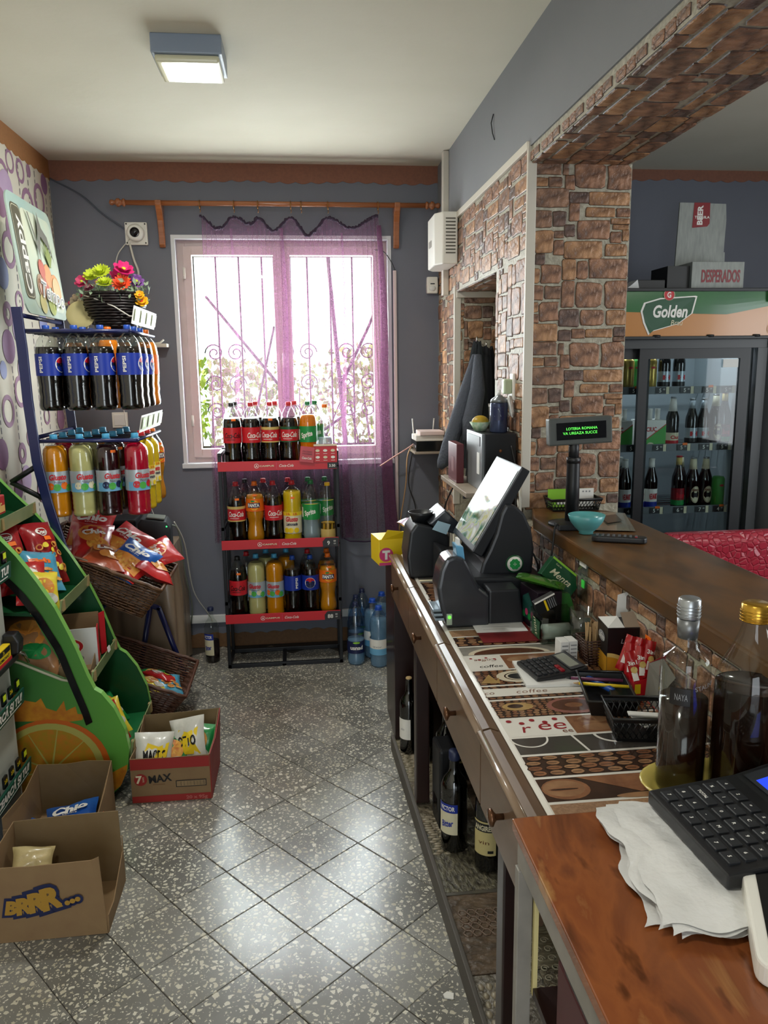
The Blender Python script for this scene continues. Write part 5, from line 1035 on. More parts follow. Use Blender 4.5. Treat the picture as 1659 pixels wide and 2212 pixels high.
# ---------------- cartons on the floor ----------------
c7 = thing('snack_carton', 'open brown and red snack carton with black handwriting, standing alone', 'carton', (-.672, 2.75, .001), -.01)
w, d = .293, .27
b = B(); panel(b, [(0, 0, 0), (w, 0, 0), (w, 0, .182), (.15, .004, .176), (0, 0, .180)], m_card); fw = b.obj('front_wall', c7)
b = B(); panel(b, [(0, d, 0), (w, d, 0), (w + .01, d + .02, .235), (.15, d + .015, .228), (0, d + .01, .226)], m_cardin); b.obj('back_wall', c7)
m_cred = mat('printed box red', '98231f', .6)
b = B(); panel(b, [(w, 0, 0), (w, d, 0), (w + .01, d + .02, .235), (w + .008, .12, .19), (w, 0, .182)], m_cred); sw_ = b.obj('side_wall', c7)
b = B(); panel(b, [(w - .004, 0, 0), (w - .004, d, 0), (w + .004, d + .02, .233), (w + .003, .12, .188), (w - .004, 0, .18)], m_cardin); b.obj('side_lining', c7)
b = B(); panel(b, [(0, 0, 0), (0, d, 0), (0, d + .01, .226), (.006, .1, .185), (0, 0, .18)], m_card); b.obj('side_wall', c7)
b = B(); panel(b, [(0, 0, .002), (w, 0, .002), (w, d, .002), (0, d, .002)], m_card); b.obj('bottom', c7)
p = Print(flat((0, -.0, 0), (1, 0, 0), (0, 0, 1)), base=.0040)
p.rect(.001, .135, w - .001, .178, m_cred, 4); p.rect(.001, .002, w - .001, .028, m_cred, 4); p.disc(.036, .095, .024, m_cred); p.text('7', .03, .097, .03, K['cream'], bold=.04); p.text('DAYS', .046, .095, .006, K['cream'], rot=-pi / 2)
p.text('MAX', .108, .098, .03, K['black'], rot=.08, bold=.03, w=.085); p.rect(.165, .058, .278, .085, K['black']); p.rect(.168, .061, .275, .082, mat('box tan', '9c825e', .7))
for k in range(26): p.rect(.171 + k * .004, .063, .171 + k * .004 + (.001 if k % 3 else .002), .080, K['black'], h=p.h)
p.text('20 x 95g', .24, .015, .013, mat('faded pink', 'b5645c', .6), bold=.03, w=.08); p.rect(.08, .073, .125, .0745, K['brown']); p.obj('print', fw)
Gq = 'snack bags in the floor cartons'
for key, loc, rot, l in [('bag_macro2', (-.60, 2.83, .135), (rad(58), .15, .25), 'yellow and white snack bag at the left of the brown and red carton'), ('bag_macro', (-.475, 2.90, .155), (rad(64), -.25, -.25), 'tall white snack bag with yellow star in the brown and red carton'), ('bag_green', (-.53, 2.87, .12), (rad(50), 0, .1), 'green snack bag between the two white ones in the brown and red carton'), ('bag_green', (-.445, 2.93, .13), (rad(60), .1, -.1), 'green snack bag in the right corner of the brown and red carton'), ('bag_macro', (-.53, 2.89, .04), (.1, 0, .2), 'white snack bag lying flat on the bottom of the brown and red carton')]: bag(key, loc, rot, l, Gq)
# carton by the green unit
ca = thing('brown_carton', 'open plain brown carton between the green unit and the graffiti-lettered carton', 'carton', (-.99, 2.37, .001), .0)
w, d = .26, .345
for nm_, q, m in (('front_wall', [(0, 0, 0), (w, 0, 0), (w, 0, .15), (0, 0, .16)], m_card), ('back_wall', [(0, d, 0), (w, d, 0), (w, d, .198), (.18, d, .204), (.1, d + .004, .194), (0, d, .2)], m_cardin), ('left_wall', [(0, 0, 0), (0, d, 0), (0, d, .2), (.01, .18, .19), (0, 0, .2)], m_card), ('right_wall', [(w, 0, 0), (w, d, 0), (w, d, .198), (w + .004, .2, .15), (w, .1, .11), (w, 0, .12)], m_card), ('bottom', [(0, 0, .002), (w, 0, .002), (w, d, .002), (0, d, .002)], m_card)):
    b = B(); panel(b, q, m); o = b.obj(nm_.split('_')[0] + '_wall' if 'wall' in nm_ else 'bottom', ca)
p = Print(flat((w, 0, 0), (0, 1, 0), (0, 0, 1)), base=.0036); p.ring(.17, .065, .03, .003, K['orange']); p.ring(.17, .065, .02, .002, K['orange'], r2=.03); p.text('Ø', .17, .065, .02, K['orange']); p.obj('print', ca)
for key, loc, rot, l in [('bag_blue', (-.91, 2.50, .045), (.15, .1, 1.3), 'blue snack bag at the left in the plain brown carton'), ('bag_blue2', (-.84, 2.56, .045), (.12, -.1, .2), 'blue and orange snack bag at the right in the plain brown carton')]: bag(key, loc, rot, l, Gq)
# BRRR carton
cbr = thing('brown_carton', 'brown carton with orange graffiti lettering and one low side, nearest the camera', 'carton', (-.92, 2.052, .001), .012)
w, d = .32, .235
for nm_, q, m in (('front_wall', [(0, 0, 0), (w, 0, 0), (w - .008, 0, .246), (w - .03, .002, .236), (.12, .003, .232), (0, 0, .238)], m_card), ('back_wall', [(0, d, 0), (w, d, 0), (w - .004, d, .246), (.15, d, .243), (0, d, .236)], m_cardin), ('side_wall', [(0, 0, 0), (0, d, 0), (0, d, .236), (0, 0, .238)], m_card), ('side_wall', [(w, 0, 0), (w, d, 0), (w, d, .16), (w, d - .01, .11), (w, .08, .045), (w, .01, .05)], m_card), ('bottom', [(0, 0, .002), (w, 0, .002), (w, d, .002), (0, d, .002)], m_card)):
    b = B(); panel(b, q, m); o = b.obj(nm_, cbr)
    if nm_ == 'front_wall':
        p = Print(flat((0, 0, 0), (1, 0, 0), (0, 0, 1)), base=.0042); m_sp = mat('spray yellow', 'a9812c', .6)
        pts = [(.062, .112, 'B', -.05), (.096, .115, 'R', .12), (.132, .124, 'R', .2), (.170, .133, 'R', .25)]
        for k, (u, v, c, r_) in enumerate(pts): p.text(c, u, v, .044 + .008 * k, K['navy'], rot=r_, bold=.16, shear=.15)
        for k, (u, v, c, r_) in enumerate(pts): p.text(c, u, v, .040 + .008 * k, m_sp, rot=r_, bold=.06, shear=.15)
        p.text('...', .225, .138, .05, K['navy'], bold=.16, rot=.3); p.text('...', .225, .138, .05, m_sp, bold=.05, rot=.3); p.obj('lettering', o)
bag('bag_straw', (-.835, 2.175, .165), (rad(35), .25, .3), 'crumpled straw-coloured bag showing inside the graffiti-lettered carton', Gq, .75)
B().box((-.88, 2.07, .0065), (-.74, 2.22, .12), m_card).obj('inner_box', label='small brown box inside the graffiti-lettered carton under the crumpled bag', cat='carton')
# ---------------- shop counter ----------------
m_dw = mat('drawer wood', '6f5742', .38, col2='5d4736', scale=6, stretch=(6, 1, 6), coat=.2); m_nose = mat('worn nosing', '7d6652', .22, col2='94806c', scale=14, stretch=(1, .3, 1), coat=.5); m_dark = mat('dark stained wood', '2a1613', .35, col2='1f100e', scale=8, coat=.2); m_gwd = mat('grey worn wood', '5a544c', .6, col2='47423b', scale=10, stretch=(1, .3, 1))
ctr = thing('shop_counter', 'long wooden shop counter with drawers along the stone-faced half wall', 'counter', (0, 0, 0))
B().box((.365, 1.10, .826), (.800, 3.03, .856), m_dw).obj('worktop', ctr, bevel=.002)
B().box((.36, 3.0, .0655), (.80, 3.03, .826), m_dark).obj('end_panel', ctr, bevel=.002)
for y in (2.49, 1.33): B().box((.372, y, .0725), (.42, y + .05, .69), m_dark).obj('leg', ctr, bevel=.004)
B().box((.40, 1.12, .66), (.42, 3.0, .70), m_dark).obj('rail', ctr); B().box((.785, 1.1, .0655), (.80, 3.0, .826), mat('counter back board', '2b211b', .7)).obj('back_board', ctr)
YB = [3.02, 2.525, 1.968, 1.455, 1.085]
for a, c in zip(YB, YB[1:]):
    d = B().prism([(.353, .695), (.372, .695), (.372, .845), (.392, .858), (.372, .866), (.356, .862), (.348, .852), (.353, .842)], c + .004, a - .004, m_dw, 1).obj('drawer', ctr)
    B().tube([(.351, c + .003, .856), (.351, a - .003, .856)], .009, m_nose, 8).obj('nosing', d)
    k = B().lathe([(.006, 0), (.006, .014), (.010, .018), (.017, .022), (.016, .028), (0, .03)], mat('bronze knob', '6a4a34', .25, metal=.7), 14).obj('knob', d, loc=(.353, (a + c) / 2 if a < 3 else 2.80, .782), rot=(0, -pi / 2, 0))
# plinth with patchwork relief tiles
plx = lambda y: .350 + (3.03 - y) * .028
pb = thing('counter_plinth', 'low plinth under the counter covered with relief patchwork tiles', 'plinth', (0, 0, 0))
B().prism([(plx(3.03) - .006, 3.03), (plx(1.1) - .006, 1.1), (plx(1.1) + .008, 1.1), (plx(3.03) + .008, 3.03)], .001, .072, m_gwd).obj('edge_board', pb, bevel=.003)
B().prism([(plx(3.03) + .008, 3.02), (plx(1.1) + .008, 1.1), (.784, 1.1), (.784, 3.02)], .001, .052, m_grout).obj('base', pb)
pm = [mat('relief tile %d' % i, c, .4, col2=c2, scale=sc, bump=1.0, bscale=bs, stretch=st, contrast=1.6) for i, (c, c2, sc, bs, st) in enumerate([('6d6552', '8f8770', 30, 30, (1, 3, 1)), ('5a5040', '857c68', 60, 70, (1, 1, 1)), ('3d3930', '75705c', 45, 45, (2, 1, 1)), ('6b5a48', '4a3f33', 25, 25, (1, 2, 1)), ('8a8478', '4f483c', 70, 60, (1, 1, 1))])]
yy = 3.015; k = 0; ty = [3.015, 2.66, 2.34, 2.02, 1.70, 1.38, 1.105]
for a, c in zip(ty, ty[1:]):
    t_ = B().prism([(plx(a) + .010, a), (plx(c) + .010, c + .004), (.57, c + .004), (.57, a)], .052, .060, pm[k % 5]).obj('tile', pb, bevel=.0015, seg=1)
    B().prism([(.574, a), (.574, c + .004), (.78, c + .004), (.78, a)], .052, .060, pm[(k + 2) % 5]).obj('tile', pb, bevel=.0015, seg=1)
    k += 1
def pebbles(y0, y1, x0f, x1, rx, ry, m, seed, nm_):
    b = B(); r = random.Random(seed); y = y1
    while y > y0:
        x = x0f(y) + r.uniform(0, rx)
        while x < x1:
            b.ball((x, y, .060), (rx * r.uniform(.8, 1.05), ry * r.uniform(.8, 1.1), .0045), m, 6, 4); x += 2.1 * rx
        y -= 2.0 * ry
    b.obj(nm_, pb, kind='stuff')
m_peb = mat('pebble relief', '857a66', .35, col2='a09680', scale=30)
pebbles(2.70, 2.98, lambda y: plx(y) + .02, .47, .016, .0065, m_peb, 1, 'pebble_relief'); pebbles(2.20, 2.42, lambda y: plx(y) + .02, .50, .018, .0065, m_peb, 2, 'pebble_relief'); pebbles(1.52, 1.66, lambda y: plx(y) + .02, .47, .010, .014, m_peb, 3, 'scale_relief')
b = B()
for i in range(5):
    for j in range(4): b.tube([(.42 + .026 * i + .013 * cos(q * pi / 3), 1.93 - .027 * j + .013 * sin(q * pi / 3), .0605) for q in range(6)], .0028, mat('cane relief', '6e5a4a', .4), 4, closed=True)
b.obj('cane_relief', pb, kind='stuff')
b = B()
for i in range(5):
    for j in range(6):
        cx, cy = .50 + .03 * i, 1.80 - .033 * j; b.tube([(cx + .012 * cos(q * .8) * (1 - q / 14), cy + .012 * sin(q * .8) * (1 - q / 14), .0605) for q in range(12)], .0025, mat('scroll relief', 'a39b84', .4), 4)
b.obj('scroll_relief', pb, kind='stuff')
B().box((.383, 2.008, .0605), (.62, 2.02, .0625), mat('metal strip', '77736a', .3, metal=.6)).obj('joint_strip', pb)

# printed tablecloth
m_cl = mat('oilcloth white', 'd9d6ce', .22, coat=.3); CB = dict(bean=mat('print bean', '6e4630', .25, col2='8f6344', scale=40, coat=.3), beanl=mat('print light bean', 'a07a58', .25, col2='7d5a40', scale=20, coat=.3), beand=mat('print dark bean', '3a2419', .25, col2='2a1a12', scale=50, coat=.3), slate=mat('print slate', '34312e', .25, col2='45413d', scale=8, coat=.3), cup=mat('print cup', 'c9bfa9', .25, coat=.3), gold=mat('print cookie', 'b29560', .25, col2='8f7040', scale=20, coat=.3), beand2=mat('print bean edge', '22140e', .25, coat=.3), burl=mat('print burlap', '9c7a5c', .5, col2='86654a', scale=200, contrast=2), foam=mat('print coffee', '53301f', .25, coat=.3), steel=mat('print grey scroll', '6d6a62', .25, col2='8f8c84', scale=30, coat=.3))
cloth = B().prism([(.3935, .860), (.402, .8625), (.800, .8625), (.800, .8595), (.404, .8595), (.3935, .859)], 1.09, 3.02, m_cl, 1).obj('tablecloth', label='glossy oilcloth with bands of coffee bean and cup pictures on the counter', cat='tablecloth')
X0, X1, ZC = .405, .798, .8625
p = Print(lambda u, v, h: (u, v, ZC + h), step=.00006, base=.0002)
rr = random.Random(11)
def beans(y0, y1, bg_, n, rx, ry, key=('bean', 'beanl')):
    p.rect(X0, y0, X1, y1, CB[bg_])
    h0 = p.h; i = 0; y = y0 + ry
    while y < y1 - ry * .6:
        x = X0 + rx * rr.uniform(.6, 1.3)
        while x < X1 - rx * .5:
            i += 1; p.h = h0 + .00012 * (i % 4); a = rx * rr.uniform(.8, 1.0); c = min(ry * rr.uniform(.8, 1.15), y - y0, y1 - y); dx = x + rr.uniform(-.2, .2) * rx
            p.disc(dx, y, a, CB['beand2'], r2=c, n=10); p.disc(dx + a * .06, y + c * .12, a * .88, CB[key[rr.randrange(len(key))]], r2=c * .8, n=10); p.rect(dx - a * .62, y - c * .02, dx + a * .55, y + c * .16, CB['beand'])
            x += rx * rr.uniform(1.85, 2.15)
        y += ry * 1.75
    p.h = h0 + .0006
    p.h = max(p.h, .0002)
def reset(): p.h = .0002
g = .004
reset(); p.rect(X0, 2.17, X1, 3.0, mat('print pale grey', '8a8781', .2, col2='77736d', scale=4, coat=.4)); p.rect(X0, 2.60, X1, 2.62, K['cream']); beans(2.35, 2.58, 'beand', 40, .022, .012)
reset(); beans(2.129, 2.165, 'gold', 12, .02, .008); reset(); p.rect(X0, 2.077, X1, 2.121, CB['steel']); reset(); p.rect(X0, 2.019, X1, 2.069, CB['burl'])
reset(); beans(1.940, 2.011, 'beand', 60, .016, .010, ('beanl', 'gold', 'bean'))
reset(); p.rect(X0, 1.872, X1, 1.932, CB['steel']); p.disc(.53, 1.875, .11, CB['cup'], r2=.05, a0=0, a1=pi); p.disc(.53, 1.875, .095, CB['foam'], r2=.038, a0=0, a1=pi); p.ring(.70, 1.90, .03, .004, CB['cup'], r2=.02)
reset(); p.rect(X0, 1.774, .50, 1.864, m_cl); p.rect(.50, 1.774, X1, 1.864, CB['bean']); p.disc(.56, 1.83, .05, CB['beanl'], r2=.022); p.disc(.66, 1.80, .06, CB['beanl'], r2=.025); p.text('Coffee', .455, 1.835, .016, K['brown'], rot=pi, shear=.2); p.text('coffee', .46, 1.795, .018, K['black'], shear=.2); [p.disc(.42 + .02 * i, 1.85 - .01 * (i % 2), .004, K['wine']) for i in range(4)]
reset(); p.rect(X0, 1.678, X1, 1.766, CB['beand']); beans(1.679, 1.765, 'beand', 60, .010, .006); p.disc(.51, 1.722, .055, CB['cup'], r2=.036); p.disc(.51, 1.722, .036, CB['beand'], r2=.025); p.disc(.51, 1.722, .032, CB['cup'], r2=.022); p.disc(.51, 1.722, .027, K['black'], r2=.018); p.poly([(.41, 1.69), (.44, 1.74), (.45, 1.70), (.46, 1.72), (.455, 1.685)], CB['gold'])
reset(); beans(1.597, 1.670, 'beand', 90, .010, .006); p.rect(X0, 1.612, X1, 1.655, m_cl); p.text('coffee', .515, 1.633, .020, K['brown'], shear=.25, space=1.1); p.text('coffee', .67, 1.633, .020, K['brown'], rot=pi, shear=.25); p.text('co', .415, 1.633, .018, K['brown'], shear=.25)
reset(); p.rect(X0, 1.503, X1, 1.589, CB['beand']); beans(1.504, 1.588, 'beand', 60, .008, .006); p.disc(.46, 1.555, .035, CB['gold'], r2=.02); p.disc(.455, 1.557, .018, CB['beand'], r2=.010); p.disc(.585, 1.545, .062, mat('print rose cup', '8c5a50', .25, coat=.3), r2=.040); p.disc(.585, 1.547, .050, CB['foam'], r2=.030); p.disc(.585, 1.547, .020, CB['bean'], r2=.012)
reset(); p.rect(X0, 1.417, .545, 1.495, m_cl); p.rect(.545, 1.417, X1, 1.495, CB['bean']); [p.disc(.60 + .07 * (i % 3), 1.475 - .035 * (i // 3), .034, CB['beanl'], r2=.017) for i in range(6)]; p.text('ee', .505, 1.462, .046, K['wine'], shear=.2, w=.06); p.text('r', .448, 1.452, .040, K['wine'], shear=.2); p.text('ee', .53, 1.432, .018, K['brown']); p.text('coffee', .58, 1.475, .014, K['brown']); [p.disc(.42 + .025 * i, 1.485 - .012 * (i % 2), .006, K['wine']) for i in range(5)]
reset(); p.rect(X0, 1.343, X1, 1.409, CB['slate']); p.ring(.44, 1.409, .04, .004, m_cl, r2=.04, a0=pi, a1=2 * pi); p.ring(.62, 1.409, .045, .006, m_cl, r2=.04, a0=pi, a1=2 * pi); p.poly([(.528, 1.409), (.533, 1.409), (.546, 1.343), (.541, 1.343)], m_cl)
reset(); beans(1.259, 1.335, 'beand', 70, .018, .0105, ('bean', 'beanl', 'beanl'))
reset(); p.rect(X0, 1.176, X1, 1.251, CB['beand']); p.disc(.450, 1.214, .044, CB['bean'], r2=.034); p.disc(.447, 1.216, .038, CB['beanl'], r2=.027); p.disc(.447, 1.213, .030, CB['bean'], r2=.006); p.disc(.447, 1.213, .026, CB['beand'], r2=.003); p.poly([(.48, 1.25), (.60, 1.25), (.66, 1.20), (.58, 1.19)], CB['bean']); p.disc(.58, 1.18, .05, CB['beanl'], r2=.008); p.disc(.70, 1.22, .06, CB['beanl'], r2=.028)
reset(); p.rect(X0, 1.095, X1, 1.168, CB['burl'])
p.obj('print', cloth)

# lottery terminal and printers
tm = thing('lottery_terminal', 'black lottery terminal with a tilted touch screen and a clover badge', 'terminal', (0, 0, .8635))
m_tb = mat('terminal black', '1b1d21', .38, bump=.02, bscale=500); m_tg = mat('terminal satin', '2c2f35', .25, coat=.3)
B().prism([(.455, 0), (.74, 0), (.74, .10), (.62, .115), (.50, .12), (.455, .14)], 2.19, 2.62, m_tb, 1).obj('base', tm, bevel=.008)
arcp = [(.535, .11), (.70, .11), (.705, .19), (.695, .25), (.672, .30), (.645, .325), (.615, .33), (.60, .30), (.585, .24), (.565, .19), (.545, .15)]
B().prism(arcp, 2.24, 2.56, m_tb, 1).obj('screen_stand', tm, bevel=.008)
cl_ = B().lathe([(.028, 0), (.028, .003), (0, .003)], K['dgreen'], 28).lathe([(.0235, .003), (.0235, .0036), (0, .0036)], m_white, 28).obj('clover_badge', tm, loc=(.643, 2.24, .145), rot=(pi / 2, 0, 0))
p = Print(flat((.643, 2.2355, .145), (1, 0, 0), (0, 0, 1)))
for k in range(4):
    a = pi / 4 + k * pi / 2; u, v = .010 * cos(a), .010 * sin(a)
    for d in (-.4, .4): p.disc(u + .004 * cos(a + pi / 2 * (1 if d > 0 else -1)), v + .004 * sin(a + pi / 2 * (1 if d > 0 else -1)), .0062, K['green'], n=12)
    p.poly([(0, 0), (.013 * cos(a - .45), .013 * sin(a - .45)), (.013 * cos(a + .45), .013 * sin(a + .45))], K['green'])
p.obj('clover', tm)
# screen: leans back toward the wall; near edge at y 2.27, far edge 2.56
sc0, sc1 = Vector((.524, 0, 1.060 - .8635)), Vector((.662, 0, 1.295 - .8635)); dv = (sc1 - sc0).normalized(); nv = Vector((-dv.z, 0, dv.x))
b = B(); q = [sc0 - dv * .018, sc1 + dv * .012]; th = .030
b.prism([(q[0].x, q[0].z), (q[1].x, q[1].z), (q[1].x - nv.x * th, q[1].z - nv.z * th), (q[0].x - nv.x * th * 1.2, q[0].z - nv.z * th * 1.2)], 2.262, 2.568, m_tb, 1); s = b.obj('touch_screen', tm, bevel=.004)
m_scr = bpy.data.materials.new('screen glow'); m_scr.use_nodes = True
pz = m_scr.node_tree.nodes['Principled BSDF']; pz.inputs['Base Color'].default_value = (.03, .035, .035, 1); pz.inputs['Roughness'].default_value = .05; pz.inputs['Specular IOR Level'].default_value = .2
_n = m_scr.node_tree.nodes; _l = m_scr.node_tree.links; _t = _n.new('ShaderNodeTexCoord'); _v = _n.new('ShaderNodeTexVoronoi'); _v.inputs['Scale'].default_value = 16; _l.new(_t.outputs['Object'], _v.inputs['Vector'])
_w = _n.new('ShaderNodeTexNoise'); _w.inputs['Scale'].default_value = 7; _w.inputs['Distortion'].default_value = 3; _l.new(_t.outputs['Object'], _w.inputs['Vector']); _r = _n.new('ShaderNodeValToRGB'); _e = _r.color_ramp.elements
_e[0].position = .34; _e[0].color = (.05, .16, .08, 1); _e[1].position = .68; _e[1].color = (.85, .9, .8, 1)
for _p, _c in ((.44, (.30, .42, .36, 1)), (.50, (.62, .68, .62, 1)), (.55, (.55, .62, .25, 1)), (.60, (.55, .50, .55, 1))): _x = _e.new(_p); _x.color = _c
_l.new(_w.outputs[0], _r.inputs[0]); _l.new(_r.outputs[0], pz.inputs['Emission Color']); pz.inputs['Emission Strength'].default_value = .55  # made-up display colours glow here in place of the window's reflection
p = Print(lambda u, v, h: tuple(Vector((0, 2.568 - u, 0)) + sc0 + dv * v + nv * (h + .001)), step=.0004); p.rect(.012, .002, .294, .268, m_scr); p.obj('glass', s)
tp = thing('ticket_printer', 'black curved-front ticket printer with a green light and a blue paper slot', 'printer', (0, 0, .8635))
prof = [(.405, 0), (.53, 0), (.53, .09), (.50, .115), (.475, .165), (.455, .205), (.425, .215), (.40, .205), (.385, .17), (.376, .12), (.385, .06)]
B().prism(prof, 2.09, 2.185, m_tg, 1).obj('body', tp, bevel=.012, seg=3)
B().prism([(.53, .0), (.635, .0), (.62, .105), (.53, .105)], 2.10, 2.185, m_tb, 1).obj('rear_body', tp, bevel=.006)
B().prism([(.440, .19), (.462, .185), (.455, .235), (.432, .24)], 2.11, 2.165, mat('blue plastic', '5d9bc0', .3), 1).obj('paper_slot', tp, bevel=.003); B().box((.44, 2.12, .22), (.447, 2.155, .255), m_whitep).obj('paper', tp)
B().box((.402, 2.082, .012), (.418, 2.09, .045), mat('pale lamp cover', '9aa89a', .4)).obj('lamp_panel', tp, bevel=.002); B().ball((.41, 2.081, .036), .0045, mat('green lamp glow', '50ff30', .5, emit=3), 8, 5).obj('light', tp)
for k in range(3): B().box((.372 - .004 * k, 2.10, .02 + .014 * k), (.40, 2.18, .028 + .014 * k), mat('silver catch', '8fa0ac', .3, metal=.5)).obj('tray', tp, bevel=.002)
tp2 = thing('ticket_scanner', 'black document scanner with a flared top tray at the far end of counter', 'scanner', (0, 0, .8635))
B().prism([(.375, 0), (.52, 0), (.52, .15), (.47, .185), (.40, .20), (.378, .17), (.366, .08)], 2.64, 2.80, m_tb, 1).obj('body', tp2, bevel=.010, seg=3)
B().lathe([(.028, .19), (.040, .22), (.046, .232), (.042, .232), (.034, .215), (.0, .20)], m_tb, 24, c=(.425, 2.70, 0)).obj('tray', tp2)
B().prism([(.44, .20), (.53, .16), (.56, .19), (.50, .25)], 2.62, 2.78, m_tg, 1).obj('lid', tp2, bevel=.006); B().prism([(.45, .185), (.50, .165), (.515, .20), (.47, .215)], 2.60, 2.602, mat('pale blue ticket', 'a8c8dc', .5), 1).obj('ticket', tp2)
p = Print(flat((.374, 2.78, .04), (0, -1, 0), (0, 0, 1))); p.rect(.04, 0, .09, .09, m_blackg); p.rect(.055, .05, .075, .07, mat('amber panel', 'a8582a', .5)); p.obj('panel', tp2)

# small things on the cloth
ZT = .8638
nb = thing('red_folder', 'dark red folder with a white sheet lying in front of the terminal', 'folder', (.478, 1.955, ZT), -.03)
B().box((0, 0, 0), (.155, .20, .003), mat('folder red', '6e1a1c', .4)).obj('cover', nb, bevel=.001); B().box((-.002, .075, .0035), (.145, .20, .0045), m_whitep).obj('sheet', nb)
p = Print(flat((0, .075, .0046), (1, 0, 0), (0, 1, 0)), step=.0001); [p.rect(.02, .02 + .022 * k, .09 + .01 * (k % 3), .0215 + .022 * k, K['grey']) for k in range(5)]; p.obj('writing', nb)
tx = thing('tea_carton', 'dark purple tea carton with green leaf print beside the terminal', 'carton', (.648, 2.02, ZT), .12)
B().box((0, 0, 0), (.075, .12, .115), mat('dark purple card', '1e141f', .35)).obj('box', tx, bevel=.002); p = Print(flat((0, .12, 0), (0, -1, 0), (0, 0, 1))); p.poly([(.02, .02), (.09, .02), (.1, .06), (.06, .10), (.02, .08)], mat('print teal', '1e4a44', .4)); [p.disc(.03 + .02 * i, .03 + .01 * (i % 2), .01, K['pink' if i % 2 else 'green']) for i in range(4)]; p.obj('print', tx)
KIT['pack_green'] = bag_mesh(.10, .14, .02, mat('glossy green pouch', '3c6e22', .2, col2='2c5a1a', scale=5, coat=.5), 21)
put('pack_green', 'tea_pouch', 'glossy green pouch lying on the dark purple tea carton', 'pouch', (.68, 2.09, .993), (.18, .12, 1.1))
mt = thing('tea_box', 'green mint tea box tipped against the stone-faced wall', 'box', (.690, 2.125, 1.005), (-.25, rad(40), -.1))
B().box((0, 0, 0), (.115, .03, .066), mat('mint box green', '0f4a2a', .3)).obj('box', mt, bevel=.002)
p = Print(flat((0, 0, 0), (1, 0, 0), (0, 0, 1))); p.rect(0, .060, .115, .066, K['lime']); p.text('Menta', .055, .030, .020, K['cream'], shear=.35, bold=.01, w=.075); p.text('Ceai de', .03, .053, .005, K['cream']); p.obj('lettering', mt)
B().prism([(0, 0), (.05, .01), (.04, .09), (-.01, .11)], 0, .02, mat('leafy green pack', '2e6b2c', .4), 1).obj('tea_packet', label='leafy green tea packet wedged behind the mint tea box', cat='packet', loc=(.735, 2.06, ZT), rot=(0, -.2, 0))
m_acr = glass('acrylic', 'e6ece8', .3)
at_ = thing('acrylic_tray', 'clear acrylic tray holding a cigarette pack and a white roll pack', 'tray', (.632, 1.925, ZT), .05)
b = B()
for q in ([(0, 0, 0), (.105, 0, 0), (.105, 0, .055), (0, 0, .075)], [(0, 0, 0), (0, .09, 0), (0, .09, .08), (0, 0, .075)], [(0, .09, 0), (.105, .09, 0), (.105, .09, .08), (0, .09, .08)], [(.105, 0, 0), (.105, .09, 0), (.105, .09, .08), (.105, 0, .055)], [(0, 0, 0), (.105, 0, 0), (.105, .09, 0), (0, .09, 0)]): panel(b, q, m_acr, .002)
b.obj('tray', at_); p = Print(flat((-.002, .09, 0), (0, -1, 0), (0, 0, 1))); p.rect(.02, .01, .08, .06, K['dgreen']); p.text('mint', .05, .04, .02, K['cream'], shear=.3, rot=-1.2); p.obj('print', at_)
cg = thing('cigarette_pack', 'black and yellow warning-labelled cigarette pack tilted in the acrylic tray', 'cigarette pack', (.642, 1.985, .925), (.1, rad(-24), .1))
cg.scale = (.75, .8, .75)
B().box((0, 0, 0), (.085, .022, .055), m_black).obj('pack', cg, bevel=.002); p = Print(flat((0, 0, 0), (1, 0, 0), (0, 0, 1))); p.rect(0, .048, .085, .055, K['white']); p.rect(.036, .0, .044, .046, K['yellow']); [p.rect(.050 + .008 * i, .004, .053 + .008 * i, .044, K['grey']) for i in range(4)]; p.obj('print', cg)
B().tube([(0, 0, 0), (.075, .005, 0)], .021, m_whitep, 16).obj('roll_pack', label='white cylindrical roll pack lying in the acrylic tray', cat='roll', loc=(.645, 1.955, .888))
B().box((0, 0, 0), (.055, .03, .04), mat('teal pack', '124a48', .4)).obj('small_pack', label='small teal pack between the acrylic tray and the drinking glass', cat='pack', loc=(.738, 1.99, ZT), rot=(0, 0, -.2), bevel=.002)
dg = thing('drinking_glass', 'empty clear drinking glass between acrylic tray and coffee carton', 'glass', (.742, 1.93, ZT))
B().lathe([(.0, .001), (.024, .001), (.029, .01), (.031, .095), (.029, .095), (.026, .012), (0, .01)], glass('tumbler glass', 'eef2f0', .35, .03), 24).obj('tumbler', dg)
cbx = thing('clear_box', 'small clear plastic box in front of the drinking glass', 'box', (.69, 1.865, ZT), -.1)
B().box((0, 0, 0), (.055, .04, .045), m_acr).obj('box', cbx, bevel=.002)
for k in range(2):
    t = thing('white_matchbox', ['small printed white box standing left beside the wicker cup', 'small printed white box standing right beside the wicker cup'][k], 'box', (.642 + .024 * k, 1.80 + .004 * k, ZT), .05)
    B().box((0, 0, 0), (.022, .04, .05), m_whitep).obj('box', t, bevel=.001); p = Print(flat((0, 0, 0), (1, 0, 0), (0, 0, 1))); [p.rect(.003, .008 + .01 * i, .019, .011 + .01 * i, K['grey']) for i in range(4)]; p.obj('print', t)
wc = thing('wicker_cup', 'square dark brown woven cup filled with wooden stir sticks', 'cup', (.731, 1.79, ZT), .06)
b = B(); m_wc = mat('woven brown plastic', '3f251b', .4)
for k in range(9): b.tube([((.030 + .0012 * k + (.0015 if i % 2 else 0)) * sx, (.026 + .001 * k) * sy, .004 + .0075 * k) for i, (sx, sy) in enumerate([(-1, -1), (-.5, -1), (0, -1), (.5, -1), (1, -1), (1, -.4), (1, .4), (1, 1), (.5, 1), (0, 1), (-.5, 1), (-1, 1), (-1, .4), (-1, -.4)])], .0022, m_wc, 4, closed=True)
b.obj('weave', wc, kind='stuff'); b = B()
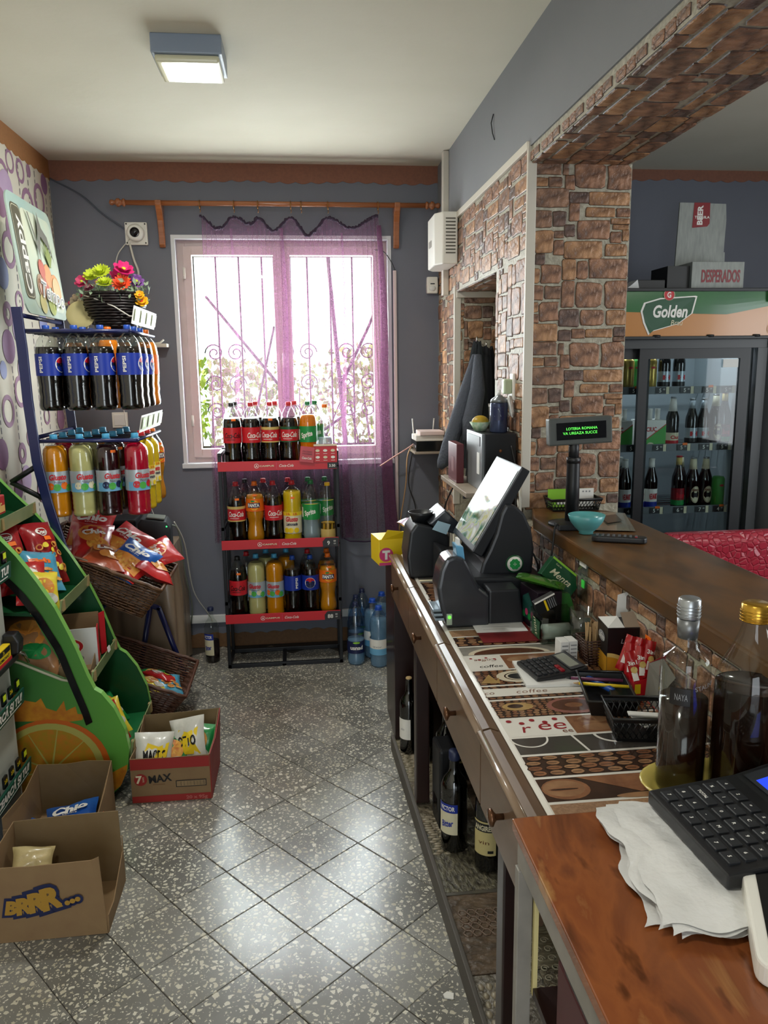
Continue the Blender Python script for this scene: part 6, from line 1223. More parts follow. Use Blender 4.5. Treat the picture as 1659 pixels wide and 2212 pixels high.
for i in range(7):
    for sy in (-1, 1): x = (-1 + i / 3) ; b.tube([(.030 * x, .026 * sy, 0), (.041 * x, .034 * sy, .066)], .0016, m_wc, 4)
for i in range(5):
    for sx in (-1, 1): y = (-1 + i / 2); b.tube([(.030 * sx, .026 * y, 0), (.041 * sx, .034 * y, .066)], .0016, m_wc, 4)
b.obj('uprights', wc, kind='stuff'); B().box((-.03, -.026, 0), (.03, .026, .003), m_wc).obj('bottom', wc)
m_st = mat('birch stick', 'b3946a', .6); rr = random.Random(2); Gs = 'wooden stir sticks in the woven cup'
for k in range(12):
    x, y = -.026 + .0047 * k, rr.uniform(-.012, .012); o = B().box((-.003, -.0008, 0), (.003, .0008, .082 + rr.uniform(0, .018)), m_st).obj('stir_stick', label='%s wooden stir stick from the left in the square woven cup' % ['first', 'second', 'third', 'fourth', 'fifth', 'sixth', 'seventh', 'eighth', 'ninth', 'tenth', 'eleventh', 'twelfth'][k], cat='stir stick', group=Gs)
    o.location = Vector((.731 + x, 1.79 + y, ZT + .006)); o.rotation_euler = (rr.uniform(-.1, .1), rr.uniform(-.12, .16), rr.uniform(0, 3))
cf = thing('coffee_carton', 'open black and yellow coffee carton with a raised white flap', 'carton', (.722, 1.70, ZT), -.10)
b = B(); m_ck = mat('coffee carton black', '141314', .3); b.box((0, 0, 0), (.078, .085, .118), m_ck); b.obj('box', cf, bevel=.001)
b = B(); panel(b, [(0, 0, .1185), (.04, 0, .1185), (.034, .04, .134), (0, .085, .1185)], m_whitep, .001); b.obj('flap', cf); b = B(); panel(b, [(.04, 0, .119), (.078, 0, .119), (.078, .05, .142), (.044, .05, .140)], mat('flap brown', '8d7c6c', .6), .001); b.obj('flap', cf); b = B(); panel(b, [(.044, .083, .118), (.078, .083, .118), (.078, .085, .185), (.047, .085, .175)], m_whitep, .001); b.obj('flap', cf)
p = Print(flat((0, 0, 0), (1, 0, 0), (0, 0, 1))); p.disc(0, -.02, .075, K['gold'], r2=.075, a0=0, a1=pi / 2); p.disc(0, -.03, .07, mat('carton amber', 'c08a1e', .4), r2=.075, a0=0, a1=pi / 2); p.text('LaFesta', .055, .085, .012, K['silver'], shear=.2, w=.045); p.obj('print', cf)
p = Print(flat((0, .085, 0), (0, -1, 0), (0, 0, 1))); p.rect(0, 0, .085, .045, mat('carton amber')); p.disc(.04, .085, .026, K['grey'], r2=.013); p.text('LaFesta', .04, .085, .013, K['white'], shear=.2, w=.046); p.obj('print', cf)
Gk = 'red instant-coffee sachets in a red box'
sb = thing('sachet_box', 'low red display box holding red instant-coffee sachets', 'box', (.735, 1.575, ZT), .0)
b = B()
for q in ([(0, 0, 0), (.062, 0, 0), (.062, 0, .05), (0, 0, .03)], [(0, 0, 0), (0, .08, 0), (0, .08, .07), (0, 0, .03)], [(.062, 0, 0), (.062, .08, 0), (.062, .08, .07), (.062, 0, .05)], [(0, .08, 0), (.062, .08, 0), (.062, .08, .07), (0, .08, .07)], [(0, 0, .001), (.062, 0, .001), (.062, .08, .001), (0, .08, .001)]): panel(b, q, K['red'], .0015)
b.obj('tray', sb); p = Print(flat((0, -.0016, 0), (1, 0, 0), (0, 0, 1))); p.rect(.002, .004, .016, .027, K['yellow']); p.obj('print', sb)
KIT['sachet'] = bag_mesh(.028, .085, .010, mat('sachet red', 'a8161c', .3, coat=.3), 31, lambda p, w, h: (p.text('3in1', 0, h * .22, .010, K['white'], bold=.03, w=w * .8), p.rect(-w * .3, -h * .3, w * .2, -h * .05, K['white']), p.disc(0, h * .02, w * .3, K['gold'])))
for k in range(9): put('sachet', 'coffee_sachet', ['red instant-coffee sachet standing at the front left of the red box', 'red instant-coffee sachet with gold dot leaning over the red box edge', 'red instant-coffee sachet in the middle of the front row', 'tall red instant-coffee sachet at the right of the red box', 'red instant-coffee sachet directly behind the gold-dotted one', 'red instant-coffee sachet rising highest out of the box', 'red instant-coffee sachet resting against the stone wall', 'red instant-coffee sachet deep in the back row of the box', 'red instant-coffee sachet slanting left out of the back row'][k], 'sachet', (.742 + .016 * (k % 4), 1.59 + .022 * (k // 3), ZT + .055 + .012 * (k % 3)), (rad(78), .3 * ((k % 3) - 1), .25 * ((k % 4) - 1.5)), Gk)
op = thing('opened_carton', 'opened grey and red carton lying on its side by the sachets', 'carton', (.752, 1.475, ZT), 0)
b = B(); panel(b, [(0, .0, 0), (0, .08, 0), (.006, .08, .085), (.012, .0, .06)], mat('grey card', '77756f', .6), .0015); b.obj('side', op); b = B(); panel(b, [(.0, .08, 0), (.045, .08, 0), (.045, .08, .1), (.006, .08, .085)], K['wine'], .0015); b.obj('back', op); b = B(); panel(b, [(0, 0, 0), (.045, 0, 0), (.045, .08, 0), (0, .08, 0)], K['red'], .0015); b.obj('bottom', op); b = B(); panel(b, [(.012, .0, .06), (.006, .08, .085), (.040, .08, .095), (.040, .02, .072)], mat('grey card'), .001); b.obj('flap', op)
pad = tag(B().box((0, 0, 0), (.15, .155, .006), m_whitep).obj('note_pad', label='white note pad under the smaller calculator', cat='note pad'), loc=(.508, 1.650, ZT)); pad.rotation_euler = (0, 0, -.06)
def calculator(name, label, loc, rz, w, d, h, keys, tilt=0.0, big=False):
    t = thing(name, label, 'calculator', loc, (tilt, 0, rz)); m_cb = mat('calculator black', '1a1b1e', .35)
    B().prism([(0, 0), (d * .62, 0), (d, 0), (d, h * 1.9), (d * .64, h * 1.25), (0, h * .8)], 0, w, m_cb, 0).obj('body', t, bevel=.004, seg=3)
    sl = (h * 1.25 - h * .8) / (d * .64)
    nx, ny = keys
    km = mat('calculator key', '24262a', .4)
    for i in range(nx):
        for j in range(ny):
            x = w * .07 + i * w * .88 / nx; y = d * .05 + j * d * (.52 if big else .56) / ny; red = (not big and j == ny - 1 and i >= nx - 2)
            if big and i == 1 and j == 2: continue
            ww = w * .72 / nx * (2.1 if big and i == 0 and j == 2 else 1)
            kk = B().box((x, y, h * .8 + sl * y - .001), (x + ww, y + d * .40 / ny, h * .8 + sl * y + .0045), K['wine'] if red else km).obj('key', t, bevel=.0012, seg=1)
            if big:
                p = Print(lambda u, v, hh, y=y: (u, v, h * .8 + sl * y + .0045 + hh)); p.text('TOTAL' if (i == 0 and j == 2) else '789%456x123-0.=+MRC±'[(i * 5 + j) % 20], x + ww / 2, y + d * .2 / ny, .0055, K['white'], bold=.02); p.obj('lettering', kk)
    pa = .30; 
    P = lambda u, v, hh: (u, d * .68 + v, h * 1.25 + (h * .65) / (d * .36) * (v + d * .04) + .0012 + hh)
    p = Print(P, base=.0006); p.rect(w * .06, 0, w * .94, d * .26, mat('display surround', '33363b', .3)); p.rect(w * (.12 if not big else .16), d * .03, w * (.82 if not big else .9), d * .22, mat('lcd blue', '2a48e8', .3, emit=.9) if big else mat('lcd grey', '84897f', .2)); p.obj('display', t)
    return t
calculator('calculator', 'black calculator with grey display on the white note pad', (.520, 1.777, ZT + .0065), rad(-81), .115, .135, .012, (5, 5))

m_bk = mat('black basket plastic', '0e0f11', .35)
def mesh_basket(name, label, loc, rz, L, Wd, Hh, flare=.012, holes=True):
    t = thing(name, label, 'basket', loc, rz); b = B()
    c0 = [(-L / 2, -Wd / 2), (L / 2, -Wd / 2), (L / 2, Wd / 2), (-L / 2, Wd / 2)]; f = 1 + 2 * flare / L; g_ = 1 + 2 * flare / Wd
    b.tube([(x * f, y * g_, Hh) for x, y in c0], .0035, m_bk, 6, closed=True); b.obj('rim', t)
    b = B()
    for k in range(4):
        (x0, y0), (x1, y1) = c0[k], c0[(k + 1) % 4]; ln = math.hypot(x1 - x0, y1 - y0); n = max(2, int(ln / .011))
        def Q(s, z): q = z / Hh; return ((x0 + (x1 - x0) * s) * (1 + (f - 1) * q), (y0 + (y1 - y0) * s) * (1 + (g_ - 1) * q), z)
        if holes:
            for i in range(-1, n + 1):
                for sg_ in (1, -1):
                    a, c = i / n, (i + 1.6) / n
                    if sg_ < 0: a, c = c, a
                    za, zc = Hh * .12, Hh * .86
                    if a < 0: za = za + (zc - za) * (0 - a) / (c - a); a = 0
                    if c > 1: zc = za + (zc - za) * (1 - a) / (c - a); c = 1
                    if a > 1 : za = za + (zc - za) * (a - 1) / (a - c); a = 1
                    if c < 0: zc = za + (zc - za) * (a) / (a - c); c = 0
                    b.tube([Q(a, za), Q(c, zc)], .0013, m_bk, 4)
            panel(b, [Q(0, 0), Q(1, 0), Q(1, Hh * .14), Q(0, Hh * .14)], m_bk, .0012); panel(b, [Q(0, Hh * .84), Q(1, Hh * .84), Q(1, Hh), Q(0, Hh)], m_bk, .0012)
        else: panel(b, [Q(0, 0), Q(1, 0), Q(1, Hh), Q(0, Hh)], m_bk, .0015)
    b.obj('lattice', t, kind='stuff'); B().box((-L / 2, -Wd / 2, 0), (L / 2, Wd / 2, .002), m_bk).obj('bottom', t); return t
mesh_basket('pen_tray', 'long black tray holding pens beside the smaller calculator', (.662, 1.555, ZT), rad(-12), .085, .15, .035, .01, False)
mesh_basket('mesh_basket', 'black lattice basket with white sachets on the oilcloth', (.692, 1.400, ZT), rad(-10), .15, .085, .052, .012, True)
for k, (c, x, y, z, a, l) in enumerate([('5f2a4a', .655, 1.60, .897, 1.15, 'purple pen lying diagonally in the black tray'), ('e3c52a', .665, 1.575, .893, 1.10, 'yellow pencil lying in the black tray'), ('2858b0', .662, 1.61, .885, .25, 'blue marker lying across the black tray')]):
    t = thing('pen', l, 'pen', (x, y, z), (0, .06, a + pi / 2)); B().tube([(-.06, 0, 0), (.055, 0, 0)], .004 if k < 2 else .007, mat('pen ' + c, c, .3), 8).obj('barrel', t); B().tube([(.055, 0, 0), (.068, 0, 0)], [.0035, .001], m_black if k != 1 else m_st, 8).obj('tip', t)
nbk = thing('black_notebook', 'small dark green notebook leaning in the black tray', 'notebook', (.69, 1.53, .87), (.25, .35, rad(-12))); B().box((-.03, -.05, 0), (.03, .05, .008), mat('dark green cover', '16231d', .3)).obj('cover', nbk, bevel=.001)
Gw = 'white sugar sachets in the lattice basket'
for k in range(5): o = B().box((-.035, -.008, 0), (.035, .008, .004), m_whitep).obj('sugar_sachet', label=['white sugar sachet on top in the lattice basket', 'white sugar sachet just under the top one', 'white sugar sachet near the left end of the lattice basket', 'white sugar sachet lying lowest in the lattice basket', 'white sugar sachet against the right end of the lattice basket'][k], cat='sachet', group=Gw, bevel=.0015); o.location = (.695 + .008 * (k - 2), 1.395 + .006 * k, .872 + .0078 * (4 - k)); o.rotation_euler = (.05, .04, .15 * k - .2)
# bottles in the yellow dish
yp = thing('yellow_dish', 'pale yellow oval dish under the two big liquor bottles', 'dish', (.682, 1.155, ZT), -.1)
B().lathe([(.0, .002), (.06, .002), (.075, .012), (.088, .030), (.085, .031), (.072, .016), (.058, .006), (0, .006)], mat('yellow glaze', 'd6c468', .25, coat=.4), 32).obj('dish', yp).scale = (1.32, .95, 1)
P_SQ = [(.75, .008), (.95, 0), (1, .02), (1, .66), (.985, .70), (.9, .725), (.62, .75), (.44, .775), (.40, .81), (.40, .985), (.42, 1)]
def stl_label(p, z0, z1, r): p.rect(-r * 1.3, z0 + .02, -r * .5, z0 + .05, K['black'], 6); p.text('NAYA', -r * .85, z0 + .035, .012, K['grey'], w=r * .5); p.text('STALINSK', r * .2, z0 + .055, .008, K['grey'], rot=.2, w=r * 1.1)
C['silver'] = mat('ribbed silver cap', 'a9adb0', .3, metal=.8); C['goldcap'] = mat('ribbed gold cap', 'c79a38', .25, metal=.8)
pet('spirit', P_SQ, .041, .335, .50, L_brown, 'silver', (.44, .66, m_none), m_gl, stl_label, lobes=False, cap_h=.034, cap_r=.0185, neck=(.82, .40, .45, mat('neck foil', '77797a', .35, metal=.6)), seg=32)
P_BIG = [(.78, .008), (.96, 0), (1, .02), (1, .60), (.97, .64), (.86, .70), (.62, .78), (.42, .86), (.33, .92), (.31, .985), (.34, 1)]
pet('spirit_big', P_BIG, .058, .335, .60, L_brown, 'goldcap', None, m_gl, lobes=False, cap_h=.03, cap_r=.0235, seg=36)
for nm__, zz, n_r in (('spirit', .335, .0185), ('spirit_big', .335, .0235)):
    b = B(); [b.tube([(n_r * 1.03 * cos(a * pi / 10), n_r * 1.03 * sin(a * pi / 10), zz - .004 - .0055 * k) for a in range(20)], .0009, C['silver' if nm__ == 'spirit' else 'goldcap'], 4, closed=True) for k in range(4)]; KIT[nm__].append(('cap_ribs', b.mesh('cap_ribs'), None))
put('spirit', 'liquor_bottle', 'square-shouldered liquor bottle with a silver cap, half full, in the yellow dish', 'bottle', (.643, 1.182, .8725), .25)
put('spirit_big', 'liquor_bottle', 'large round liquor bottle with a gold cap and dark brown drink', 'bottle', (.738, 1.142, .8725), 0)
# near cabinet with orange marbled top
def marble():
    m = bpy.data.materials.new('orange marbled laminate'); m.use_nodes = True; n = m.node_tree.nodes; l = m.node_tree.links; p = n['Principled BSDF']
    g = n.new('ShaderNodeNewGeometry'); mp = n.new('ShaderNodeMapping'); mp.inputs['Scale'].default_value = (4.2, 1.6, 1); mp.inputs['Rotation'].default_value = (0, 0, .35); l.new(g.outputs['Position'], mp.inputs[0])
    a = n.new('ShaderNodeTexNoise'); a.inputs['Scale'].default_value = 2.2; a.inputs['Detail'].default_value = 8; a.inputs['Distortion'].default_value = 1.2; l.new(mp.outputs[0], a.inputs['Vector'])
    r = n.new('ShaderNodeValToRGB'); e = r.color_ramp.elements; e[0].position = .28; e[0].color = (*lin('3a2415'), 1); e[1].position = .75; e[1].color = (*lin('a9814f'), 1)
    for ps, c in ((.40, '713f24'), (.50, '8a4f2a'), (.60, '7f4626'), (.66, '97683c')): x = e.new(ps); x.color = (*lin(c), 1)
    l.new(a.outputs[0], r.inputs[0])
    b_ = n.new('ShaderNodeTexNoise'); b_.inputs['Scale'].default_value = 7; b_.inputs['Detail'].default_value = 3; l.new(mp.outputs[0], b_.inputs['Vector'])
    r2 = n.new('ShaderNodeValToRGB'); r2.color_ramp.elements[0].position = .30; r2.color_ramp.elements[0].color = (.25, .22, .2, 1); r2.color_ramp.elements[1].position = .38; r2.color_ramp.elements[1].color = (1, 1, 1, 1); l.new(b_.outputs[0], r2.inputs[0])
    mx = n.new('ShaderNodeMixRGB'); mx.blend_type = 'MULTIPLY'; mx.inputs[0].default_value = .7; l.new(r.outputs[0], mx.inputs[1]); l.new(r2.outputs[0], mx.inputs[2]); l.new(mx.outputs[0], p.inputs['Base Color'])
    p.inputs['Roughness'].default_value = .22; p.inputs['Coat Weight'].default_value = .3; return m
nc = thing('service_cabinet', 'open-sided cabinet with a glossy orange marbled top nearest the camera', 'cabinet', (0, 0, 0))
m_or = marble(); m_gedge = mat('grey edging', '77736c', .4, col2='8c877f', scale=20)
B().prism([(.314, 1.08), (.345, 1.082), (.80, 1.085), (.80, -.3), (.305, -.3)], .880, .900, m_or).obj('top', nc, bevel=.002)
B().prism([(.318, -.3), (.326, -.3), (.330, 1.075), (.322, 1.075)], .825, .879, m_gedge).obj('side_apron', nc, bevel=.002)
B().box((.330, 1.060, .825), (.80, 1.072, .879), m_gedge).obj('rear_apron', nc)
B().box((.318, 1.055, .002), (.343, 1.073, .824), m_gedge).obj('corner_post', nc, bevel=.002); B().box((.345, 1.05, .60), (.352, 1.06, .82), mat('aged label')).obj('paper_strip', nc)
B().box((.70, -.3, .002), (.72, 1.055, .824), m_dark).obj('back_board', nc); B().box((.345, .0, .60), (.70, 1.05, .615), m_dark).obj('shelf', nc); B().box((.345, .0, .15), (.70, 1.05, .165), m_dark).obj('shelf', nc)
B().box((0, 0, 0), (.10, .22, .13), mat('dark red crate', '4a1a20', .4)).obj('storage_box', label='dark wine-red box on the shelf inside the near cabinet', cat='box', loc=(.352, .74, .6155), bevel=.004)
gt = thing('glass_lidded_tray', 'dark tray with a green glass edge inside the near cabinet', 'tray', (.352, .60, .7465)); B().box((0, 0, 0), (.20, .33, .035), m_blackg).obj('tray', gt, bevel=.003); B().box((-.004, 0, .035), (.2, .34, .039), mat('green glass edge', '1c5a44', .1)).obj('glass', gt)
for k in range(3):
    t = thing('small_jar', ['white-lidded jar nearest the corner post in the near cabinet', 'middle white-lidded jar on the glass tray in the near cabinet', 'white-lidded jar closest to the camera in the near cabinet'][k], 'jar', (.385, .885 - .052 * k, .786)); B().lathe([(.014, 0), (.017, .005), (.017, .02)], K['navy'], 14).obj('body', t); B().lathe([(.018, .02), (.018, .03), (0, .032)], m_whitep, 14).obj('lid', t)
# things on the near cabinet
def wad(u, v):
    x, y = u - .5, v - .5; z = .006 * (1 - abs(2 * x) ** 3) * (1 - abs(2 * y) ** 3) + .0018 * sin(17 * u + 9 * v) + .0012 * sin(31 * v - 12 * u)
    return (x * .22 + .007 * sin(13 * v) + .0015 * sin(40 * v), y * .28 + .006 * sin(15 * u), max(z, -.002) + .004)
m_pl = mat('crumpled white plastic', 'e2e2e0', .3, col2='cfcfcd', scale=12, bump=.4, bscale=40, coat=.3)
pw_ = thing('plastic_bag_stack', 'stack of crumpled white plastic bags under the large calculator', 'bag stack', (.548, .935, .9015), -.10)
for k in range(6): B().grid(lambda u, v: tuple(Vector(wad(u, v)) + Vector((.003 * sin(9 * v + 2 * k) * (u < .1), 0, .0035 * k))), 30, 36, m_pl).obj('plastic_bag', pw_, rot=(0, 0, .05 * ((k * 7) % 5 - 2)), loc=(.005 * ((k * 3) % 4), -.004 * k, -.002))
calculator('desk_calculator', 'large black printing calculator with a bright blue display', (.522, 1.050, .928), rad(-87), .21, .225, .028, (6, 5), 0, True)
pt = thing('card_terminal', 'white card payment terminal with a black screen beside the large calculator', 'card terminal', (.497, .715, .9020), (rad(6), 0, -.42))
B().prism(rrect(.10, .17, .018), 0, .030, m_white).obj('body', pt, bevel=.004); B().prism(rrect(.078, .145, .006, .016, .015), .030, .0312, m_blackg).obj('screen', pt)
# bottles stored under the counter
Gu = 'bottles stored on the plinth under the counter'
for key, x, y, rot, l in [('wine', .405, 2.90, -.9, 'dark wine bottle with cork nearest the counter end panel'), ('wine', .455, 2.83, -.7, 'dark wine bottle beside the first, partly behind the leg'), ('wine', .50, 2.60, -.6, 'dark wine bottle behind the far counter leg'), ('area_wine', .56, 2.70, -.5, 'yellow-labelled wine bottle in the shadow behind the far leg'), ('bitter_full', .458, 2.24, -.75, 'dark liqueur bottle with blue and white label under the counter'), ('area_wine', .545, 2.13, -.6, 'dark wine bottle with black and cream label under the counter'), ('wine', .60, 2.35, 0, 'wine bottle in the shadow behind the liqueur bottle')]: put(key, 'stored_bottle', l, 'bottle', (x, y, .0655), rot, Gu)
sp = thing('black_case', 'narrow black speaker case standing under the counter', 'case', (.425, 2.33, .0655), .05); B().box((0, 0, 0), (.06, .11, .29), m_black).obj('case', sp, bevel=.012, seg=3); B().box((-.001, .03, .05), (.001, .08, .1), m_blackg).obj('badge', sp)
# ---------------- bar top and customer display ----------------
ZB = 1.0985
cdp = thing('customer_display', 'grey customer display on a black pole showing green text', 'display', (.868, 2.37, ZB))
B().lathe([(.075, 0), (.075, .006), (.03, .014), (0, .014)], m_black, 28).obj('base', cdp); B().lathe([(.022, .01), (.0215, .13), (.0205, .20), (.020, .218)], m_black, 20).obj('pole', cdp); B().lathe([(.0165, .2), (.0165, .29)], m_black, 20).obj('pole', cdp); B().lathe([(.022, .200), (.0225, .218), (.02, .219)], m_black, 20).obj('collar', cdp)
cdh = B().prism([(-.085, -.045), (.115, -.045), (.115, .04), (-.085, .04)], -.02, .03, mat('display grey', '4a4e4c', .45), 1).obj('housing', cdp, bevel=.005, loc=(0, 0, .305), rot=(-.02, -.05, -.1))
p = Print(flat((0, -.0205, 0), (1, 0, 0), (0, 0, 1)), step=.0005); p.rect(-.062, -.028, .095, .026, m_blackg); m_vfd = mat('vacuum display green', '66ff5a', .5, emit=1.1)
p.text('LOTERIA ROMANA', .018, .0065, .0085, m_vfd, w=.098); p.text('VA UREAZA SUCCE', .012, -.0075, .0085, m_vfd, w=.108); p.obj('lettering', cdh)
mb = mesh_basket('mesh_basket', 'black lattice basket with a green and white card on the bar top', (.965, 2.63, ZB + .0005), 0, .165, .07, .042, .010, True)
cdd = thing('green_card', 'lime green and white card standing in the bar basket', 'card', (.965, 2.652, 1.104)); B().box((-.085, -.001, 0), (.085, .001, .066), K['lime']).obj('card', cdd); p = Print(flat((-.085, -.001, 0), (1, 0, 0), (0, 0, 1))); p.rect(.115, .0, .17, .066, K['white']); p.rect(.035, .01, .08, .02, K['white']); [p.disc(.13 + .012 * i, .055, .003, K['grey']) for i in range(3)]; p.obj('print', cdd)
bo = thing('turquoise_bowl', 'empty turquoise bowl beside the remote control on the bar', 'bowl', (.862, 2.225, ZB + .0008))
B().lathe([(.0, .004), (.020, .0), (.022, .0), (.021, .006), (.034, .018), (.049, .038), (.056, .058), (.0545, .059), (.047, .040), (.032, .021), (.0, .012)], mat('turquoise glaze', '5ba3a6', .3, coat=.2), 36).obj('bowl', bo)
ad = thing('black_adapter', 'flat black adapter box left of the bowl on the bar', 'adapter', (.80, 2.30, ZB + .0008), -.1); B().box((-.005, -.03, 0), (.09, .03, .018), m_black).obj('body', ad, bevel=.003)
cable('black cable from the adapter over the bar edge to the terminal', [(.80, 2.30, 1.115), (.775, 2.26, 1.11), (.76, 2.24, 1.03), (.755, 2.28, .93), (.76, 2.36, .87)], .003, m_wireb)
rc = thing('remote_control', 'black remote control with round buttons lying on the bar', 'remote control', (.862, 2.125, ZB + .0008), -.42)
B().prism(rrect(.155, .045, .018, -.02, -.022), 0, .016, m_black).obj('body', rc, bevel=.004)
for i in range(8):
    for j in range(3): B().lathe([(.004, 0), (.004, .0025), (0, .003)], K['wine'] if (i == 7 and j == 0) else mat('grey key', '4b4e52', .5), 8).obj('button', rc, loc=(-.004 + .0155 * i, -.012 + .011 * j, .016))
br = thing('brochure', 'glossy grey brochure sheet lying at the far corner of the bar', 'brochure', (1.0, 2.38, ZB + .0006), -.3); B().grid(lambda u, v: ((u - .5) * .13, (v - .5) * .30, .003 + .004 * sin(3 * u) * v), 8, 10, mat('brochure', '6d675a', .2, col2='857f70', scale=12, coat=.5)).obj('sheet', br); p = Print(lambda u, v, h: (u, v, .008 + h)); p.poly([(-.03, .05), (.03, .1), (.04, -.02), (-.01, -.06)], mat('brochure dark', '3e3b35', .25)); p.obj('print', br)
ah = thing('acrylic_label_holder', 'clear acrylic label holder hanging on the stone face of the half wall', 'label holder', (XR - .010, 2.02, .94))
b = B(); panel(b, [(0, .075, 0), (0, 0, 0), (0, 0, .14), (0, .075, .14)], m_acr, .0015); b.obj('sheet', ah); B().box((-.003, .012, .10), (-.001, .062, .12), m_whitep).obj('label', ah); B().box((-.004, .02, .04), (-.002, .04, .062), mat('price sticker green', '4cf05a', .5)).obj('sticker', ah)
os_ = B().box((0, 0, 0), (.0015, .028, .022), K['tag']).obj('price_sticker', label='orange price sticker stuck on the stone facing behind the coffee carton', cat='sticker', loc=(XR - .0065, 1.63, .955))

# ---------------- shelf, computer and coats by the doorway ----------------
sf = thing('wall_shelf', 'pale wooden wall shelf under the computer tower', 'shelf', (0, 0, 1.15)); B().prism([(.60, 2.74), (.798, 2.74), (.798, 3.12), (.62, 3.25), (.60, 3.25)], -.018, 0, mat('pale worn wood', 'a69a8c', .4, col2='8d8070', scale=8)).obj('board', sf, bevel=.002); B().prism([(0, 0), (.15, 0), (0, -.15)], 2.80, 2.815, m_dark, 1).obj('bracket', sf, loc=(.648, 0, -.019)); B().box((.782, 2.8, -.2), (.798, 3.0, -.018), m_dark).obj('cleat', sf)
ct_ = thing('computer_tower', 'small black computer tower with a silver front on the wall shelf', 'computer', (.672, 2.76, 1.151), 0)
B().box((0, 0, 0), (.120, .26, .212), m_black).obj('case', ct_, bevel=.003)
f_ = B().box((-.010, .0, 0), (0, .26, .212), mat('silver grey front', '7d8286', .35, metal=.3)).obj('front_panel', ct_, bevel=.002); B().box((-.012, .03, .165), (-.0095, .23, .20), mat('front bay', '63686c', .4)).obj('drive_bay', f_); B().box((-.0125, .03, .06), (-.0095, .07, .14), m_whitep).obj('sticker', f_); B().ball((.06, -.002, .15), .006, mat('brown stain', '7a4a2a', .6), 8, 5).obj('port', ct_)
rf_ = thing('red_binder', 'narrow dark red binder standing beside the computer tower', 'binder', (.615, 2.99, 1.151), 0); B().box((0, 0, 0), (.03, .17, .155), mat('binder red', '5a1a22', .4)).obj('cover', rf_, bevel=.002); B().box((-.001, .05, .04), (.0, .1, .1), mat('binder label', '7a4a4e', .5)).obj('label', rf_)
lb = thing('green_dish', 'small green paper dish holding a lemon on the computer tower', 'dish', (.688, 2.90, 1.3645)); B().lathe([(.022, 0), (.042, .035), (.040, .035), (.02, .002), (0, .002)], mat('dish green', '3f8a5c', .45, col2='d5dcc8', scale=40), 8).obj('dish', lb)
lm = thing('lemon', 'yellow lemon in the small green dish', 'fruit', (.688, 2.90, 1.398)); B().ball((0, 0, 0), (.034, .028, .026), mat('lemon peel', 'b99a2e', .4, col2='a58620', scale=20, bump=.1, bscale=90), 16, 10).obj('fruit', lm)
cn = thing('spray_can', 'dark blue spray can with a grey top on the computer tower', 'can', (.742, 2.83, 1.3645)); B().lathe([(.0315, 0), (.033, .004), (.033, .105), (.0315, .11)], mat('can blue', '2b3350', .25, col2='4c5876', scale=14, metal=.4), 28).obj('body', cn); B().lathe([(.033, .11), (.030, .122), (.012, .134), (.012, .137), (0, .137)], mat('can shoulder', '7e8488', .3, metal=.5), 28).obj('shoulder', cn); B().lathe([(.006, .137), (.006, .155), (0, .156)], m_whitep, 12).obj('nozzle', cn); p = Print(cyl(.0332)); p.rect(-.03, .045, .01, .095, K['navy'], 6); p.poly([(-.025, .06), (-.01, .09), (.0, .06)], K['silver']); p.obj('print', cn)
KIT['bag_clear'] = bag_mesh(.08, .12, .05, mat('crumpled clear bag', '8d8a84', .2, col2='5c5a58', scale=20, bump=.5), 41); put('bag_clear', 'plastic_bag', 'crumpled grey plastic bag behind the spray can', 'bag', (.765, 2.93, 1.405), (rad(75), .1, .2))
wp = thing('wall_plug', 'white and pale green plug adapter on the wall above the spray can', 'plug', (XR, 2.84, 1.53)); B().box((-.014, -.025, -.05), (0, .025, .05), m_white).obj('plate', wp, bevel=.006); B().box((-.045, -.018, -.025), (-.014, .018, .03), mat('pale green plastic', 'b9c9a8', .4)).obj('plug', wp, bevel=.006)
KIT['pouch_white'] = bag_mesh(.06, .08, .02, m_whitep, 43); put('pouch_white', 'tissue', 'white tissue stuffed beneath the wall plug', 'tissue', (.785, 2.82, 1.46), (rad(80), 0, 1.3))
# sweaters on hooks of the doorway jamb
m_kn = mat('charcoal ribbed knit', '30353a', .9, col2='22262a', scale=120, stretch=(1, 1, .2), bump=.6, bscale=90); m_kn2 = mat('loose mesh knit', '20221f', .9, col2='3b3a34', scale=90, bump=.9, bscale=110); m_slv = mat('grey knit', '474c57', .9, bump=.5, bscale=110)
def cloth_body(t, nm_, cx, cy, z0, z1, w0, w1, dep, m, seed, lean=0, lean_y=0, rib=0):
    r = random.Random(seed); ph = [r.uniform(0, 6) for _ in range(4)]
    def f(u, v):
        a = u * 2 * pi; w = w0 + (w1 - w0) * (v ** .75); z = z1 + (z0 - z1) * v
        k = 1 + .10 * sin(5 * a + ph[0] + 2 * v) + .06 * sin(11 * a + ph[1]); rb = 1 + rib * sin(60 * a)
        return (cx + lean * v + w * k * rb * cos(a), cy + lean_y * v + dep * (.4 + .6 * v) * k * rb * sin(a), z + .01 * sin(3 * a + ph[2]))
    b = B(); b.grid(f, 72 if not rib else 240, 18, m); b.add([f(i / 24, 0) for i in range(24)], [tuple(range(24))], m); b.add([f(i / 24, 1) for i in range(24)], [tuple(range(24))[::-1]], m); return b.obj(nm_, t)
cg1 = thing('grey_sweater', 'charcoal ribbed sweater hanging in the doorway with one sleeve swung out', 'sweater', (0, 0, 0))
cloth_body(cg1, 'body', .86, 3.70, 1.13, 1.72, .018, .085, .06, m_kn, 1, -.015, 0, .045)
b = B(); sl = [(.845, 3.66, 1.66), (.80, 3.62, 1.52), (.745, 3.56, 1.38), (.69, 3.52, 1.25), (.655, 3.50, 1.17), (.64, 3.50, 1.145)]
b.tube(sl, [.02, .034, .040, .036, .028, .012], m_slv, 14); b.obj('sleeve', cg1)
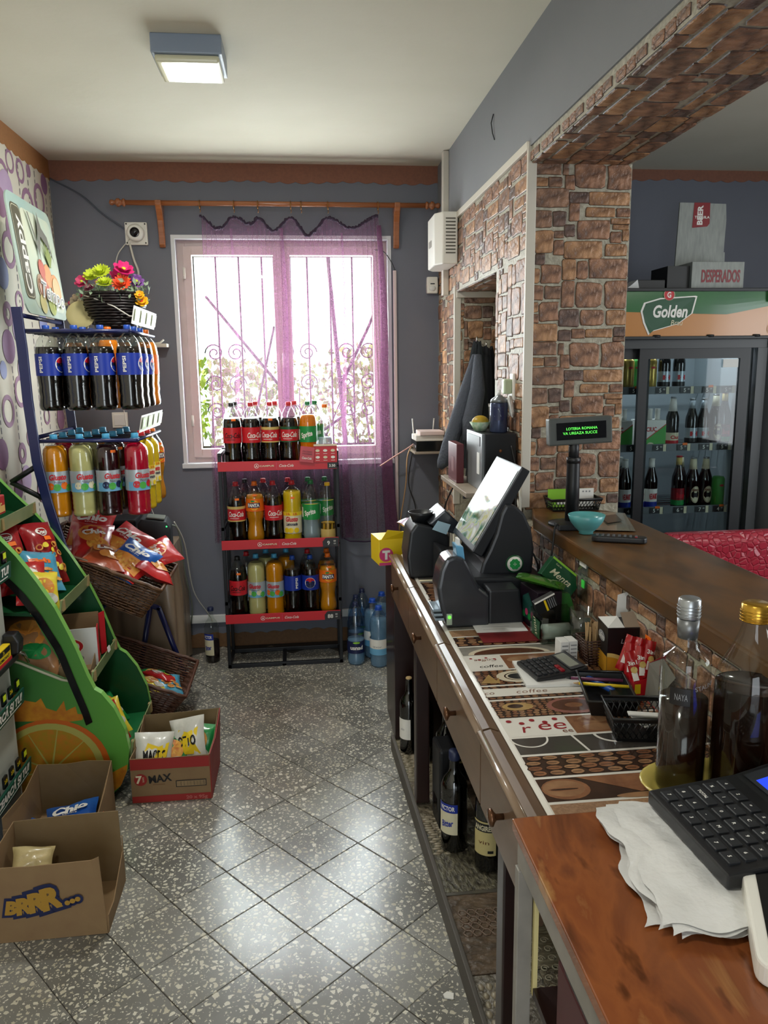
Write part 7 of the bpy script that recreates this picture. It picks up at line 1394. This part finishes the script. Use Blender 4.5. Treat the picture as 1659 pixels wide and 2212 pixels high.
b = B(); b.tube([(.845, 3.62, 1.66), (.83, 3.56, 1.5), (.79, 3.50, 1.36), (.775, 3.49, 1.27)], [.018, .036, .044, .03], m_slv, 14); b.obj('sleeve', cg1)
cg2 = thing('knitted_shawl', 'black loose-knit shawl hanging beside the charcoal sweater in the doorway', 'shawl', (0, 0, 0)); cloth_body(cg2, 'cloth', 1.02, 3.73, 1.20, 1.78, .03, .075, .05, m_kn2, 5, .01)
cg3 = thing('dark_jacket', 'dark jacket behind the sweater and shawl in the doorway', 'jacket', (0, 0, 0)); cloth_body(cg3, 'cloth', .94, 3.85, .95, 1.70, .03, .11, .035, mat('near black cloth', '15171c', .85), 8)
for k, (x, y, z) in enumerate(((.862, 3.74, 1.72), (1.02, 3.75, 1.785), (.94, 3.87, 1.70))): tag(B().tube([(0, DY1 - .002 - y, .02), (0, 0, .0), (0, -.02, .01), (0, -.02, .03)], .004, m_chrome, 6).obj('coat_hook'), label=['metal coat hook holding the charcoal sweater', 'metal coat hook holding the knitted shawl', 'metal coat hook holding the dark jacket'][k], cat='hook', loc=(x, y, z))
# alarm box, conduit
al = thing('alarm_box', 'white wall-mounted alarm box with side vents high on the right wall', 'alarm box', (XR - .015, 4.02, 2.105)); al.location.x = XR - .006
B().prism([(0, -.155), (0, .155), (-.075, .155), (-.105, .10), (-.108, -.10), (-.075, -.155)], 0, .245, m_white).obj('case', al, bevel=.008, seg=3)
for k in range(11): B().box((-.060, -.157, .05 + .016 * k), (-.012, -.153, .056 + .016 * k), mat('vent slot', '5a5850', .7)).obj('vent_slot', al)
B().box((-.110, -.02, .10), (-.106, .05, .13), mat('grey label', '9a978e', .5)).obj('label', al)
cdt = thing('vertical_conduit', 'beige cable conduit running up the corner behind the alarm box', 'conduit', (XR - .004, 4.13, 1.98)); B().box((-.03, -.025, 0), (0, .025, H - 1.98 - .002), m_duct).obj('body', cdt, bevel=.003)
tag(B().tube([(0, 0, 0), (-.006, .012, -.03), (-.003, .0, -.07), (0, -.02, -.10)], .0022, m_wireb, 5).obj('wall_wire'), label='short black wire sticking out of the grey wall above the stone facing', cat='wire', loc=(XR - .008, 3.18, 2.58))
# router shelf in the corner
rs = thing('router_shelf', 'small wooden corner shelf carrying the routers', 'shelf', (0, 0, 0)); B().box((.625, 4.17, 1.14), (.795, 4.415, 1.153), mat('pale worn wood')).obj('board', rs, bevel=.002)
r1 = thing('black_router', 'black network box at the bottom of the router pile', 'router', (.71, 4.28, 1.1535)); B().box((-.075, -.09, 0), (.08, .10, .055), m_blackg).obj('case', r1, bevel=.004); [B().box((-.077, -.07 + .02 * k, .02), (-.074, -.058 + .02 * k, .032), m_chrome).obj('socket', r1) for k in range(5)]
r2 = thing('white_router', 'white router with two antennas on the black network box', 'router', (.705, 4.27, 1.2092)); B().box((-.07, -.08, 0), (.085, .09, .032), m_white).obj('case', r2, bevel=.005); [B().tube([(x, .08, .02), (x + dx, .09, .115)], .004, m_whitep, 6).obj('antenna', r2) for x, dx in ((-.06, -.005), (.05, .01))]
r3 = thing('white_router', 'flat white router with a pink edge on top of the router pile', 'router', (.715, 4.245, 1.2425)); B().box((-.06, -.075, 0), (.075, .08, .022), mat('pinkish white plastic', 'dcc9c6', .4)).obj('case', r3, bevel=.004)
tag(B().box((0, 0, 0), (.03, .18, .16), mat('grey thing', '6d6f70', .6)).obj('grey_box', label='narrow grey box standing on the floor behind the water bottles', cat='box'), loc=(.56, 4.2, .001))
for k, (pts, m_, l) in enumerate([([(.80, 2.76, 1.16), (.79, 2.70, 1.16), (.78, 2.66, 1.05), (.74, 2.62, .95), (.72, 2.60, .99)], m_wire, 'thick white cable looping down from the shelf end to the terminal'), ([(.80, 2.78, 1.14), (.785, 2.68, 1.08), (.77, 2.62, .98), (.76, 2.60, .90)], m_wire, 'second white cable hanging beside the pillar corner'), ([(.77, 2.75, 1.32), (.785, 2.72, 1.2), (.765, 2.68, 1.05), (.75, 2.62, .96)], m_wireb, 'black power cable falling from the tower to the terminal'), ([(.70, 2.75, 1.13), (.72, 2.68, 1.08), (.70, 2.62, 1.0)], m_wireb, 'thin black cable under the wall shelf'), ([(.745, 2.50, .92), (.76, 2.46, .99), (.775, 2.42, .95), (.76, 2.40, .90), (.755, 2.44, .87)], m_wireb, 'tangle of black cable beside the terminal'), ([(.63, 3.1, 1.13), (.60, 3.16, 1.02), (.63, 3.22, .9), (.60, 3.1, .8)], m_wireb, 'black cable dangling below the shelf end near the sweater sleeve')]): cable(l, pts, .005 if m_ is m_wire else .0035, m_)
# yellow boxes on the far end of the counter
yb = thing('yellow_carton', 'crumpled yellow cardboard box with a pink T at the counter end', 'carton', (.36, 3.09, .80), .15)
B().box((-.05, 0, 0), (.19, .14, .11), K['yellow']).obj('box', yb, bevel=.002); b = B(); panel(b, [(-.04, 0, .11), (.06, 0, .11), (.05, -.03, .145), (-.02, -.025, .155)], K['yellow'], .001); b.obj('flap', yb); p = Print(flat((-.05, 0, 0), (1, 0, 0), (0, 0, 1))); p.disc(.03, .045, .03, K['pink']); p.text('T', .03, .045, .035, K['white'], bold=.06); p.rect(0, 0, .21, .012, K['pink']); p.obj('print', yb)
B().box((.36, 3.032, .062), (.62, 3.30, .798), m_dark).obj('side_stand', label='dark stand past the counter end under the yellow carton', cat='stand')
KIT['pouch_pink'] = bag_mesh(.12, .10, .04, mat('white and lilac pouch', 'c9bccb', .3, col2='b58fb8', scale=18, coat=.3), 51); put('pouch_pink', 'tissue_pack', 'white and lilac plastic pack lying on the yellow carton', 'pack', (.47, 3.17, .955), (.1, .05, .3))

# ---------------- bar room: fridge, couch, boxes ----------------
m_fr = mat('fridge frame', '26292c', .4); FY = 3.70
fg = thing('beer_fridge', 'tall double glass-door beer fridge with green and gold header', 'fridge', (0, 0, 0))
b = B(); x0, x1 = 1.20, 2.33
for a, c in (((x0, FY + .02, 0), (x0 + .03, 4.38, 1.97)), ((x1 - .03, FY + .02, 0), (x1, 4.38, 1.97)), ((x0, 4.34, 0), (x1, 4.38, 1.97)), ((x0, FY + .02, 1.94), (x1, 4.38, 1.97)), ((x0, FY + .02, 0), (x1, 4.38, .60))): b.box(a, c, m_fr)
b.obj('cabinet', fg); m_fin = mat('fridge lining', '8f989c', .5)
b = B(); b.box((x0 + .03, 4.30, .60), (x1 - .03, 4.34, 1.94), m_fin).box((x0 + .03, FY + .06, .60), (x0 + .05, 4.3, 1.94), m_fin).box((x1 - .05, FY + .06, .60), (x1 - .03, 4.3, 1.94), m_fin); b.obj('lining', fg)
def header(u, v): return (u, FY - .008 * cos((v - .5) * 2.0) - .02, 1.742 + .218 * v)
hd = B().grid(lambda a, c: header(x0 + (2.42 - x0) * a, c), 8, 10, mat('header gold', 'c98a4c', .3, coat=.4)).box((x0, FY, 1.74), (2.42, FY + .04, 1.965), m_fr).obj('header', fg)
p = Print(lambda u, v, h: tuple(Vector(header(u, v)) + Vector((0, -h, 0))), step=.0008, base=.001)
pts = [(x0 + (2.42 - x0) * i / 30) for i in range(31)]; gz = lambda x: .52 - .06 * sin((x - 1.7) * 2.2) + (.0 if x < 2.1 else .9 * (x - 2.1))
h = p._lay(); m_hg = mat('header green', '1b5a38', .3, col2='3a7a3a', scale=2.5, coat=.4)
vs = []; [vs.extend([p.f(x, min(.99, gz(x)) + (1 - min(.99, gz(x))) * j / 5, h) for j in range(6)]) for x in pts]; p.b.add(vs, [(i * 6 + j, (i + 1) * 6 + j, (i + 1) * 6 + j + 1, i * 6 + j + 1) for i in range(30) for j in range(5)], m_hg)
sx, sv = 1.80, .45
def shield(s, m, dz=0): p.poly([(sx - .13 * s, sv + .28 * s), (sx - .05 * s, sv + .38 * s), (sx + .13 * s, sv + .43 * s), (sx + .14 * s, sv + .42 * s), (sx + .12 * s, sv + .05 * s), (sx + .05 * s, sv - .18 * s), (sx - .08 * s, sv - .34 * s), (sx - .10 * s, sv - .42 * s), (sx - .13 * s, sv - .15 * s), (sx - .145 * s, sv + .1 * s)], m)
shield(1.0, K['white']); shield(.93, K['dgreen']); p.text('Golden', sx + .005, sv + .10, .26, K['white'], rot=0, shear=.2, bold=.03, w=.175); p.text('Brau', sx + .04, sv - .15, .12, K['cream'], shear=.2, w=.06)
p.disc(sx - .005, sv + .45, .026, K['red'], r2=.12); p.text('G', sx - .005, sv + .45, .12, K['white'], bold=.03, w=.02); p.ring(sx - .005, sv + .45, .028, .002, K['cream'], r2=.125)
p.ring(2.345, .15, .03, .004, mat('age mark', '4a3a28', .5), r2=.13); p.text('18+', 2.345, .15, .1, mat('age mark'), bold=.03, w=.04); p.obj('print', hd)
for z in (1.735, 1.962): B().box((x0, FY - .035, z - .008), (2.42, FY + .03, z + .008), m_black).obj('header_rail', fg, bevel=.003)
for x in (1.745, 2.02, 2.26): B().lathe([(.022, 0), (.02, .012), (0, .013)], m_black, 12).obj('clip', fg, loc=(x, FY - .02, 1.737))
B().box((2.305, FY - .05, 1.905), (2.40, FY - .02, 1.955), mat('control panel', '3a3c3e', .3)).obj('thermostat', fg, bevel=.004)
b = B().box((x0, FY - .01, 1.685), (2.33, FY + .03, 1.728), mat('door rail', '37393b', .4)).box((2.285, FY - .01, .5), (2.335, FY + .03, 1.684), mat('door rail')); b.obj('door_frame', fg)
for k, (a, c, yo) in enumerate(((x0 + .02, 1.745, .03), (1.675, 2.255, 0))):
    b = B(); z0, z1 = .52, 1.685
    for q in (((a, z0), (a + .045, z1)), ((c - .055, z0), (c, z1)), ((a + .045, z1 - .05), (c - .055, z1)), ((a + .045, z0), (c - .055, z0 + .06))): b.box((q[0][0], FY + yo, q[0][1]), (q[1][0], FY + yo + .022, q[1][1]), m_black)
    dr = b.obj('door', fg); B().box((a + .04, FY + yo + .008, z0 + .05), (c - .05, FY + yo + .012, z1 - .045), glass('fridge glass', 'e6eced', .04, .02)).obj('pane', dr)
    if k == 1: B().box((c - .145, FY - .002, z1 - .095), (c - .065, FY + .001, z1 - .055), m_whitep).obj('door_sticker', dr)
light('fridge_light', 'AREA', (1.8, 3.9, 1.92), (0, 0, 0), 7, (.85, .93, 1), .9, .1)
B().box((1.3, 3.85, 1.925), (2.25, 3.88, 1.94), mat('fridge tube', 'e8f4ff', .5, emit=3)).obj('lamp_tube', fg)
SZ = (1.472, 1.180, .852)
for i, z in enumerate(SZ):
    b = B(); [b.box((x0 + .05, FY + .10 + .06 * k, z - .004), (x1 - .05, FY + .105 + .06 * k, z), m_chrome) for k in range(9)]; b.box((x0 + .05, FY + .085, z - .008), (x1 - .05, FY + .10, z), m_chrome); sh_ = b.obj('shelf', fg, kind='stuff')
    st_ = B().box((x0 + .05, FY + .075, z - .012), (x1 - .06, FY + .083, z + .026), mat('price strip', '6f767a', .3)).obj('price_strip', fg)
    p = Print(flat((0, FY + .0748, z - .012), (1, 0, 0), (0, 0, 1)))
    for k, x in enumerate((1.66, 1.80, 1.93, 2.05, 2.15)): p.rect(x, .004, x + .075, .034, mat('price black', '26282b', .4)); p.text('5' if i < 2 else '4567'[k % 4], x + .025, .019, .02, K['white'], bold=.01); p.text('00', x + .045, .024, .008, K['white']); p.rect(x + .056, .0, x + .072, .037, K['cream']); (p.rect(x + .03, .03, x + .055, .042, K['tag']) if (i + k) % 3 == 0 else None)
    p.obj('price_labels', st_)
# beers and cans
def beer_label(c1, c2, txt): 
    def f(p, z0, z1, r): h = z1 - z0; p.rect(-r * 3.1, z0, r * 3.1, z0 + h * .3, K[c2], 24); p.text(txt, 0, z0 + h * .6, h * .3, K['red'], bold=.04, w=r * 1.4)
    return f
def oval_label(p, z0, z1, r): h = z1 - z0; p.disc(0, z0 + h / 2, r * .75, K['cream'], r2=h * .5); p.ring(0, z0 + h / 2, r * .72, .002, K['brown'], r2=h * .47); p.text('BIRRA', 0, z0 + h * .78, h * .13, K['brown'], bold=.04, w=r); p.rect(-r * .3, z0 + h * .35, r * .3, z0 + h * .6, K['black'], 3)
L_beer = liq('beer', '3a1d0a'); L_beerg = liq('beer in green glass', '1c2c12')
pet('beer_blue', P_BEER, .033, .27, .6, L_beerg, 'white', (.06, .42, K['white']), m_glg, beer_label('white', 'blue', 'NEUMARKT'), lobes=False, cap_h=.008, cap_r=.0155, neck=(.80, .50, .44, K['white']))
pet('beer_red', P_BEER, .033, .28, .6, L_beer, 'red', (.08, .40, K['wine']), m_glbr, beer_label('red', 'green', 'Bucegi'), lobes=False, cap_h=.008, cap_r=.0155, neck=(.80, .50, .44, K['gold']))
pet('beer_oval', P_BEER, .035, .27, .6, L_beer, 'silver', (.12, .45, m_none), m_glbr, oval_label, lobes=False, cap_h=.008, cap_r=.0155, neck=(.76, .60, .46, K['cream']))
pet('beer_green', P_BEER, .031, .25, .6, L_beerg, 'silver', (.1, .4, K['silver']), m_glg, beer_label('white', 'black', 'H'), lobes=False, cap_h=.008, cap_r=.015, neck=(.78, .55, .46, K['silver']))
pet('beer_white', P_BEER, .033, .26, .6, L_beerg, 'silver', (.08, .30, K['cream']), m_glg, beer_label('white', 'red', 'Ciuc'), lobes=False, cap_h=.008, cap_r=.0155, neck=(.72, .70, .46, K['white']))
P_CAN = [(.78, .0), (.86, .01), (1, .06), (1, .92), (.86, .98), (.82, .985), (.82, 1)]
for key, cc_, c2 in (('can_yellow', 'gold', 'lime'), ('can_green', 'lgreen', 'gold')): 
    r_, h_ = .033, .165; p = Print(cyl(r_)); p.poly([(-.03, .03), (.03, .03), (.03, .09), (-.03, .06)], K[c2]); p.disc(0, .12, .012, K['red'], r2=.006)
    KIT[key] = [('can_body', B().lathe([(a * r_, z * h_) for a, z in P_CAN] + [(0, .985 * h_)], K[cc_] if key == 'can_green' else mat('gold can', 'b59a4a', .25, metal=.5), 20).mesh('can_body'), [('print', p.b.mesh('print'), None)])]
Gf = 'drinks in the beer fridge'
for key, x, z, y, l in [('can_yellow', 1.675, 0, 0, 'tall gold beer can seen left of the fridge door divider, top shelf'), ('can_yellow', 1.625, 0, .0, 'tall gold beer can leftmost on the top fridge shelf'), ('can_green', 1.73, 0, .04, 'gold-green beer can behind the fridge door divider, top shelf'), ('can_yellow', 1.795, 0, 0, 'gold and lime beer can right of the fridge door divider'), ('beer_green', 1.875, 0, .01, 'dark beer bottle with silver label, first on the top fridge shelf'), ('beer_green', 1.955, 0, .01, 'dark beer bottle with silver label, second on the top fridge shelf'),
 ('beer_white', 1.935, 1, .01, 'white-necked green beer bottle right of the multipack'), ('beer_green', 2.045, 1, .02, 'slim dark beer bottle on the middle fridge shelf'), ('beer_green', 2.11, 1, .02, 'slim dark beer bottle farther right on the middle fridge shelf'), ('beer_oval', 2.175, 1, .02, 'short brown beer bottle with cream label on the middle fridge shelf'), ('beer_red', 2.235, 1, .04, 'brown beer bottle at the right end of the middle fridge shelf'),
 ('beer_oval', 1.62, 2, .01, 'brown beer bottle with round label, leftmost on bottom fridge shelf'), ('beer_blue', 1.69, 2, .01, 'white and blue labelled beer bottle left of the door divider'), ('beer_blue', 1.765, 2, .01, 'white and blue labelled beer bottle right of the door divider'), ('beer_blue', 1.835, 2, .01, 'white and blue labelled beer bottle, farthest right of its kind'), ('beer_red', 1.985, 2, .01, 'red-labelled brown beer bottle on the bottom fridge shelf'), ('beer_oval', 2.065, 2, .01, 'brown beer bottle with oval cream label, left of the pair'), ('beer_oval', 2.135, 2, .01, 'brown beer bottle with oval cream label, right of the pair'), ('can_green', 2.215, 2, .02, 'green can at the right end of the bottom fridge shelf'), ('beer_blue', 1.70, 2, .10, 'white and blue beer bottle in the second row left of divider'), ('beer_white', 1.64, 2, .10, 'green beer bottle in the second row at the left'), ('beer_oval', 2.04, 2, .10, 'brown beer bottle behind the oval-labelled pair')]: put(key, 'beer_can' if 'can' in key else 'beer_bottle', l, 'can' if 'can' in key else 'bottle', (x, FY + .135 + y, SZ[z] + .001), .1, Gf)
for k, (xa, l) in enumerate(((1.565, 'white and green beer multipack partly hidden left of the door divider'), (1.745, 'white and green beer multipack with red lettering in the fridge'))):
    t = thing('beer_multipack', l, 'multipack', (xa, FY + .10, SZ[1] + .001), 0, Gf); w = .135
    B().box((0, 0, 0), (w, .13, .145), K['white']).obj('carton', t, bevel=.003); p = Print(flat((0, 0, 0), (1, 0, 0), (0, 0, 1))); p.poly([(.0, .002), (w, .002), (w, .125), (0, .025)], K['lgreen']); p.poly([(.0, .023), (w, .122), (w, .127), (0, .028)], K['red']); p.text('CIUC', w * .42, .10, .022, K['red'], bold=.03, w=.055); p.disc(w * .4, .02, .018, K['cream'], r2=.012); p.obj('print', t)
    for i in range(3): B().lathe([(.013, 0), (.013, .05), (.014, .052), (.014, .058), (0, .058)], K['white'], 12).obj('bottle_neck', t, loc=(.025 + .042 * i, .05, .145))
# things on the fridge
dd = thing('display_box', 'grey box with large red lettering standing on the fridge', 'display box', (1.935, 3.72, 1.9705))
B().box((-.005, 0, 0), (.265, .20, .128), mat('weathered grey print', '8f9490', .55, col2='a9ada8', scale=30, stretch=(3, 1, .5))).obj('box', dd, bevel=.002); bp = B().prism([(.0, .128), (.268, .128), (.265, .20), (.258, .20), (.262, .36), (.255, .435), (.01, .44)], .19, .20, mat('weathered grey print'), 1).obj('back_board', dd)
B().box((-.12, .02, 0), (-.006, .2, .11), m_black).obj('side_box', dd)
p = Print(flat((0, 0, 0), (1, 0, 0), (0, 0, 1)), base=.0012); p.text('DESPERADOS', .145, .062, .058, K['wine'], bold=.03, w=.20); p.obj('lettering', dd)
p = Print(flat((0, .19, 0), (1, 0, 0), (0, 0, 1)), base=.0012); p.poly([(.085, .44), (.17, .44), (.172, .34), (.16, .325), (.08, .318)], K['wine']); p.text('BEER', .118, .38, .028, K['white'], rot=pi / 2, bold=.04, w=.095); p.text('TEQUILA', .13, .37, .012, K['white'], bold=.03, w=.08); p.obj('print', bp)
B().box((0, 0, 0), (.145, .16, .045), m_black).obj('black_box', label='flat black box lying on the fridge left of display box', cat='box', loc=(1.66, 3.74, 1.9705), bevel=.003)
B().prism([(0, 0), (.07, 0), (.06, .045), (.03, .02)], 0, .1, m_whitep, 1).obj('folded_paper', label='folded white paper beside the black box on the fridge', cat='paper', loc=(1.60, 3.73, 1.9705))
cf2 = thing('freezer_cabinet', 'white upright appliance with a metal edge right of the beer fridge', 'appliance', (2.44, 3.60, 0)); B().box((0, 0, 0), (.6, .7, 1.74), mat('appliance white', 'b9bec4', .35)).obj('body', cf2, bevel=.01); B().box((-.03, -.01, 0), (.012, .02, 1.74), mat('bluish metal edge', 'a9b9c6', .3, metal=.3)).obj('edge_strip', cf2); B().box((.03, -.012, .70), (.57, -.0, 1.12), mat('dark panel', '3a3a40', .3)).obj('panel', cf2); B().box((.03, -.012, .2), (.57, 0, .68), mat('dark green panel', '10281c', .4)).obj('panel', cf2)
# red crocodile-pattern bench
def croc():
    m = bpy.data.materials.new('red crocodile vinyl'); m.use_nodes = True; n = m.node_tree.nodes; l = m.node_tree.links; p = n['Principled BSDF']
    p.inputs['Base Color'].default_value = (*lin('a01c34'), 1); p.inputs['Roughness'].default_value = .3; p.inputs['Coat Weight'].default_value = .4
    tc = n.new('ShaderNodeTexCoord'); v = n.new('ShaderNodeTexVoronoi'); v.feature = 'DISTANCE_TO_EDGE'; v.inputs['Scale'].default_value = 38; v.inputs['Randomness'].default_value = .6; l.new(tc.outputs['Object'], v.inputs['Vector'])
    r = n.new('ShaderNodeMapRange'); r.inputs[2].default_value = .12; l.new(v.outputs[0], r.inputs[0]); b = n.new('ShaderNodeBump'); b.inputs['Strength'].default_value = .8; b.inputs['Distance'].default_value = .004; l.new(r.outputs[0], b.inputs['Height']); l.new(b.outputs[0], p.inputs['Normal']); return m
bn = thing('padded_bench', 'red crocodile-pattern padded bench seen beyond the bar top', 'bench', (1.42, 1.55, .001)); m_cr = croc()
B().prism([(0, .40), (.10, .40), (.12, .45), (.10, .93), (.07, .96), (.03, .96), (.0, .92)], 0, 1.25, m_cr, 1).obj('backrest', bn, bevel=.012, seg=3).rotation_euler = (0, 0, 0)
B().box((.10, 0, .35), (.60, 1.25, .47), m_cr).obj('seat', bn, bevel=.03, seg=3); B().box((.03, .02, 0), (.58, 1.23, .35), m_dark).obj('base', bn)
bn.rotation_euler = (0, 0, rad(-90)); bn.location = (1.40, 2.84, .001)
